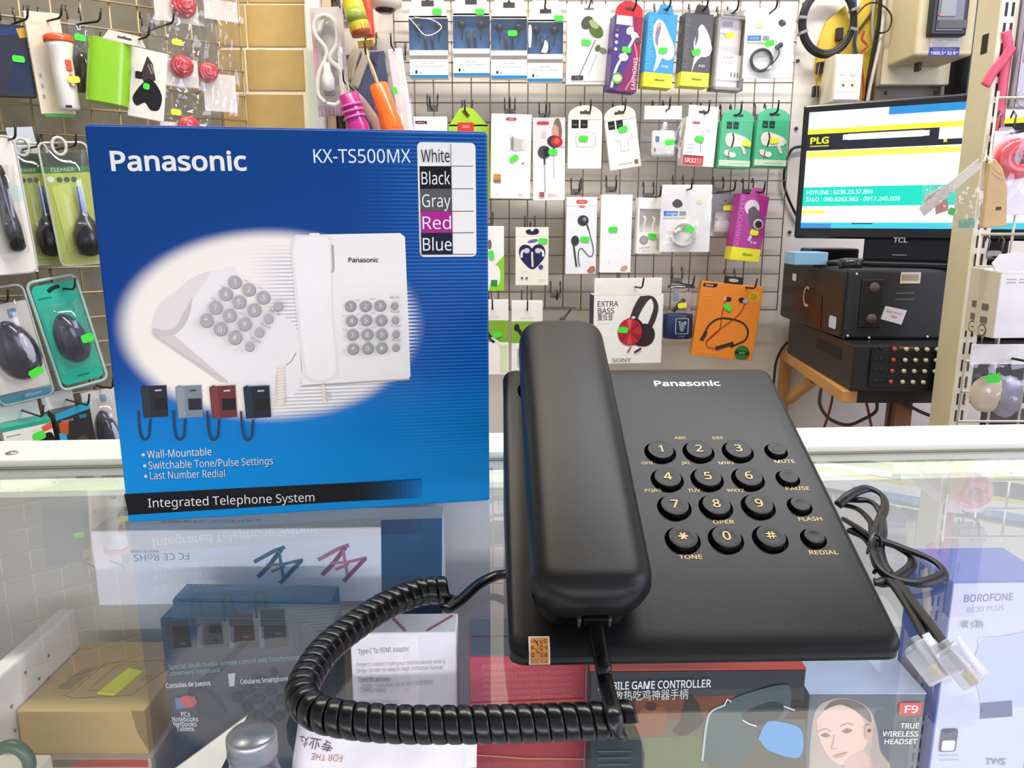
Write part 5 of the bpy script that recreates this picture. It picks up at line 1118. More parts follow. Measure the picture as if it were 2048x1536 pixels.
beam('brace', at_y(1577, 800, YW + .01), at_y(1628, 758, 1.60), .018, .020, wd, sh0)
lg0 = at_y(1786, 800, 1.42); box('leg', lg0.x - ax, lg0.x - ax + .034, .07, .105, -.95 - az0, -.02, mat('#8a5a30', .6, var=.15, scale=18), sh0, .002)
cable('hanging_cable', 'brown cable looped below the wooden shelf', [(1642, 775), (1640, 810), (1660, 838), (1695, 850), (1728, 838), (1752, 822), (1752, 800), (1742, 782)], .0032, '#4a2a22', 1.40)
cable('hanging_cable', 'dark red cable hanging straight below the amplifier', [(1667, 775), (1662, 810), (1650, 850), (1640, 880)], .0026, '#7a2620', 1.56)
cable('hanging_cable', 'red cable slanting below the amplifier', [(1727, 785), (1735, 815), (1742, 850), (1748, 880)], .0026, '#8a3428', 1.42)
cable('hanging_cable', 'black cable hanging beside the brown shelf leg', [(1785, 780), (1782, 815), (1777, 850), (1772, 885)], .0034, '#1b1b1c', 1.40)
cable('hanging_cable', 'dark cable sloping right below the amplifier', [(1790, 792), (1812, 808), (1838, 822), (1862, 832)], .003, '#2a1c1c', 1.40)
cable('hanging_cable', 'black cable curving down the wall beside the phone', [(1592, 672), (1568, 692), (1553, 722), (1548, 760), (1546, 800)], .0030, '#161616', YW + .004)
cable('monitor_cable', 'black power cable running down behind the monitor', [(1608, 292), (1585, 298), (1572, 325), (1568, 365), (1578, 400), (1600, 445)], .0030, '#161616', YW + .026)
# monitor
L0 = at_y(1609, 212, 1.60); 
tz0, tz1 = Z(1590, 476, 1.60), Z(1609, 212, 1.60)
tx = at_y(1600, 345, 1.60).x; TY = -33.0
TM = Matrix.Translation((tx, 1.60, tz0)) @ Matrix.Rotation(rad(TY), 4, 'Z')
TI = TM.inverted(); TW, TH = .50, tz1 - tz0
tv = thing('monitor', 'black flat screen monitor showing a web page', 'monitor', TM)
box('monitor_case', 0, TW, -.012, .03, 0, TH, mat('#15151a', .25, coat=.3), tv, .004, 2)
def on_tv(px, py):
    e = TI @ EYE; d = TI.to_3x3() @ ray(px, py); p = e + d * ((-.0125 - e.y) / d.y); return p.x, p.z
sx0, sz1 = on_tv(1619, 225); sx1 = TW - .014; sz0 = on_tv(1601, 456)[1]
SWd, SHt = sx1 - sx0, sz1 - sz0
scr = mesh_obj('screen', [(sx0, -.0128, sz0), (sx1, -.0128, sz0), (sx1, -.0128, sz1), (sx0, -.0128, sz1)], [(0, 1, 2, 3)], mat('#f4f8fa', .2, emit=1.05, var=.01), tv)
def S(px, py): x, z = on_tv(px, py); return ((x - sx0) / SWd, 1 - (z - sz0) / SHt)
def sr(x0, y0, x1, y1, col):
    a = S(x0, y0); b = S(x1, y1); return ('r', a[0], a[1], b[0], b[1], col)
def stx(s, x0, x1, y, hp, col, b=0.0):
    a = S(x0, y); c = S(x1, y); q = S((x0 + x1) / 2, y - hp / 2); r = S((x0 + x1) / 2, y + hp / 2)
    return ('t', s, (a[0] + c[0]) / 2, (a[1] + c[1]) / 2, abs(r[1] - q[1]) * SHt / SWd, col, {'w': c[0] - a[0], 'b': b})
vy = lambda py, x=1660: S(x, py)[1]
shp = [('r', .30, 0, 1, vy(228, 1800), '#2a8fd0'), ('r', 0, vy(257), 1, vy(267), '#f2e63c'), ('r', 0, vy(267), 1, vy(300), '#20222e'), ('r', 0, vy(302), 1, vy(314), '#f2ec60'), ('r', 0, vy(374), 1, vy(412), '#12d6bd'),
       ('r', 0, vy(420), S(1650, 425)[0], vy(427), '#f2ec60'), ('r', 0, vy(445), 1, 1, '#3fc8dc'), ('r', 0, vy(447), .12, 1, '#3a90d0'),
       ('rr', S(1686, 276)[0], vy(270), S(1858, 276)[0], vy(282), .022, '#f4f6f8'), ('r', S(1878, 270)[0], vy(267), S(1940, 270)[0], vy(289), '#f4f6f8'),
       stx('PLG', 1621, 1658, 281, 12, '#f4ee3a', .04), ('r', S(1620, 291)[0], vy(290), S(1658, 291)[0], vy(292.5), '#c9c23a'), stx('Gio hang cua ban', 1900, 1945, 292, 5, '#dfe2ea'), ('r', S(1886, 292)[0], vy(289), S(1893, 292)[0], vy(295), '#e2d83a'),
       stx('HOTLINE : 0236.23.37.864', 1614, 1746, 384, 8, '#eafcfa', .012), stx('ZALO : 090.8263.983 - 0917.240.009', 1612, 1800, 398, 8, '#eafcfa', .012), ('r', .20, vy(446), .28, vy(448), '#26303a')]
art('web_page', tv, shp, SWd, SHt, -.0129, .3, .00008, xoff=(sx0 + sx1) / 2, zoff=sz0, emit=1.0)
bx_, bz_ = on_tv(1801, 480)
art('brand_lettering', tv, [('t', 'TCL', .5, .5, .55, '#a9a9ac', {'b': .03, 'st': 1.15})], .016, .012, -.0125, xoff=bx_, zoff=bz_ - .006)
box('status_bar', bx_ - .012, bx_ + .014, -.013, -.010, bz_ - .030, bz_ - .027, mat('#6d6f76', .3, .4), tv, .001)
top = pc.matrix_world.translation.z + H
box('stand_neck', .13, .37, .004, .020, top - tz0 + .008, .02, mat('#141416', .3), tv, .003)
box('stand_base', .08, .40, -.085, .09, top - tz0, top - tz0 + .009, mat('#131315', .2, coat=.4), tv, .004, 2)
q0 = at_y(1612, 508, 1.53); o = box('small_carton', q0.x - .032, q0.x + .032, 1.50, 1.56, top, top + .024, mat('#86b4d2', .5), None, .001); tag(o, 'light blue flat carton on the computer case', 'box')
q0 = at_y(1662, 500, 1.66); o = box('router', q0.x - .05, q0.x + .05, 1.635, 1.705, top, top + .026, mat('#17181a', .3), None, .004, 2); tag(o, 'black router box behind the light blue carton', 'router')
q0 = at_y(1701, 527, 1.43); lo = thing('disc_case', 'round black case on the front of the computer case', 'round case', Matrix.Translation((q0.x, 1.43, top)))
lathe('case_shell', [(.020, 0), (.0215, .004), (.0215, .010), (.019, .015), (.010, .0165)], mat('#18191c', .25, coat=.4), lo, 28)
art('gold_mark', lo, [('r', .3, .4, .7, .55, '#a58a3c')], .016, .010, 0, M=Matrix.Translation((.006, 0, .0168)) @ FLAT)

# ================================================================== slotted upright and the rack on the right
UY = 1.235
u0 = at_y(1898, 855, UY); u1 = at_y(1931, 855, UY)
up_ = thing('shelf_upright', 'cream slotted metal shelf upright in front of the monitor', 'shelf upright', Matrix.Translation((u0.x, UY, -.95)))
uw = u1.x - u0.x
box('upright_channel', 0, uw, 0.002, .062, 0, 2.2, mat('#cdc2a0', .5, var=.10, scale=10), up_, .001)
box('slotted_face', 0.0004, uw, -.001, .003, 0, 2.2, mat('#efe6d0', .45, var=.05), up_, .0006)
slot_me = None
for i in range(46):
    for sx in (.30, .66):
        so_ = box('slot', -.0019, .0019, -.0003, .0006, -.0095, .0095, mat('#2e2a26', .7), up_) if slot_me is None else link(bpy.data.objects.new('slot', slot_me), up_)
        slot_me = so_.data; so_.location = (uw * sx, -.0011, .55 + i * .0283)
h0 = at_y(1977, 88, UY + .03); box('punched_hole', -.0006, .001, -.008, .008, -.014, .014, mat('#1f1a16', .8), up_).location = (0, .03, h0.z + .95)
d0 = at_y(1943, 100, 1.36); d1 = at_y(1968, 100, 1.36)
tag(box('dark_post', d0.x, d1.x, 1.70, 1.786, .20, 1.852, mat('#23262c', .4), None, .002), 'dark vertical post beside the meter box', 'post')
bpy.data.objects['dark_post'].location.x = at_y(1941, 100, 1.70).x - d0.x
# grid on the right
g0 = at_y(1932, 600, 1.22)
rg = grid('wire_grid', 'pale wire grid holding white boxes beside the slotted upright', RIGHT, g0.x - RIGHT.o.x + .01, .40, -.45, .36, .050, '#d8d2c4', .0022)
tag(box('dark_cabinet', u1.x + .10, 1.5, 1.335, 1.36, -.95, az0 - .04, mat('#20222c', .5), None, .002), 'dark cabinet side behind the pale wire grid', 'cabinet')
# bulbs / chargers in white cartons
def rpack(name, label, cat, bb, **k): return Pack(RIGHT, name, label, cat, bb, **k)
for i, (bb, dd, lab) in enumerate((((1972, 540, 2050, 668), .075, 'white gadget box at the back of the pair on the right rack'), ((1993, 545, 2078, 676), .125, 'white gadget box at the front of the pair on the right rack'))):
    p = rpack('gadget_box', lab, 'box', bb, d=dd, t=.044, yaw=4)
    p.body('#f4f2ec'); sd = Matrix.Translation((p.u(0) - .0004, 0, 0)) @ LFT
    box('printed_side', p.u(0) - .0008, p.u(0) + .001, p.y + .0005, p.y + p.t - .0005, p.v(1), p.v(0), mat('#cdc4ae', .45), p.o)
    art('side_icons', p.o, [('r', .30, .50, .62, .60, '#6d675c'), ('r', .30, .70, .62, .80, '#6d675c'), ('e', .46, .91, .20, .20, '#5b564c'), ('e', .46, .91, .16, .16, '#cdc4ae'), ('r', .4, .90, .56, .92, '#5b564c')], p.t, p.h, -.0010, M=sd)
    if i: p.art([('r', .14, .10, .38, .12, '#b9b9bc'), ('r', .14, .15, .38, .17, '#b9b9bc'), ('r', .46, .10, .70, .12, '#b9b9bc'), ('r', .46, .15, .70, .17, '#b9b9bc')], 'printed_marks')
p = rpack('hang_card', 'white folded hang card above the gadget boxes', 'card', (1985, 505, 2075, 545), d=.135, t=.002)
prism('card', [(p.u(0), p.v(.55)), (p.u(.10), p.v(.95)), (p.u(.20), p.v(1)), (p.u(1), p.v(.9)), (p.u(1), p.v(.05)), (p.u(.55), p.v(0)), (p.u(.15), p.v(.1))], p.y, p.y + .002, mat('#f6f3ec', .5), p.o)
p.hook(1.3, .45, 'holding the white gadget boxes')
p = rpack('parts_bag', 'clear bag with a white header and small metal parts', 'accessory bag', (1928, 690, 2060, 840), d=.06, t=.02)
p.body('#f4f1ea', 0, .26, 'header_card', .05, 1, t=.002)
blob('wrapped_part', (p.u(.42), p.y + .006, p.v(.66)), (.030, .008, .030), mat('#d9c4a6', .5, var=.25, scale=40), p.o, 14)
blob('wrapped_part', (p.u(.72), p.y + .006, p.v(.70)), (.026, .008, .034), mat('#9a98a2', .3, .4, var=.25, scale=60), p.o, 14)
film_sheet('clear_bag', p, 0, .24, 1, 1, p.y - .002, .004, 21); p.sticker(.34, .42, GREEN, -5, .022, .014, y=p.y - .014); p.hook(.62, .18, 'holding the metal parts bag', dx=.012)
p = rpack('ring_bag', 'clear bag with a red ring shaped toy', 'accessory bag', (1990, 262, 2070, 430), d=.030, t=.02)
p.body('#f2eef0', 0, 1, 'backing_card', t=.0015, y=p.y + .012)
P = [(p.u(.55) + .020 * math.cos(t), p.y + .004, p.v(.33) + .018 * math.sin(t)) for t in [2 * PI * i / 28 for i in range(28)]]
tube('red_ring', P, .012, mat('#e2404a', .3, coat=.4), p.o, 12, closed=True)
film_sheet('clear_bag', p, 0, 0, 1, 1, p.y - .008, .003, 22); p.hook(.4, .02, 'holding the red ring bag')
p = rpack('kraft_bag', 'kraft paper parts bag tied to the slotted upright', 'parts bag', (1966, 318, 2018, 455), d=.068, t=.016, roll=-4)
prism('bag', [(p.u(.05), p.v(1)), (p.u(1), p.v(1)), (p.u(.95), p.v(.45)), (p.u(.72), p.v(.15)), (p.u(.42), p.v(0)), (p.u(.2), p.v(.05)), (p.u(.12), p.v(.4))], p.y, p.y + .010, mat('#c9aa76', .6, var=.10, scale=30), p.o, .002)
p.art([('r', .52, .70, .74, .75, '#4c3a22'), ('c', [(.3, .12), (.5, .2), (.7, .24)], .02, '#a88a58'), ('c', [(.3, .2), (.5, .27), (.75, .32)], .02, '#a88a58')], 'bag_print')
def tie_string(p, u, v, px, py):
    a = Vector((p.u(u), p.y, p.v(v))); b = p.M.inverted() @ at_y(px, py, UY - .0005)
    tube('tie_string', catmull([a, a.lerp(b, .5) + Vector((0, 0, -.004)), b], 6), .0012, mat('#d8d0c0', .5), p.o, 6)
tie_string(p, .34, .02, 1970, 306)
p = rpack('clear_bag_bundle', 'crumpled clear bag bundle with small cards hanging from the upright', 'bag', (1846, 312, 1968, 458), d=.10, t=.02)
film_sheet('crumpled_film', p, .0, .02, .55, .55, p.y + .006, .010, 31, nx=12, nz=12); film_sheet('crumpled_film', p, .38, .42, 1.0, 1.0, p.y, .008, 32, nx=12, nz=12)
film_sheet('crumpled_film', p, .05, .40, .48, .80, p.y + .012, .006, 33, nx=10, nz=10)
prism('folded_header', [(p.u(.02), p.v(.70)), (p.u(.12), p.v(.82)), (p.u(.96), p.v(.16)), (p.u(.90), p.v(.04))], p.y + .008, p.y + .010, mat('#cfc6b2', .4, coat=.3), p.o)
prism('small_card', [(p.u(.10), p.v(.55)), (p.u(.36), p.v(.42)), (p.u(.42), p.v(.60)), (p.u(.15), p.v(.74))], p.y + .012, p.y + .013, mat('#dccbb8', .5), p.o)
prism('small_card', [(p.u(.28), p.v(.66)), (p.u(.48), p.v(.58)), (p.u(.52), p.v(.74)), (p.u(.32), p.v(.80))], p.y + .010, p.y + .011, mat('#c98a6a', .5), p.o)
prism('small_card', [(p.u(.72), p.v(.88)), (p.u(.98), p.v(.84)), (p.u(.98), p.v(.99)), (p.u(.72), p.v(.99))], p.y + .010, p.y + .011, mat('#5f9a7c', .5), p.o)
p.sticker(.42, .76, '#3cae3a', 25, .010, .010, y=p.y - .012)
tie_string(p, .93, .08, 1974, 300)
rb = tube('ribbon', catmull([at_y(x, y, UY - .003) for x, y in [(2012, 62), (2016, 90), (2013, 120), (2008, 150), (2003, 200), (1998, 250), (1990, 285)]], 6), .0075, mat('#e0506a', .45), None, 8, .25, (0, 1, 0)); tag(rb, 'red plastic ribbon tied round the slotted upright', 'ribbon')
tube('ribbon_tail', catmull([at_y(x, y, UY - .006) for x, y in [(2026, 92), (2017, 105), (2004, 124), (1988, 142), (1970, 172)]], 6), .0075, mat('#e0506a', .45), rb, 8, .25, (0, 1, 0))
cl = Vector((u1.x + .004, 1.224, at_y(2040, 97, 1.224).z)) - EYE; cpx = 1024 + F_PX * cl.dot(RI) / cl.dot(FW)
p = rpack('hanging_carton', 'pale grey lilac carton at the top of the right rack', 'box', (cpx, -20, cpx + 60, 214), d=-.004, t=.03)
p.body('#b9b2bf'); p.art([('rr', .10, .50, .22, .62, .03, '#c0707a'), ('r', 0, 0, .04, 1, '#4a4650')], 'printed_marks')
for u_ in (.35, .75):   # strings that tie the carton to the back of the grid
    P = [(p.u(u_) + .012 * math.cos(t), p.y - .0035 - .0035 * math.sin(t + .6), (p.M.inverted() @ Vector((0, 0, .35))).z + .011 * math.sin(t)) for t in [2 * PI * i / 20 for i in range(20)]]
    tube('tie_string', P, .0012, mat('#d8d0c0', .5), p.o, 6, closed=True)

# ================================================================== side wall with mice, flashlight and toys
def lpack(name, label, cat, bb, **k): return Pack(LEFT, name, label, cat, bb, **k)
def mouse3d(p, u, v, ru, rv, y, col='#1a1d33', rot=0.0, depth=.016, accent=None):
    m = mat(col, .22, coat=.5, var=.05); rx, rz = ru * p.w, rv * p.h
    def shp(q):
        q = q.copy(); q.x *= 1 - .16 * q.z; q.y = q.y if q.y < 0 else q.y * .1; return q
    M = Matrix.Translation((p.u(u), y, p.v(v))) @ Matrix.Rotation(rad(rot), 4, 'Y')
    o = blob('mouse', (0, 0, 0), (rx, depth, rz), m, p.o, 22, M, shp)
    w_ = blob('scroll_wheel', (0, -depth * .86, rz * .52), (rx * .10, depth * .2, rz * .13), mat('#0c0c10', .4), o, 10, M)
    tube('button_split', [M @ Vector((0, -depth * math.sqrt(max(0, 1 - t * t)) * 1.01, rz * t)) for t in (.30, .45, .6, .75, .88)], .0006, mat('#0a0a10', .6), o, 5)
    if accent: blob('side_panel', (rx * .42, -depth * .62, 0), (rx * .35, depth * .35, rz * .55), mat(accent, .12, coat=.8), o, 12, M)
    return o
def blister(p, u0, v0, u1, v1, y, bulge, rnd=.35):
    V = []; Fs = []; nx = nz = 12
    for j in range(nz + 1):
        for i in range(nx + 1):
            a, b = i / nx, j / nz; e = (1 - abs(2 * a - 1) ** 4) * (1 - abs(2 * b - 1) ** 4)
            V.append(Vector((p.u(u0 + (u1 - u0) * a), y - bulge * e, p.v(v0 + (v1 - v0) * b))))
    for j in range(nz):
        for i in range(nx): k = j * (nx + 1) + i; Fs.append((k, k + nx + 1, k + nx + 2, k + 1))
    return mesh_obj('clear_blister', V, Fs, BLISTER, p.o, True)
def rim(p, m=None, r=.0022):
    w_, h_ = p.w / 2, p.h; q = min(w_, h_) * .28; P = []
    for cx_, cz_, a0 in ((w_ - q, h_ - q, 0), (-w_ + q, h_ - q, 90), (-w_ + q, q, 180), (w_ - q, q, 270)):
        P += [(cx_ + q * math.cos(rad(a0 + t)), p.y + .001, cz_ + q * math.sin(rad(a0 + t))) for t in (0, 30, 60, 90)]
    return tube('blister_rim', P, r, m or mat('#b9bdb4', .2, coat=.5), p.o, 6, closed=True)

# top row
p = lpack('accessory_pack', 'dark navy accessory pack at the far end of the side wall', 'accessory pack', (-40, 50, 62, 192), d=.05, t=.02, roll=-3)
p.body('#14182a'); p.art([('p', [(.0, .08), (.95, .02), (.98, .12), (0, .2)], '#26406e'), ('p', [(.82, .05), (1, .02), (1, .16), (.86, .18)], '#d8a838'), ('p', [(.45, .9), (.8, .3), (.98, .5), (.98, .95)], '#23304a')], 'printed_panel'); p.sticker(.76, .47, GREEN, 4); p.hook(.75, -.05, 'holding the dark navy accessory pack', dx=.02)
p = lpack('flashlight_card', 'white flashlight with an orange head on a cream card', 'flashlight', (66, 28, 136, 234), d=.06, t=.004, roll=-3)
p.body('#e0d4bc', 0, .97, 'backing_card'); p.body('#4aa63c', .96, 1.0, 'card_foot', .1, .95)
p.art([('t', 'LED', .3, .10, .10, '#a9bfa0'), ('r', .13, .58, .2, .62, '#a5a090'), ('r', .13, .68, .2, .72, '#a5a090'), ('r', .13, .78, .2, .82, '#a5a090')], 'card_print')
R0 = p.w * .40; fz = p.h * .06; FM = Matrix.Translation((p.u(.78), -.026, 0))
lathe('flashlight_body', [(R0 * .72, fz), (R0 * .78, fz + .004), (R0 * .80, p.h * .45), (R0 * .80, p.h * .55), (R0 * 1.0, p.h * .66), (R0 * 1.04, p.h * .70)], mat('#efebe2', .3, coat=.3), p.o, 24, FM)
lathe('flashlight_head', [(R0 * 1.06, p.h * .695), (R0 * 1.10, p.h * .71), (R0 * 1.08, p.h * .755), (R0 * .9, p.h * .77)], mat('#e0582a', .3, coat=.3), p.o, 24, FM)
box('switch', p.u(.78) - .004, p.u(.78) + .006, -.026 - R0 * .86, -.026 - R0 * .74, p.h * .42, p.h * .53, mat('#d8502c', .4), p.o, .002).location.x = .006
art('printed_flower', p.o, [('e', .94, .70, .10, .10, '#d8503a'), ('e', .94, .70, .06, .06, '#efe8e0'), ('e', .92, .62, .05, .05, '#d8705a'), ('r', .62, .905, .80, .93, '#26231f')], p.w, p.h, -.026 - R0 * .86)
p.sticker(.98, .66, YELL, -3, y=-.026 - R0 * .88); p.hook(.35, .07, 'holding the white flashlight card', dx=.03)
p = lpack('mouse_bag', 'clear bag with a black mouse between flashlight and lime box', 'mouse pack', (142, 55, 192, 184), d=.028, t=.012)
p.body('#5c5a50', 0, 1, 'backing_card', t=.0015, y=p.y + .010); mouse3d(p, .5, .66, .42, .30, p.y + .006, '#101012'); film_sheet('clear_bag', p, 0, 0, 1, 1, p.y - .014, .004, 41); p.sticker(.38, .20, GREEN, 5, y=p.y - .02); p.hook(.4, -.06, 'holding the black mouse bag', dx=.03)
p = lpack('charger_tube_pack', 'lime green rounded package with a white printed side', 'charger pack', (176, 78, 262, 206), d=.142, t=.05, roll=8, yaw=-8)
bm = bmesh.new(); add_box(bm, p.u(0), p.u(1), p.y, p.y + p.t, 0, p.h); bmesh.ops.recalc_face_normals(bm, faces=bm.faces)
ed = [e for e in bm.edges if abs(e.verts[0].co.z - e.verts[1].co.z) > .01 and e.verts[0].co.y < 0]
bmesh.ops.bevel(bm, geom=ed, offset=.022, segments=6, affect='EDGES', profile=.5)
o = bm_obj('green_carton', bm, mat('#8cc81e', .3, coat=.4, var=.04), p.o, True); o.data.set_sharp_from_angle(angle=rad(40))
wf = box('white_side', p.u(1) - .002, p.u(1) + .060, p.y + .030, p.y + .034, -.012, p.h + .002, mat('#e6ddd0', .45), p.o, .001); 
art('printed_plug', wf, [('p', [(.45, .08), (.62, .20), (.72, .45), (.40, .52), (.28, .42)], '#3a3030'), ('s', [(.25, .62), (.50, .45), (.72, .50), (.92, .70), (.85, .92), (.62, .95), (.45, .85), (.22, .92), (.10, .80)], '#171214'), ('rr', .14, .36, .34, .48, .04, '#1c1618'), ('l', [(.48, .22), (.60, .36)], .05, '#8a7a74'), ('l', [(.56, .20), (.66, .34)], .05, '#8a7a74')], .060, p.h, p.y + .0298, xoff=p.u(1) + .029)
p.tab('#d9d2c2', -.14, .02, 'trap', .3, 1.3); p.sticker(1.38, .58, GREEN, 5, .011, .011, y=p.y + .030); p.hook(.8, -.07, 'holding the lime green charger package', dx=.03)

# toy bags with red roses
def rose_bag(bb, label, cu, cv, R0, seed, d, stick=None, card=(.1, .55, .95, .95)):
    p = lpack('toy_bag', label, 'toy bag', bb, d=d, t=.02)
    p.body('#d8cfc0', card[1], card[3], 'white_card', card[0], card[2], t=.001, y=p.y + .010)
    blob('red_toy', (p.u(cu), p.y + .002, p.v(cv)), (R0, R0 * .7, R0), mat('#c3202a', .3, coat=.4), p.o, 16)
    for k in range(3): tube('petal_edge', [(p.u(cu) + R0 * (.85 - .25 * k) * math.cos(t), p.y + .002 - R0 * .72 * (.5 + .18 * k), p.v(cv) + R0 * (.85 - .25 * k) * math.sin(t) * .9) for t in [2 * PI * i / 16 + k for i in range(12)]], .0022, mat('#e04046', .25, coat=.5), p.o, 6)
    film_sheet('clear_bag', p, 0, 0, 1, 1, p.y - .012, .006, seed, nx=16, nz=18)
    if stick: p.sticker(*stick, y=p.y - .020)
    return p
p = rose_bag((300, -60, 402, 48), 'clear toy bag with a red rose at the top of its strip', .66, .62, .024, 51, .06); p.hook(.5, .06, 'holding the top red rose bag of the strip')
p = rose_bag((298, 38, 402, 178), 'clear toy bag with a round red rose and a yellow price tag', .62, .66, .022, 52, .07, (.50, .36, YELL, 4)); p.hook(.2, .12, 'holding the strip of red rose bags', dx=.02)
p = rose_bag((400, 42, 476, 232), 'clear toy bag with a red rose seen edge on beside the golden tiles', .22, .55, .020, 53, .05)
p = rose_bag((312, 176, 420, 300), 'clear toy bag with a yellow tag just above the blue carton', .60, .62, .022, 54, .065, (.33, .42, YELL, 2))
p = rose_bag((402, -60, 480, 44), 'clear toy bag beside the golden tiles at the top of its strip', .55, .20, .018, 55, .045); p.hook(.18, .05, 'holding the rose bags beside the golden tiles')

# second row
p = lpack('shaver_pack', 'white blister pack with a black shaver', 'shaver pack', (-72, 276, 54, 550), d=.145, t=.006, roll=-3)
p.body('#ece6da', 0, 1, 'backing_card'); p.art([('r', 0, .35, 1, .47, '#cfe3da')], 'card_print')
M = Matrix.Translation((p.u(.66), -.012, p.v(.52))) @ Matrix.Rotation(rad(-5), 4, 'Y')
lathe('shaver', [(.008, -.072), (.013, -.066), (.0145, -.03), (.012, .0), (.0125, .03), (.0145, .055), (.012, .070), (.007, .074)], mat('#17171a', .2, coat=.6), p.o, 18, M)
blister(p, .40, .20, .92, .85, p.y - .001, .026); rim(p); p.hook(.75, .02, 'holding the black shaver pack', dx=.02)
def blower(bb, label, seed, bu, stick, roll):
    p = lpack('air_blower_pack', label, 'air blower pack', bb, d=.075 + .045 * seed, t=.006, roll=roll)
    p.body('#2c3a20', .08, .24, 'card_top'); p.body('#b4c24e', .24, 1, 'backing_card')
    p.art([('r', 0, .19, 1, .24, '#3a7a3e'), ('t', 'CLEANER', .40, .215, .08, '#dfe8c8'), ('e', .12, .29, .07, .07, '#e6e6da'), ('e', .30, .295, .06, .06, '#3c5a2c'), ('e', .45, .295, .06, .06, '#3c5a2c'), ('e', .60, .295, .06, .06, '#3c5a2c'), ('p', [(.1, .35), (.5, .32), (.6, .8), (.2, .9)], '#c9d468')], 'card_print')
    M = Matrix.Translation((p.u(bu), -.016, p.v(.75)))
    lathe('air_bulb', [(.006, -.040), (.020, -.034), (.0255, -.015), (.0245, .004), (.016, .022), (.009, .032), (.007, .040)], mat('#141415', .3, coat=.4), p.o, 22, M)
    lathe('blue_nozzle', [(.0055, .040), (.0035, .085)], mat('#2f62c0', .3), p.o, 14, M)
    blister(p, .02, .06, .98, .97, p.y - .002, .030); rim(p, mat('#c9ccc0', .15, coat=.6))
    tube('hang_loop', [(p.u(.42) + .011 * math.cos(t), p.y - .004, p.v(.03) + .015 * math.sin(t)) for t in [2 * PI * i / 20 for i in range(20)]], .0028, mat('#d4d0c2', .2, coat=.5), p.o, 8, closed=True)
    p.hook(.42, .03, 'holding the ' + label.split(' on ')[0], dx=.02)
blower((32, 290, 116, 530), 'black air blower kit without a nozzle in view on yellow card', 0, .66, None, -4)
blower((100, 288, 196, 530), 'black air blower kit with a blue nozzle on yellow card', 1, .64, None, -4)

# third row: mice
p = lpack('mouse_pack', 'white mouse blister pack with a glossy dark mouse', 'mouse pack', (-34, 576, 80, 806), d=.09, t=.006, roll=-8)
p.body('#e9e2d6', .14, .92, 'backing_card'); p.body('#3f86a4', .90, 1, 'card_foot', .0, 1.0)
p.art([('rr', .60, .19, .76, .27, .02, '#6f9cb4'), ('t', 'M', .68, .23, .07, '#e4eef2'), ('t', 'Mouse', .62, .95, .07, '#bcdbe6')], 'card_print')
mouse3d(p, .56, .55, .40, .27, p.y, '#23233a', -8, .022, '#c9c6d8'); blister(p, 0, 0, 1, 1, p.y - .002, .030); rim(p); p.sticker(.76, .74, GREEN, -18, .024, .014, y=p.y - .036); p.hook(.4, .10, 'holding the white mouse blister pack', dx=.02)
p = lpack('mouse_pack', 'teal mouse blister pack with a navy mouse', 'mouse pack', (88, 556, 186, 776), d=.09, t=.006, roll=-10)
pts = []
for cx_, cz_, a0 in ((.5 - .13, .0, 0), (-.5 + .13, 0, 90)): pts += [((cx_ + .13 * math.cos(rad(a0 + t))) * p.w * .9, p.h * .96 - .13 * p.w + .13 * p.w * math.sin(rad(a0 + t))) for t in (0, 30, 60, 90)]
for cx_, a0 in ((-.5 + .13, 180), (.5 - .13, 270)): pts += [((cx_ + .13 * math.cos(rad(a0 + t))) * p.w * .9, p.h * .04 + .13 * p.w + .13 * p.w * math.sin(rad(a0 + t))) for t in (0, 30, 60, 90)]
prism('teal_card', pts, p.y, p.y + .003, mat('#22b99a', .4), p.o, .0005)
p.art([('s', [(.35, .09), (.45, .07), (.60, .06), (.62, .09), (.50, .10), (.38, .12)], '#1b2a26'), ('r', .12, .15, .4, .165, '#17876f'), ('r', .78, .12, .9, .16, '#3fcbb0'), ('r', .40, .895, .66, .905, '#177a66')], 'card_print')
mouse3d(p, .52, .55, .345, .235, p.y, '#181c3c', -6, .024); blister(p, .1, .22, .95, .86, p.y - .001, .032); rim(p, mat('#a9cfc4', .15, coat=.6), .003); p.sticker(.80, .56, GREEN, -4, .021, .016, y=p.y - .030); p.hook(.45, .09, 'holding the teal mouse blister pack', dx=.03)

# bottom row boxes
p = lpack('gadget_box', 'white and teal gadget box with a tall white header', 'box', (8, 812, 108, 930), d=.12, t=.05, yaw=4, roll=-4)
p.body('#f1ede4', .30, 1); box('teal_top', p.u(0), p.u(1), p.y, p.y + p.t, p.v(.30), p.v(.30) + .001, mat('#2fa58c', .4), p.o); p.body('#f1ede4', 0, .32, 'header', 0, .9, t=.002, y=p.y + p.t - .002)
p.art([('r', 0, .30, 1, .36, '#2fa58c'), ('r', .06, .44, .34, .455, '#8d8a82'), ('p', [(.60, .42), (1, .34), (1, .9), (.60, .9)], '#e8e0d4'), ('p', [(.78, .40), (1, .34), (1, .46), (.78, .50)], '#d8683c'), ('s', [(.66, .75), (.72, .58), (.85, .52), (.98, .56), (1, .9), (.68, .9)], '#1c1a22')], 'printed_panel'); p.sticker(.70, .54, GREEN, -12, .020, .016); p.hook(.4, .14, 'holding the white and teal gadget box', dx=.03)
p = lpack('gadget_box', 'black and orange gadget box with a bright blue edge', 'box', (118, 800, 190, 930), d=.11, t=.05, yaw=8, roll=-4)
p.body('#241f22', .16, 1); p.body('#f1ede4', -.10, .18, 'header', -.1, .8, t=.002, y=p.y + p.t - .002)
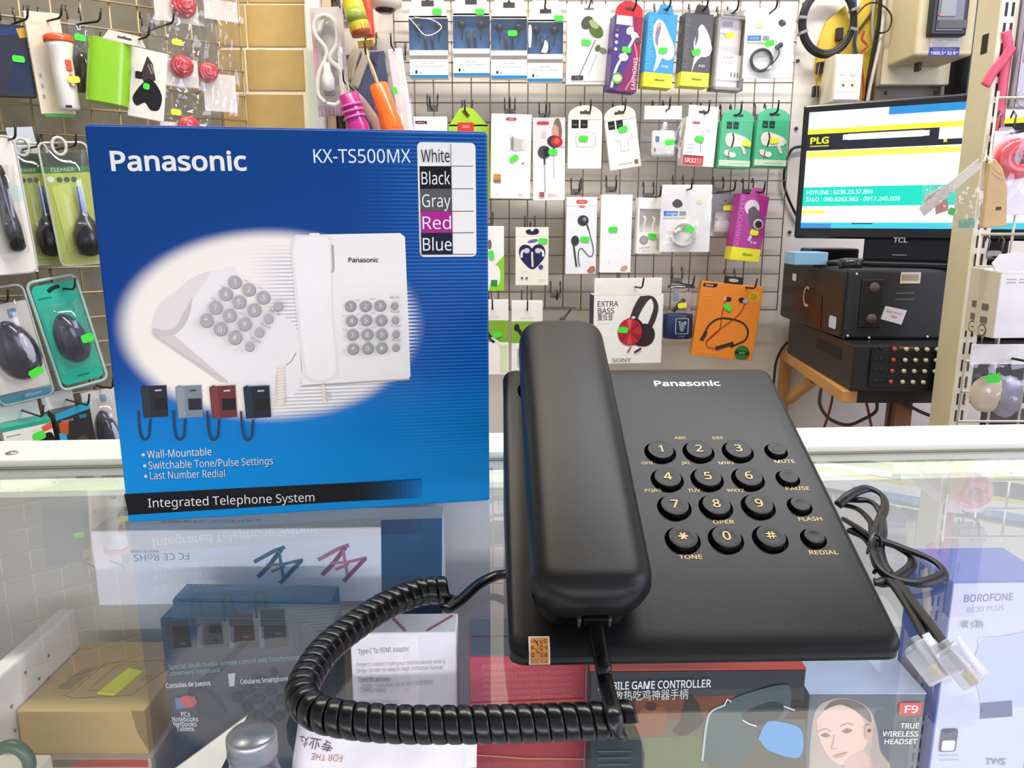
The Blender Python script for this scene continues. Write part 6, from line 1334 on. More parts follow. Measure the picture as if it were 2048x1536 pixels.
p.art([('p', [(0, .16), (1, .06), (1, .18), (0, .26)], '#2a9cc0'), ('r', 0, .45, .20, .75, '#2fa8cc'), ('p', [(.05, .30), (.35, .28), (.25, .50), (.05, .46)], '#b85a2c'), ('s', [(.30, .75), (.50, .58), (.75, .60), (.85, .8), (.7, 1), (.35, 1)], '#4c484c'), ('t', 'mouse', .30, .28, .08, '#c9c4c4'), ('r', .65, .24, .85, .30, '#2a7a94')], 'printed_panel'); p.hook(.35, .04, 'holding the black and orange gadget box', dx=.03)
p = lpack('mouse_pack', 'white mouse card partly behind the blue carton', 'mouse pack', (176, 780, 246, 930), d=.022, t=.006, roll=-4)
p.body('#e6e0d8', 0, 1, 'backing_card'); mouse3d(p, .55, .62, .36, .36, p.y, '#1c2040', -6, .022, '#b9c4e0'); p.art([('rr', .50, .06, .68, .16, .03, '#7fb0c4')], 'card_print'); blister(p, 0, .1, 1, 1, p.y - .001, .03); p.hook(.5, -.05, 'holding the mouse card behind the blue carton', dx=.02)
# pack peeping out behind the shaver and blowers
p = lpack('memory_card_pack', 'pale blue and white pack behind the air blower kits', 'accessory pack', (20, 255, 74, 330), d=.04, t=.01, roll=-6)
p.body('#c4cbd4'); p.art([('r', .1, .3, .8, .5, '#e6e8ea'), ('e', .4, .7, .16, .1, '#6d86b4')], 'printed_panel')

# ================================================================== corner: cable bags between the walls
CORN = Frame((0, YW + .029, 0), 0.0)
p = Pack(CORN, 'cable_bag', 'clear bag with a folded white power cable and pink striped foot', 'cable bag', (625, 12, 690, 232), d=.109, t=.02, roll=-2)
p.body('#cfc6c4', .0, 1, 'backing', t=.001, y=p.y + .014); p.art([('r', 0, .05, .12, .7, '#d8a0a4'), ('r', .02, .9, .98, 1, '#b88aa0')] + [('r', .04 + .12 * k, .9, .09 + .12 * k, 1, '#d8b4c4') for k in range(8)], 'bag_print', y=p.y + .013)
CW = mat('#efeae2', .35, coat=.2)
tube('cable_fold', catmull([(p.u(.30), p.y, p.v(.88)), (p.u(.10), p.y, p.v(.80)), (p.u(.16), p.y, p.v(.62)), (p.u(.46), p.y + .002, p.v(.42)), (p.u(.16), p.y, p.v(.26)), (p.u(.18), p.y, p.v(.14)), (p.u(.48), p.y, p.v(.09)), (p.u(.78), p.y, p.v(.16)), (p.u(.80), p.y, p.v(.34)), (p.u(.55), p.y - .003, p.v(.48)), (p.u(.86), p.y, p.v(.60)), (p.u(.88), p.y, p.v(.80)), (p.u(.66), p.y, p.v(.90)), (p.u(.34), p.y, p.v(.89))], 6), .0048, CW, p.o, 8)
tube('cable_fold', catmull([(p.u(.84), p.y + .004, p.v(.84)), (p.u(.84), p.y + .004, p.v(.40)), (p.u(.82), p.y + .004, p.v(.22)), (p.u(.5), p.y + .004, p.v(.11)), (p.u(.24), p.y + .004, p.v(.24))], 6), .0055, CW, p.o, 8)
lathe('plug', [(.006, -.022), (.012, -.018), (.013, .004), (.008, .018), (.006, .034)], CW, p.o, 14, Matrix.Translation((p.u(.45), p.y - .004, p.v(.68))))
box('plug_face', p.u(.45) - .011, p.u(.45) + .011, p.y - .008, p.y + .002, p.v(.82), p.v(.77), mat('#8d8678', .4, .4), p.o, .002)
film_sheet('clear_bag', p, 0, 0, 1, 1, p.y - .012, .004, 61); p.hook(.93, .0, 'holding the folded white power cable')
def tubebag(name, label, A, Bp, R0, col, seed, band=None, d=.154, hang=None):
    a = CORN.hit(*A, d); b = CORN.hit(*Bp, d)
    o = thing(name, label, 'flashlight', Matrix.Translation(b)); ax_ = (a - b); L_ = ax_.length
    Q = ax_.to_track_quat('Z', 'Y').to_matrix().to_4x4()
    lathe('tube_body', [(R0 * .9, 0), (R0, .004), (R0, L_ * .55), (R0 * .86, L_ * .62), (R0 * .86, L_ - .003), (R0 * .7, L_)], mat(col, .3, coat=.5), o, 20, Q)
    if band: lathe('colour_band', [(R0 * 1.02, L_ * .20), (R0 * 1.03, L_ * .45)], mat(band, .3, coat=.4), o, 20, Q)
    if hang:
        tip = a + Vector((hang[0], hang[1], hang[2])); lo_ = Matrix.Translation(-b)
        tube('hang_strap', [lo_ @ v for v in catmull([a - Vector((0, 0, .002)), a + (tip - a) * .5 + Vector((.004, 0, 0)), tip, a + (tip - a) * .5 - Vector((.004, 0, 0)), a - Vector((0, 0, .002))], 6)], .0014, mat('#cfc2a8', .5), o, 6)
        base = Vector((tip.x, CORN.o.y, tip.z - .0015)); hook_at(CORN, base, CORN.o.y - tip.y + .012, 'dark wire hook ' + hang[3])
    return o, Q, L_
o, Q, L_ = tubebag('glue_tube', 'yellow and green printed tube in a clear bag', (692, -40), (722, 66), .020, '#d8c62a', 71, '#9aa83a', hang=(0, 0, .03, 'holding the yellow and green tube'))
lathe('tube_cap', [(.019, -.004), (.020, .004), (.020, .012)], mat('#b5582c', .35), o, 18, Q)
o, Q, L_ = tubebag('handheld_torch', 'red and orange torch wrapped beside the yellow tube', (728, -30), (738, 74), .013, '#d8401e', 72, d=.116, hang=(.006, 0, .05, 'holding the red and orange torch'))
o, Q, L_ = tubebag('handheld_torch', 'magenta torch in a clear wrap above the blue carton', (696, 188), (738, 330), .023, '#b3247e', 73, '#8a1c66', hang=(-.004, 0, .022, 'holding the magenta torch'))
for k in range(3): lathe('grip_ring', [(.0232, L_ * (.66 + .08 * k)), (.0242, L_ * (.67 + .08 * k)), (.0232, L_ * (.69 + .08 * k))], mat('#d860ac', .2, coat=.6), o, 20, Q)
o, Q, L_ = tubebag('handheld_torch', 'bright orange torch with a hanging strap', (756, 168), (808, 330), .022, '#f06a1a', 74, '#e2541a')
hook_at(CORN, (lambda t_: Vector((t_.x, CORN.o.y, t_.z)))(o.location + (Q @ Vector((-.002, -.003, L_ + .058)))), .166, 'dark wire hook holding the orange torch by its strap')
tube('strap', [Q @ v for v in catmull([(0, 0, L_), (-.004, -.003, L_ + .02), (-.010, -.004, L_ + .045), (-.002, -.003, L_ + .062), (.008, -.002, L_ + .05), (.004, 0, L_ + .02), (0, 0, L_)], 6)], .0028, mat('#d9c9a0', .5), o, 8)
p = Pack(CORN, 'cable_bag', 'clear bag with beige folded cables behind the torches', 'cable bag', (694, 92, 790, 330), d=.062, t=.02, roll=-6)
p.body('#3a4a78', .05, 1, 'backing', .1, .9, t=.001, y=p.y + .014)
for k in range(3): tube('folded_cable', catmull([(p.u(.04 + .06 * k), p.y, p.v(.28)), (p.u(.16 + .06 * k), p.y - .003, p.v(.14)), (p.u(.36 + .05 * k), p.y - .004, p.v(.03)), (p.u(.50 + .04 * k), p.y - .003, p.v(.08)), (p.u(.30 + .05 * k), p.y, p.v(.22)), (p.u(.12 + .06 * k), p.y, p.v(.34))], 5), .005, mat('#cfc4a4', .4), p.o, 8)
tube('flat_lead', catmull([(p.u(.1), p.y - .004, p.v(.36)), (p.u(.3), p.y - .005, p.v(.46)), (p.u(.52), p.y - .005, p.v(.62)), (p.u(.62), p.y - .004, p.v(.75))], 6), .011, mat('#c79a8c', .4), p.o, 8, .4, (0, 1, 0))
box('gold_clip', p.u(.42), p.u(.74), p.y - .010, p.y - .004, p.v(.03), p.v(-.04), mat('#c9a04a', .3, .7), p.o, .002)
film_sheet('clear_bag', p, 0, 0, 1, 1, p.y - .010, .005, 62); p.hook(.58, -.02, 'holding the beige folded cable bag', L=.066)
p = Pack(CORN, 'plastic_sleeve', 'long white plastic sleeve hanging beside the earphone grid', 'sleeve', (784, 92, 824, 330), d=.100, t=.014, roll=-7)
p.body('#efe9e4', .02, 1, 'sleeve_core', .12, .88, t=.008, y=p.y + .003, rough=.3, bevel=.003); film_sheet('clear_sleeve', p, 0, 0, 1, 1, p.y - .002, .004, 63); p.sticker(.3, .38, GREEN, 80, .014, .009, y=p.y - .014); p.hook(.5, .03, 'holding the long white plastic sleeve')
o = thing('webcam', 'round white device with a black lens above the torches', 'camera', Matrix.Translation(CORN.hit(770, 6, .070)))
lathe('device_body', [(.022, -.012), (.034, -.006), (.036, .010), (.030, .024)], mat('#ece6d8', .4), o, 24)
lathe('device_lens', [(.012, -.020), (.020, -.016), (.022, -.008)], mat('#17161a', .2, coat=.5), o, 20)
box('mount_arm', -.006, .006, 0, .077, .008, .018, mat('#cfc8b8', .4), o, .002)

# ================================================================== goods inside the counter, under the glass
CINV = CM.inverted()
def case_box(name, label, cat, bb, Y, zt, depth, yaw=0.0, col='#ffffff', foot=None, group=None, lean=0.0, rough=.45):
    """upright box whose front face stands at distance Y; bb = (x0, x1) at the top front edge, zt = its height below the glass"""
    x0 = at_y(bb[0], bb[2], Y); x1 = at_y(bb[1], bb[2], Y); w = x1.x - x0.x; z1 = zt if zt is not None else x0.z; z0 = SHZ if foot is None else foot
    M = Matrix.Translation(((x0.x + x1.x) / 2, Y, z0)) @ Matrix.Rotation(rad(yaw), 4, 'Z') @ Matrix.Translation((0, depth / 2, 0))
    o = thing(name, label, cat, M, group); h = z1 - z0
    box('carton', -w / 2, w / 2, -depth / 2, depth / 2, 0, h, mat(col, rough, coat=.2), o, .0007, 1)
    return o, w, h, -depth / 2
def case_uv(o, w, h, y):
    I = o.matrix_world.inverted() if False else None
    Mi = Matrix(o.matrix_world).inverted() if o.matrix_world != Matrix() else o.matrix_basis.inverted()
    def f(px, py):
        e = Mi @ EYE; d = Mi.to_3x3() @ ray(px, py); t = (y - e.y) / d.y; p = e + d * t
        return (p.x / w + .5, 1 - p.z / h)
    return f
bpy.context.view_layer.update()
def ctxt(f, s, x0, x1, y0, hpx, col, w, h, b=0.0, y1=None, flip=False):
    yb = y0 if y1 is None else y1
    a = f(x0, y0); c = f(x1, yb); q = f((x0 + x1) / 2, y0 - hpx / 2); r = f((x0 + x1) / 2, y0 + hpx / 2)
    rot = math.degrees(math.atan2(-(c[1] - a[1]) * h, (c[0] - a[0]) * w)) + (180 if flip else 0)
    return ('t', s, (a[0] + c[0]) / 2, (a[1] + c[1]) / 2, abs(r[1] - q[1]) * h / w, col, {'w': abs(c[0] - a[0]), 'b': b, 'rot': rot})

# plain carton that carries the laptop stand box
y_ls = .520; zt_ls = at_y(500, 1058, y_ls).z; zb_ls = at_y(260, 1206, y_ls).z
o, w, h, y = case_box('stock_carton', 'plain beige carton under the laptop stand box', 'box', (362, 800, 1210), .543, zb_ls, .018, col='#cbbf96', yaw=2); 
# laptop stand box, standing upside down
o, w, h, y = case_box('laptop_stand_box', 'white laptop stand box lying upside down with a navy end', 'box', (186, 882, 1058), y_ls, zt_ls, .040, 2.0, '#dfe0ea', zb_ls)
bpy.context.view_layer.update(); f = case_uv(o, w, h, y)
sh = [('p', [f(762, 1040), f(884, 1036), f(884, 1240), f(764, 1245)], '#23405c')]
def standpic(x, y0, c1, c2):
    return [('l', [f(x, y0 + 32), f(x + 40, y0 + 10), f(x + 62, y0 + 2)], .012, c1), ('l', [f(x + 55, y0 + 6), f(x + 30, y0 + 40), f(x + 8, y0 + 62)], .013, c2), ('l', [f(x + 50, y0 + 10), f(x + 55, y0 + 40), f(x + 60, y0 + 65)], .009, c1), ('l', [f(x + 25, y0 + 38), f(x + 60, y0 + 36), f(x + 98, y0 + 27)], .009, c1), ('l', [f(x + 95, y0 + 28), f(x + 70, y0 + 55), f(x + 52, y0 + 74)], .012, c2), ('l', [f(x + 36, y0 + 50), f(x + 62, y0 + 40)], .008, c1)]
art('picture_of_grey_stand', o, standpic(508, 1092, '#5a6a70', '#46555c'), w, h, y, .4); art('picture_of_red_stand', o, standpic(636, 1088, '#b0707c', '#8a4a58'), w, h, y, .4)
art('navy_end', o, sh + [('l', [f(830, 1078), f(836, 1078)], .001, '#8a94a8')], w, h, y, .4)
art('certificate_marks', o, [ctxt(f, 'FC CE RoHS', 268, 378, 1116, 13, '#8a8c9c', w, h, 0, 1112, True), ctxt(f, 'MADE IN CHINA', 262, 318, 1103, 5, '#9a9cac', w, h, 0, None, True)], w, h, y, .4)
art('top_lettering', o, [('t', 'LAPTOP STAND', .32, .5, .018, '#9093a4', {'rot': 180, 'st': 1.6})], w, .030, 0, .4, M=Matrix.Translation((0, -.004, h + .0004)) @ FLAT @ Matrix.Translation((0, 0, -.015)))
# two dark navy boxes one behind the other
tops = [(318, 668, 1240, .440), (344, 664, 1207, .4635)]
zt = at_y(500, 1240, .440).z
labs = ['dark navy gadget box with printed icons at the front of its pair', 'dark navy gadget box at the back of its pair']
for i, (x0, x1, py, Y) in enumerate(tops):
    o, w, h, y = case_box('gadget_box', labs[i], 'box', (x0, x1, py), Y, zt + .001 * i, .0212, -2.2 if i == 0 else -1.5, '#1d2c40', group='dark navy boxes inside the counter')
    box('printed_top', -w / 2 + .0005, w / 2 - .0005, y + .0006, -y - .0006, h - .0002, h + .0006, mat('#2c5062', .35, var=.55, scale=70), o)
    if i == 0:
        bpy.context.view_layer.update(); f = case_uv(o, w, h, y)
        sh = [('r', 0, 0, 1, 1, '#27303c')] + [('p', [f(x, 1252), f(x + 48, 1250), f(x + 50, 1293), f(x + 2, 1296)], '#12161b') for x in (345, 408, 468, 528)] + [('p', [f(x + 50, 1252), f(x + 60, 1251), f(x + 62, 1293), f(x + 52, 1296)], '#3d4a56') for x in (345, 408, 468)]
        sh += [ctxt(f, 'Special: Multi media remote control and Touchmouse', 338, 602, 1333, 9, '#6a97a6', w, h, 0, 1313), ctxt(f, 'Convenient keyboard', 334, 440, 1346, 9, '#6a97a6', w, h, 0, 1338), ctxt(f, 'Consolas de Juegos', 333, 422, 1370, 9, '#d8dde2', w, h, .01, 1364), ctxt(f, 'Celulares Smartphone', 482, 578, 1362, 9, '#d8dde2', w, h, .01, 1355)]
        sh += [('p', [f(457, 1346), f(472, 1344), f(470, 1370), f(460, 1371)], '#a9b0b8'), ('p', [f(352, 1394), f(392, 1390), f(390, 1412), f(354, 1416)], '#4a6a9a'), ('e',) + f(378, 1401) + (.05, .04, '#b0404a')]
        for k, t in enumerate(('PCs', 'Notebooks', 'Netbooks', 'Tablets')): sh.append(ctxt(f, t, 373 - (9, 27, 24, 18)[k], 373 + (9, 25, 22, 17)[k], 1426 + k * 9.5, 9, '#d8dde2', w, h, .01))
        art('printed_panel', o, sh, w, h, y, .35, .00008)
    else:
        art('printed_panel', o, [('r', 0, 0, 1, .1, '#2f5566'), ('t', 'Media', .12, .04, .05, '#6f98a6')], w, h, y, .4)
# kraft box on a red carton
zk = at_y(160, 1422, .45).z
o, w, h, y = case_box('stock_carton', 'red and white carton beneath the kraft box', 'box', (60, 300, 1512), .445, at_y(160, 1509, .45).z, .085, 0, '#c9bdb4'); art('red_stripe', o, [('r', .18, 0, .98, .06, '#b8383a'), ('p', [(.20, 0), (.42, 0), (.30, .06), (.18, .06)], '#5c6a4a')], w, h, y, .4)
o, w, h, y = case_box('kraft_box', 'brown kraft box with a yellow price sticker on top', 'box', (32, 288, 1422), .45, zk, .085, 0, '#c3a46a', at_y(160, 1509, .45).z, rough=.6)
art('outline_drawing', o, [('l', [(.30, .72), (.36, .34), (.84, .30), (.92, .45), (.80, .80), (.36, .84), (.26, .80), (.30, .72)], .008, '#7d6844'), ('l', [(.42, .70), (.48, .38), (.72, .36), (.68, .72), (.42, .74)], .006, '#8a744e'), ('p', [(.14, .70), (.22, .42), (.32, .40), (.26, .72)], '#9a845a'), ('l', [(.80, .54), (.85, .53), (.84, .60), (.79, .61), (.80, .54)], .006, '#7d6844')], w, .085, 0, .6, M=Matrix.Translation((0, -.0425, h)) @ FLAT)
pr = prism('price_sticker', [(w * .02, .006), (w * .10, .036), (w * .24, .032), (w * .17, .004)], -.0004, .0004, mat('#eef02c', .5), o); pr.data.transform(Matrix.Translation((0, -.030, h + .0006)) @ FLAT)
art('dark_corner', o, [('p', [(.90, .0), (1.0, -.0), (1.0, .9), (.93, .5)], '#8a7448')], w, h, y, .6)
# adapter box
Yh = .430; zh = at_y(800, 1266, Yh).z
o, w, h, y = case_box('adapter_box', 'white video adapter box with grey printed specifications', 'box', (700, 912, 1266), Yh, zh, .024, 1, '#e7e2ea')
bpy.context.view_layer.update(); f = case_uv(o, w, h, y)
art('top_mark', o, [('l', [(.34, .1), (.52, .95)], .03, '#b05a72'), ('l', [(.95, .1), (.72, .95)], .03, '#b05a72')], w, .022, 0, .4, M=Matrix.Translation((0, -.011, h)) @ FLAT)
sh = [ctxt(f, 'Type-C To HDMI Adapter', 716, 818, 1303, 10, '#85808c', w, h, .012, 1297), ctxt(f, 'Project content from your mobile device onto a', 714, 890, 1329, 8, '#a09ba8', w, h, 0, 1322), ctxt(f, 'larger screen to view in High Definition format', 714, 886, 1341, 8, '#a09ba8', w, h, 0, 1334), ctxt(f, 'Specifications:', 716, 781, 1358, 9, '#85808c', w, h, .012), ctxt(f, 'Image resolution: up to 4K x 2K@30HZ', 722, 866, 1371, 8, '#a09ba8', w, h, 0, 1363), ctxt(f, '20x4K2160HZ', 720, 774, 1379, 8, '#a09ba8', w, h), ctxt(f, 'Package Contents:', 718, 798, 1402, 8, '#9a95a2', w, h)]
art('specification_text', o, sh, w, h, y, .4)
# two red and charcoal boxes
Yr = .418; zr = at_y(1050, 1313, Yr).z
for i, (Y, lab) in enumerate(((Yr, 'red and charcoal product box at the front under the telephone'), (Yr + .0225, 'red and charcoal product box behind its red twin'))):
    o, w, h, y = case_box('product_box', lab, 'box', (938, 1172, 1313), Y, zr, .0218, 0.5, '#a5343f', group='red boxes inside the counter')
    box('printed_top', -w / 2 + .0003, w / 2 - .0003, y + .0006, -y - .0006, h - .0002, h + .0005, mat('#39404c', .3, coat=.5), o)
    art('red_triangle', o, [('p', [(.36, 0), (1, 0), (1, .92), (.66, .92)], '#a8323c')], w, .0215, 0, .3, M=Matrix.Translation((0, -.0108, h + .0006)) @ FLAT)
    if i == 0:
        bpy.context.view_layer.update(); f = case_uv(o, w, h, y)
        lines = [('Product Info', 965, 1040, 1334, 11), ('Headphone for iPhone iPad which supports', 968, 1140, 1347, 7), ('phone and iPad featuring the lightning screen', 966, 1142, 1359, 7), ('play while iPhone or iPad lasts to a pair', 968, 1142, 1371, 7), ('without a dual amplified compressed quality to', 968, 1142, 1383, 7), ('other playing simple pay to enjoy the', 968, 1140, 1395, 7)]
        art('product_text', o, [ctxt(f, s, a, b, yy, hh, '#c07078', w, h, 0, yy - 6) for s, a, b, yy, hh in lines] + [('p', [f(938, 1405), f(1172, 1395), f(1172, 1470), f(938, 1480)], '#b04438'), ('l', [f(940, 1507), f(1050, 1515), f(1168, 1516)], .010, '#c9a86a')], w, h, y, .4)
# game controller box
Yg = .384; zg = at_y(1400, 1340, Yg).z
o, w, h, y = case_box('game_controller_box', 'black game controller box with red top edge under the telephone', 'box', (1180, 1614, 1340), Yg, zg, .014, .8, '#14181c')
box('red_top', -w / 2, w / 2, y, -y, h - .0002, h + .0006, mat('#b02e2c', .35), o)
bpy.context.view_layer.update(); f = case_uv(o, w, h, y)
sh = [('p', [f(1183, 1400), f(1610, 1400), f(1612, 1440), f(1183, 1440)], '#2a1c18'), ('p', [f(1270, 1395), f(1470, 1390), f(1470, 1440), f(1270, 1440)], '#5e2f1a'), ('p', [f(1183, 1440), f(1612, 1438), f(1612, 1540), f(1183, 1540)], '#4a4a38'), ('p', [f(1290, 1475), f(1400, 1470), f(1420, 1540), f(1290, 1540)], '#4f5a38'),
      ('s', [f(1266, 1440), f(1285, 1415), f(1300, 1418), f(1325, 1412), f(1335, 1440), f(1320, 1470), f(1280, 1468)], '#6e3a1c'), ('s', [f(1360, 1440), f(1370, 1400), f(1385, 1392), f(1402, 1420), f(1405, 1445), f(1370, 1470), f(1345, 1462)], '#241c18'), ('e',) + f(1302, 1412) + (.026, .022, '#2a1a12'), ('p', [f(1180, 1478), f(1282, 1480), f(1284, 1540), f(1180, 1540)], '#1f2a2c'),
      ('s', [f(1404, 1522), f(1412, 1450), f(1422, 1420), f(1450, 1408), f(1480, 1390), f(1560, 1368), f(1582, 1380), f(1572, 1430), f(1520, 1460), f(1500, 1500), f(1470, 1535)], '#3c4a4c'), ('c', [f(1404, 1520), f(1412, 1450), f(1422, 1422), f(1450, 1408)], .010, '#9aa6a4'), ('s', [f(1480, 1425), f(1540, 1402), f(1566, 1410), f(1555, 1435), f(1500, 1450)], '#1c2426'), ('s', [f(1515, 1475), f(1528, 1448), f(1545, 1440), f(1600, 1456), f(1598, 1512), f(1540, 1500)], '#4a86b4'),
      ('l', [f(1448, 1408), f(1454, 1396), f(1462, 1402)], .006, '#c9cfcc'), ('l', [f(1484, 1438), f(1498, 1446), f(1512, 1450)], .006, '#c9cfcc'), ('l', [f(1566, 1410), f(1588, 1418)], .006, '#c9cfcc'),
      ctxt(f, 'MOBILE GAME CONTROLLER', 1196, 1421, 1370, 15, '#c9ced6', w, h, .015, 1364), ctxt(f, '散热吃鸡神器手柄', 1228, 1375, 1391, 13, '#b9bcb8', w, h, 0, 1387)]
for k in range(3): sh.append(('l', [f(1195, 1500 + k * 13), f(1262, 1499 + k * 13)], .006, '#3f5254'))
art('printed_panel', o, sh, w, h, y, .3, .00008)
# true wireless headset box
Yf = .400; zf = at_y(1730, 1388, Yf).z
o, w, h, y = case_box('headset_box', 'grey wireless headset box printed with a portrait', 'box', (1618, 1853, 1388), Yf, zf, .040, 0, '#5c6068')
box('pale_top', -w / 2, w / 2, y, -y, h - .0002, h + .0006, mat('#9aa4c4', .35, var=.06), o)
bpy.context.view_layer.update(); f = case_uv(o, w, h, y)
sh = [('s', [f(1618, 1540), f(1622, 1470), f(1632, 1420), f(1660, 1400), f(1700, 1398), f(1735, 1415), f(1752, 1450), f(1760, 1500), f(1772, 1540)], '#a99c92'), ('s', [f(1648, 1418), f(1668, 1400), f(1705, 1400), f(1735, 1418), f(1742, 1445), f(1715, 1425), f(1680, 1408), f(1655, 1425)], '#6e645e'),
      ('s', [f(1632, 1440), f(1650, 1420), f(1680, 1410), f(1715, 1425), f(1732, 1455), f(1735, 1480), f(1722, 1505), f(1700, 1525), f(1678, 1528), f(1655, 1510), f(1638, 1475)], '#cfb0a4'), ('s', [f(1690, 1520), f(1725, 1500), f(1745, 1540), f(1690, 1545)], '#c2a398'),
      ('s', [f(1640, 1470), f(1650, 1465), f(1660, 1470), f(1650, 1474)], '#7a6660'), ('s', [f(1682, 1462), f(1694, 1456), f(1704, 1460), f(1693, 1466)], '#7a6660'), ('c', [f(1636, 1462), f(1650, 1457), f(1662, 1462)], .008, '#9a8274'), ('c', [f(1680, 1452), f(1694, 1446), f(1706, 1449)], .008, '#9a8274'), ('c', [f(1668, 1468), f(1666, 1485), f(1662, 1495), f(1674, 1497)], .008, '#b08f84'), ('s', [f(1664, 1512), f(1676, 1507), f(1694, 1503), f(1684, 1512), f(1674, 1515)], '#b98a80'),
      ('s', [f(1728, 1450), f(1740, 1448), f(1745, 1462), f(1738, 1478), f(1730, 1475)], '#bb9688'), ('e',) + f(1737, 1459) + (.018, .018, '#3a3a40'), ('rr',) + f(1798, 1403) + f(1840, 1428) + (.02, '#c2504e'), ctxt(f, 'F9', 1808, 1834, 1416, 14, '#ecd9d8', w, h, .012), ctxt(f, 'TRUE', 1799, 1836, 1449, 10, '#d8dadd', w, h, .02), ctxt(f, 'WIRELESS', 1763, 1834, 1465, 10, '#d8dadd', w, h, .02), ctxt(f, 'HEADSET', 1767, 1832, 1480, 10, '#d8dadd', w, h, .02)]
art('printed_panel', o, sh, w, h, y, .35, .00008)
# tall white and blue earbud box
Yb = .400; zb = at_y(1950, 1164, Yb).z
o, w, h, y = case_box('earbud_box', 'tall white and blue earbud box beside the line cord plugs', 'box', (1905, 2110, 1164), Yb, zb, .044, 2, '#b4b6ca')
box('blue_top', -w / 2, w / 2, y, -y, h - .0002, h + .0006, mat('#4a62b4', .3, coat=.3), o)
box('blue_side', -w / 2 - .0006, -w / 2 + .0003, y, -y, 0, h + .0004, mat('#4458a4', .35), o)
bpy.context.view_layer.update(); f = case_uv(o, w, h, y)
sh = [ctxt(f, 'BOROFONE', 1928, 2026, 1197, 14, '#6a6d96', w, h, .02, 1193), ctxt(f, 'BE30 PLUS', 1934, 2008, 1220, 10, '#9a9cba', w, h, .01, 1215), ('p', [f(1955, 1275), f(2050, 1268), f(2100, 1268), f(2100, 1430), f(1960, 1440)], '#b3bad6'), ('s', [f(1950, 1310), f(1965, 1280), f(2000, 1272), f(2110, 1270), f(2110, 1400), f(1985, 1410), f(1955, 1380)], '#a5aecb'), ('p', [f(1960, 1405), f(2023, 1400), f(2024, 1432), f(1960, 1437)], '#565f82'),
      ('rr',) + f(1882, 1457) + f(1910, 1502) + (.03, '#4a4c60'), ('rr',) + f(1884, 1480) + f(1907, 1500) + (.02, '#c9cada'), ctxt(f, 'TWS', 1970, 2010, 1522, 12, '#7a7c94', w, h, .02), ('l', [f(1876, 1510), f(1916, 1509)], .006, '#9a9cb4'), ('l', [f(1876, 1519), f(1916, 1518)], .006, '#9a9cb4')]
for r_, a in ((8, 1), (13, 1), (18, 1)):
    for s_ in (-1, 1): sh.append(('c', [f(1942 + s_ * r_, 1240), f(1942 + s_ * (r_ + 2.5), 1247), f(1942 + s_ * r_, 1254)], .010, '#6a6d96'))
sh.append(('l', [f(1945, 1240), f(1939, 1248), f(1945, 1248), f(1939, 1255)], .010, '#6a6d96'))
art('printed_panel', o, sh, w, h, y, .35, .00008)
art('side_print', o, [('p', [(.30, .03), (.45, .01), (.95, .22), (.90, .30)], '#9a9aa4')] + [('l', [(.1, .12 + .03 * k), (.6, .16 + .03 * k)], .012, '#6d7cbc') for k in range(8)], .044, h, 0, .35, M=Matrix.Translation((-w / 2 - .0007, 0, 0)) @ LFT)
o, w, h, y = case_box('stock_carton', 'narrow cream carton standing left of the tall earbud box', 'box', (1856, 1880, 1150), .452, at_y(1860, 1140, .452).z, .020, 0, '#c9c4b0')
# papers, jar and pouch at the bottom edge
o = thing('toy_bag', 'white and orange printed toy bag at the bottom of the counter', 'toy bag', Matrix.Translation(at_y(772, 1512, .37)) @ Matrix.Rotation(rad(-4), 4, 'Z') @ Matrix.Rotation(rad(-38), 4, 'X') @ Matrix.Rotation(rad(-3), 4, 'Y'))
z_ = o.matrix_world.translation.z; bpy.context.view_layer.update()
V = []; Fs = []
for j in range(9):
    for i in range(17): V.append(Vector(((i / 16 - .5) * .100, .0018 * math.sin(i * 1.3) * math.cos(j * .9) - .001 * math.sin(i * .5 + j), (.5 - j / 8) * .09 - .022)))
for j in range(8):
    for i in range(16): k = j * 17 + i; Fs.append((k, k + 17, k + 18, k + 1))
bag_ = mesh_obj('bag_front', V, Fs, mat('#e4dde2', .45, var=.05), o, True)
md_ = bag_.modifiers.new('thickness', 'SOLIDIFY'); md_.thickness = .004; md_.offset = 1
art('printed_marks', o, [('p', [(.60, .0), (.75, .0), (.73, .12), (.60, .10)], '#d8622c'), ('t', '专业炫', .13, .16, .034, '#5a4a4a', {'rot': 170, 'w': .20}), ('t', 'FOR THE', .20, .26, .03, '#b06a5a', {'rot': 176}), ('t', 'ARMOR', .24, .40, .07, '#c25a3a', {'rot': 174, 'b': .015}), ('s', [(.50, .48), (.66, .36), (.78, .44), (.72, .62), (.55, .6)], '#c8642c'), ('l', [(.74, .42), (.98, .34)], .012, '#a59a9a')], .105, .075, -.0045, .45, zoff=-.056)
pj = at_y(503, 1470, .350); jr = thing('jar', 'clear jar with a silver screw lid at the bottom edge', 'jar', Matrix.Translation((pj.x, .350, SHZ)))
zj = pj.z - SHZ
lathe('jar_glass', [(.0115, .0), (.0135, .004), (.0135, zj - .022), (.011, zj - .012), (.011, zj - .008)], BLISTER, jr, 28)
lathe('jar_label', [(.0137, zj - .06), (.0137, zj - .028)], mat('#4a4a52', .4), jr, 28)
lathe('screw_lid', [(.0122, zj - .012), (.0127, zj - .010), (.0127, zj - .0075), (.0122, zj - .006), (.0127, zj - .0045), (.0127, zj), (.0112, zj + .0015)], mat('#8d8d96', .3, .9), jr, 32)
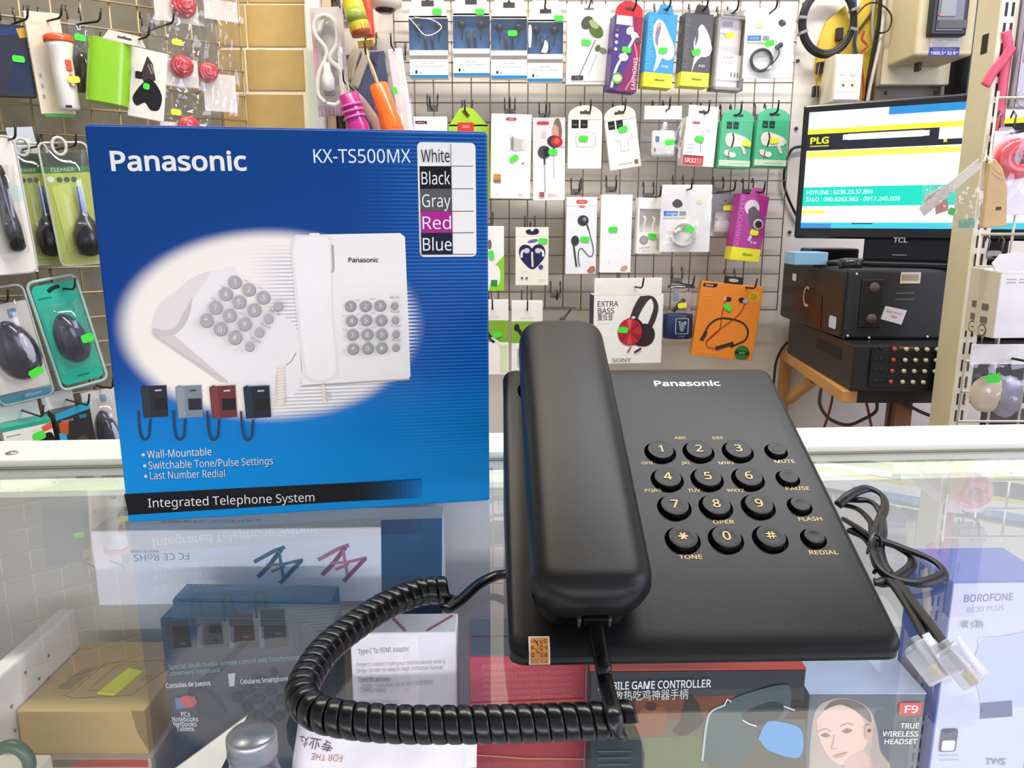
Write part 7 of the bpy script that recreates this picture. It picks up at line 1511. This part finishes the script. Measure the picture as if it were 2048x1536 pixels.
tip = at_y(494, 1432, .436); L1 = at_y(330, 1553, .4245); R1 = at_y(436, 1550, .4245)
pp = [tip, L1, Vector((L1.x - .004, .390, SHZ)), Vector((R1.x - .004, .390, SHZ)), R1]
Vp = [Vector(v) for v in pp] + [Vector(v) + Vector((0, .002, .0)) for v in pp]; org = Vector(pp[3])
o = mesh_obj('paper_leaflet', [v - org for v in Vp], [(0, 1, 2, 3, 4), (9, 8, 7, 6, 5), (0, 5, 6, 1), (1, 6, 7, 2), (2, 7, 8, 3), (3, 8, 9, 4), (4, 9, 5, 0)], mat('#f0ead8', .6), None); o.location = org; tag(o, 'folded white paper leaflet leaning beside the jar', 'leaflet')
# pouch standing along the left side of the kraft box, its speckled face towards the boxes
kx = at_y(32, 1422, .45).x - .0015; zp = at_y(100, 1216, .53).z; hp_ = zp - SHZ; wp = .125
o = thing('paper_pouch', 'white speckled paper pouch beside the kraft box', 'pouch', Matrix.Translation((kx - .006, .468, SHZ)) @ Matrix.Rotation(rad(90), 4, 'Z'))
box('carton', -wp / 2, wp / 2, -.006, .006, 0, hp_, mat('#e6e0e0', .45, coat=.2), o, .002, 2)
art('speckles', o, [('e', random.Random(k).uniform(.25, .95), random.Random(k + 50).uniform(.06, .5), .010, .010, '#6a5a6a') for k in range(16)], wp, hp_, -.006, .5)
o = tube('short_cable', catmull([at_y(x, y_, .36) for x, y_ in [(-20, 1508), (15, 1492), (42, 1500), (58, 1522), (55, 1548), (30, 1565)]], 6), .0034, mat('#2c4a40', .4), None, 8); tag(o, 'dark green looped cable at the corner of the counter', 'cable')

zbag = at_y(752, 1512, .37).z
o = box('stock_carton', -.113, -.020, .325, .398, SHZ, zbag - .057, mat('#b9b2a4', .55), None, .001); tag(o, 'plain grey carton under the white and orange toy bag', 'box')
pc_ = at_y(20, 1530, .36); o = box('stock_carton', pc_.x - .05, pc_.x + .006, .32, .385, SHZ, at_y(30, 1565, .36).z - .002, mat('#c8c2b4', .55), None, .001); tag(o, 'pale carton under the dark green looped cable', 'box')
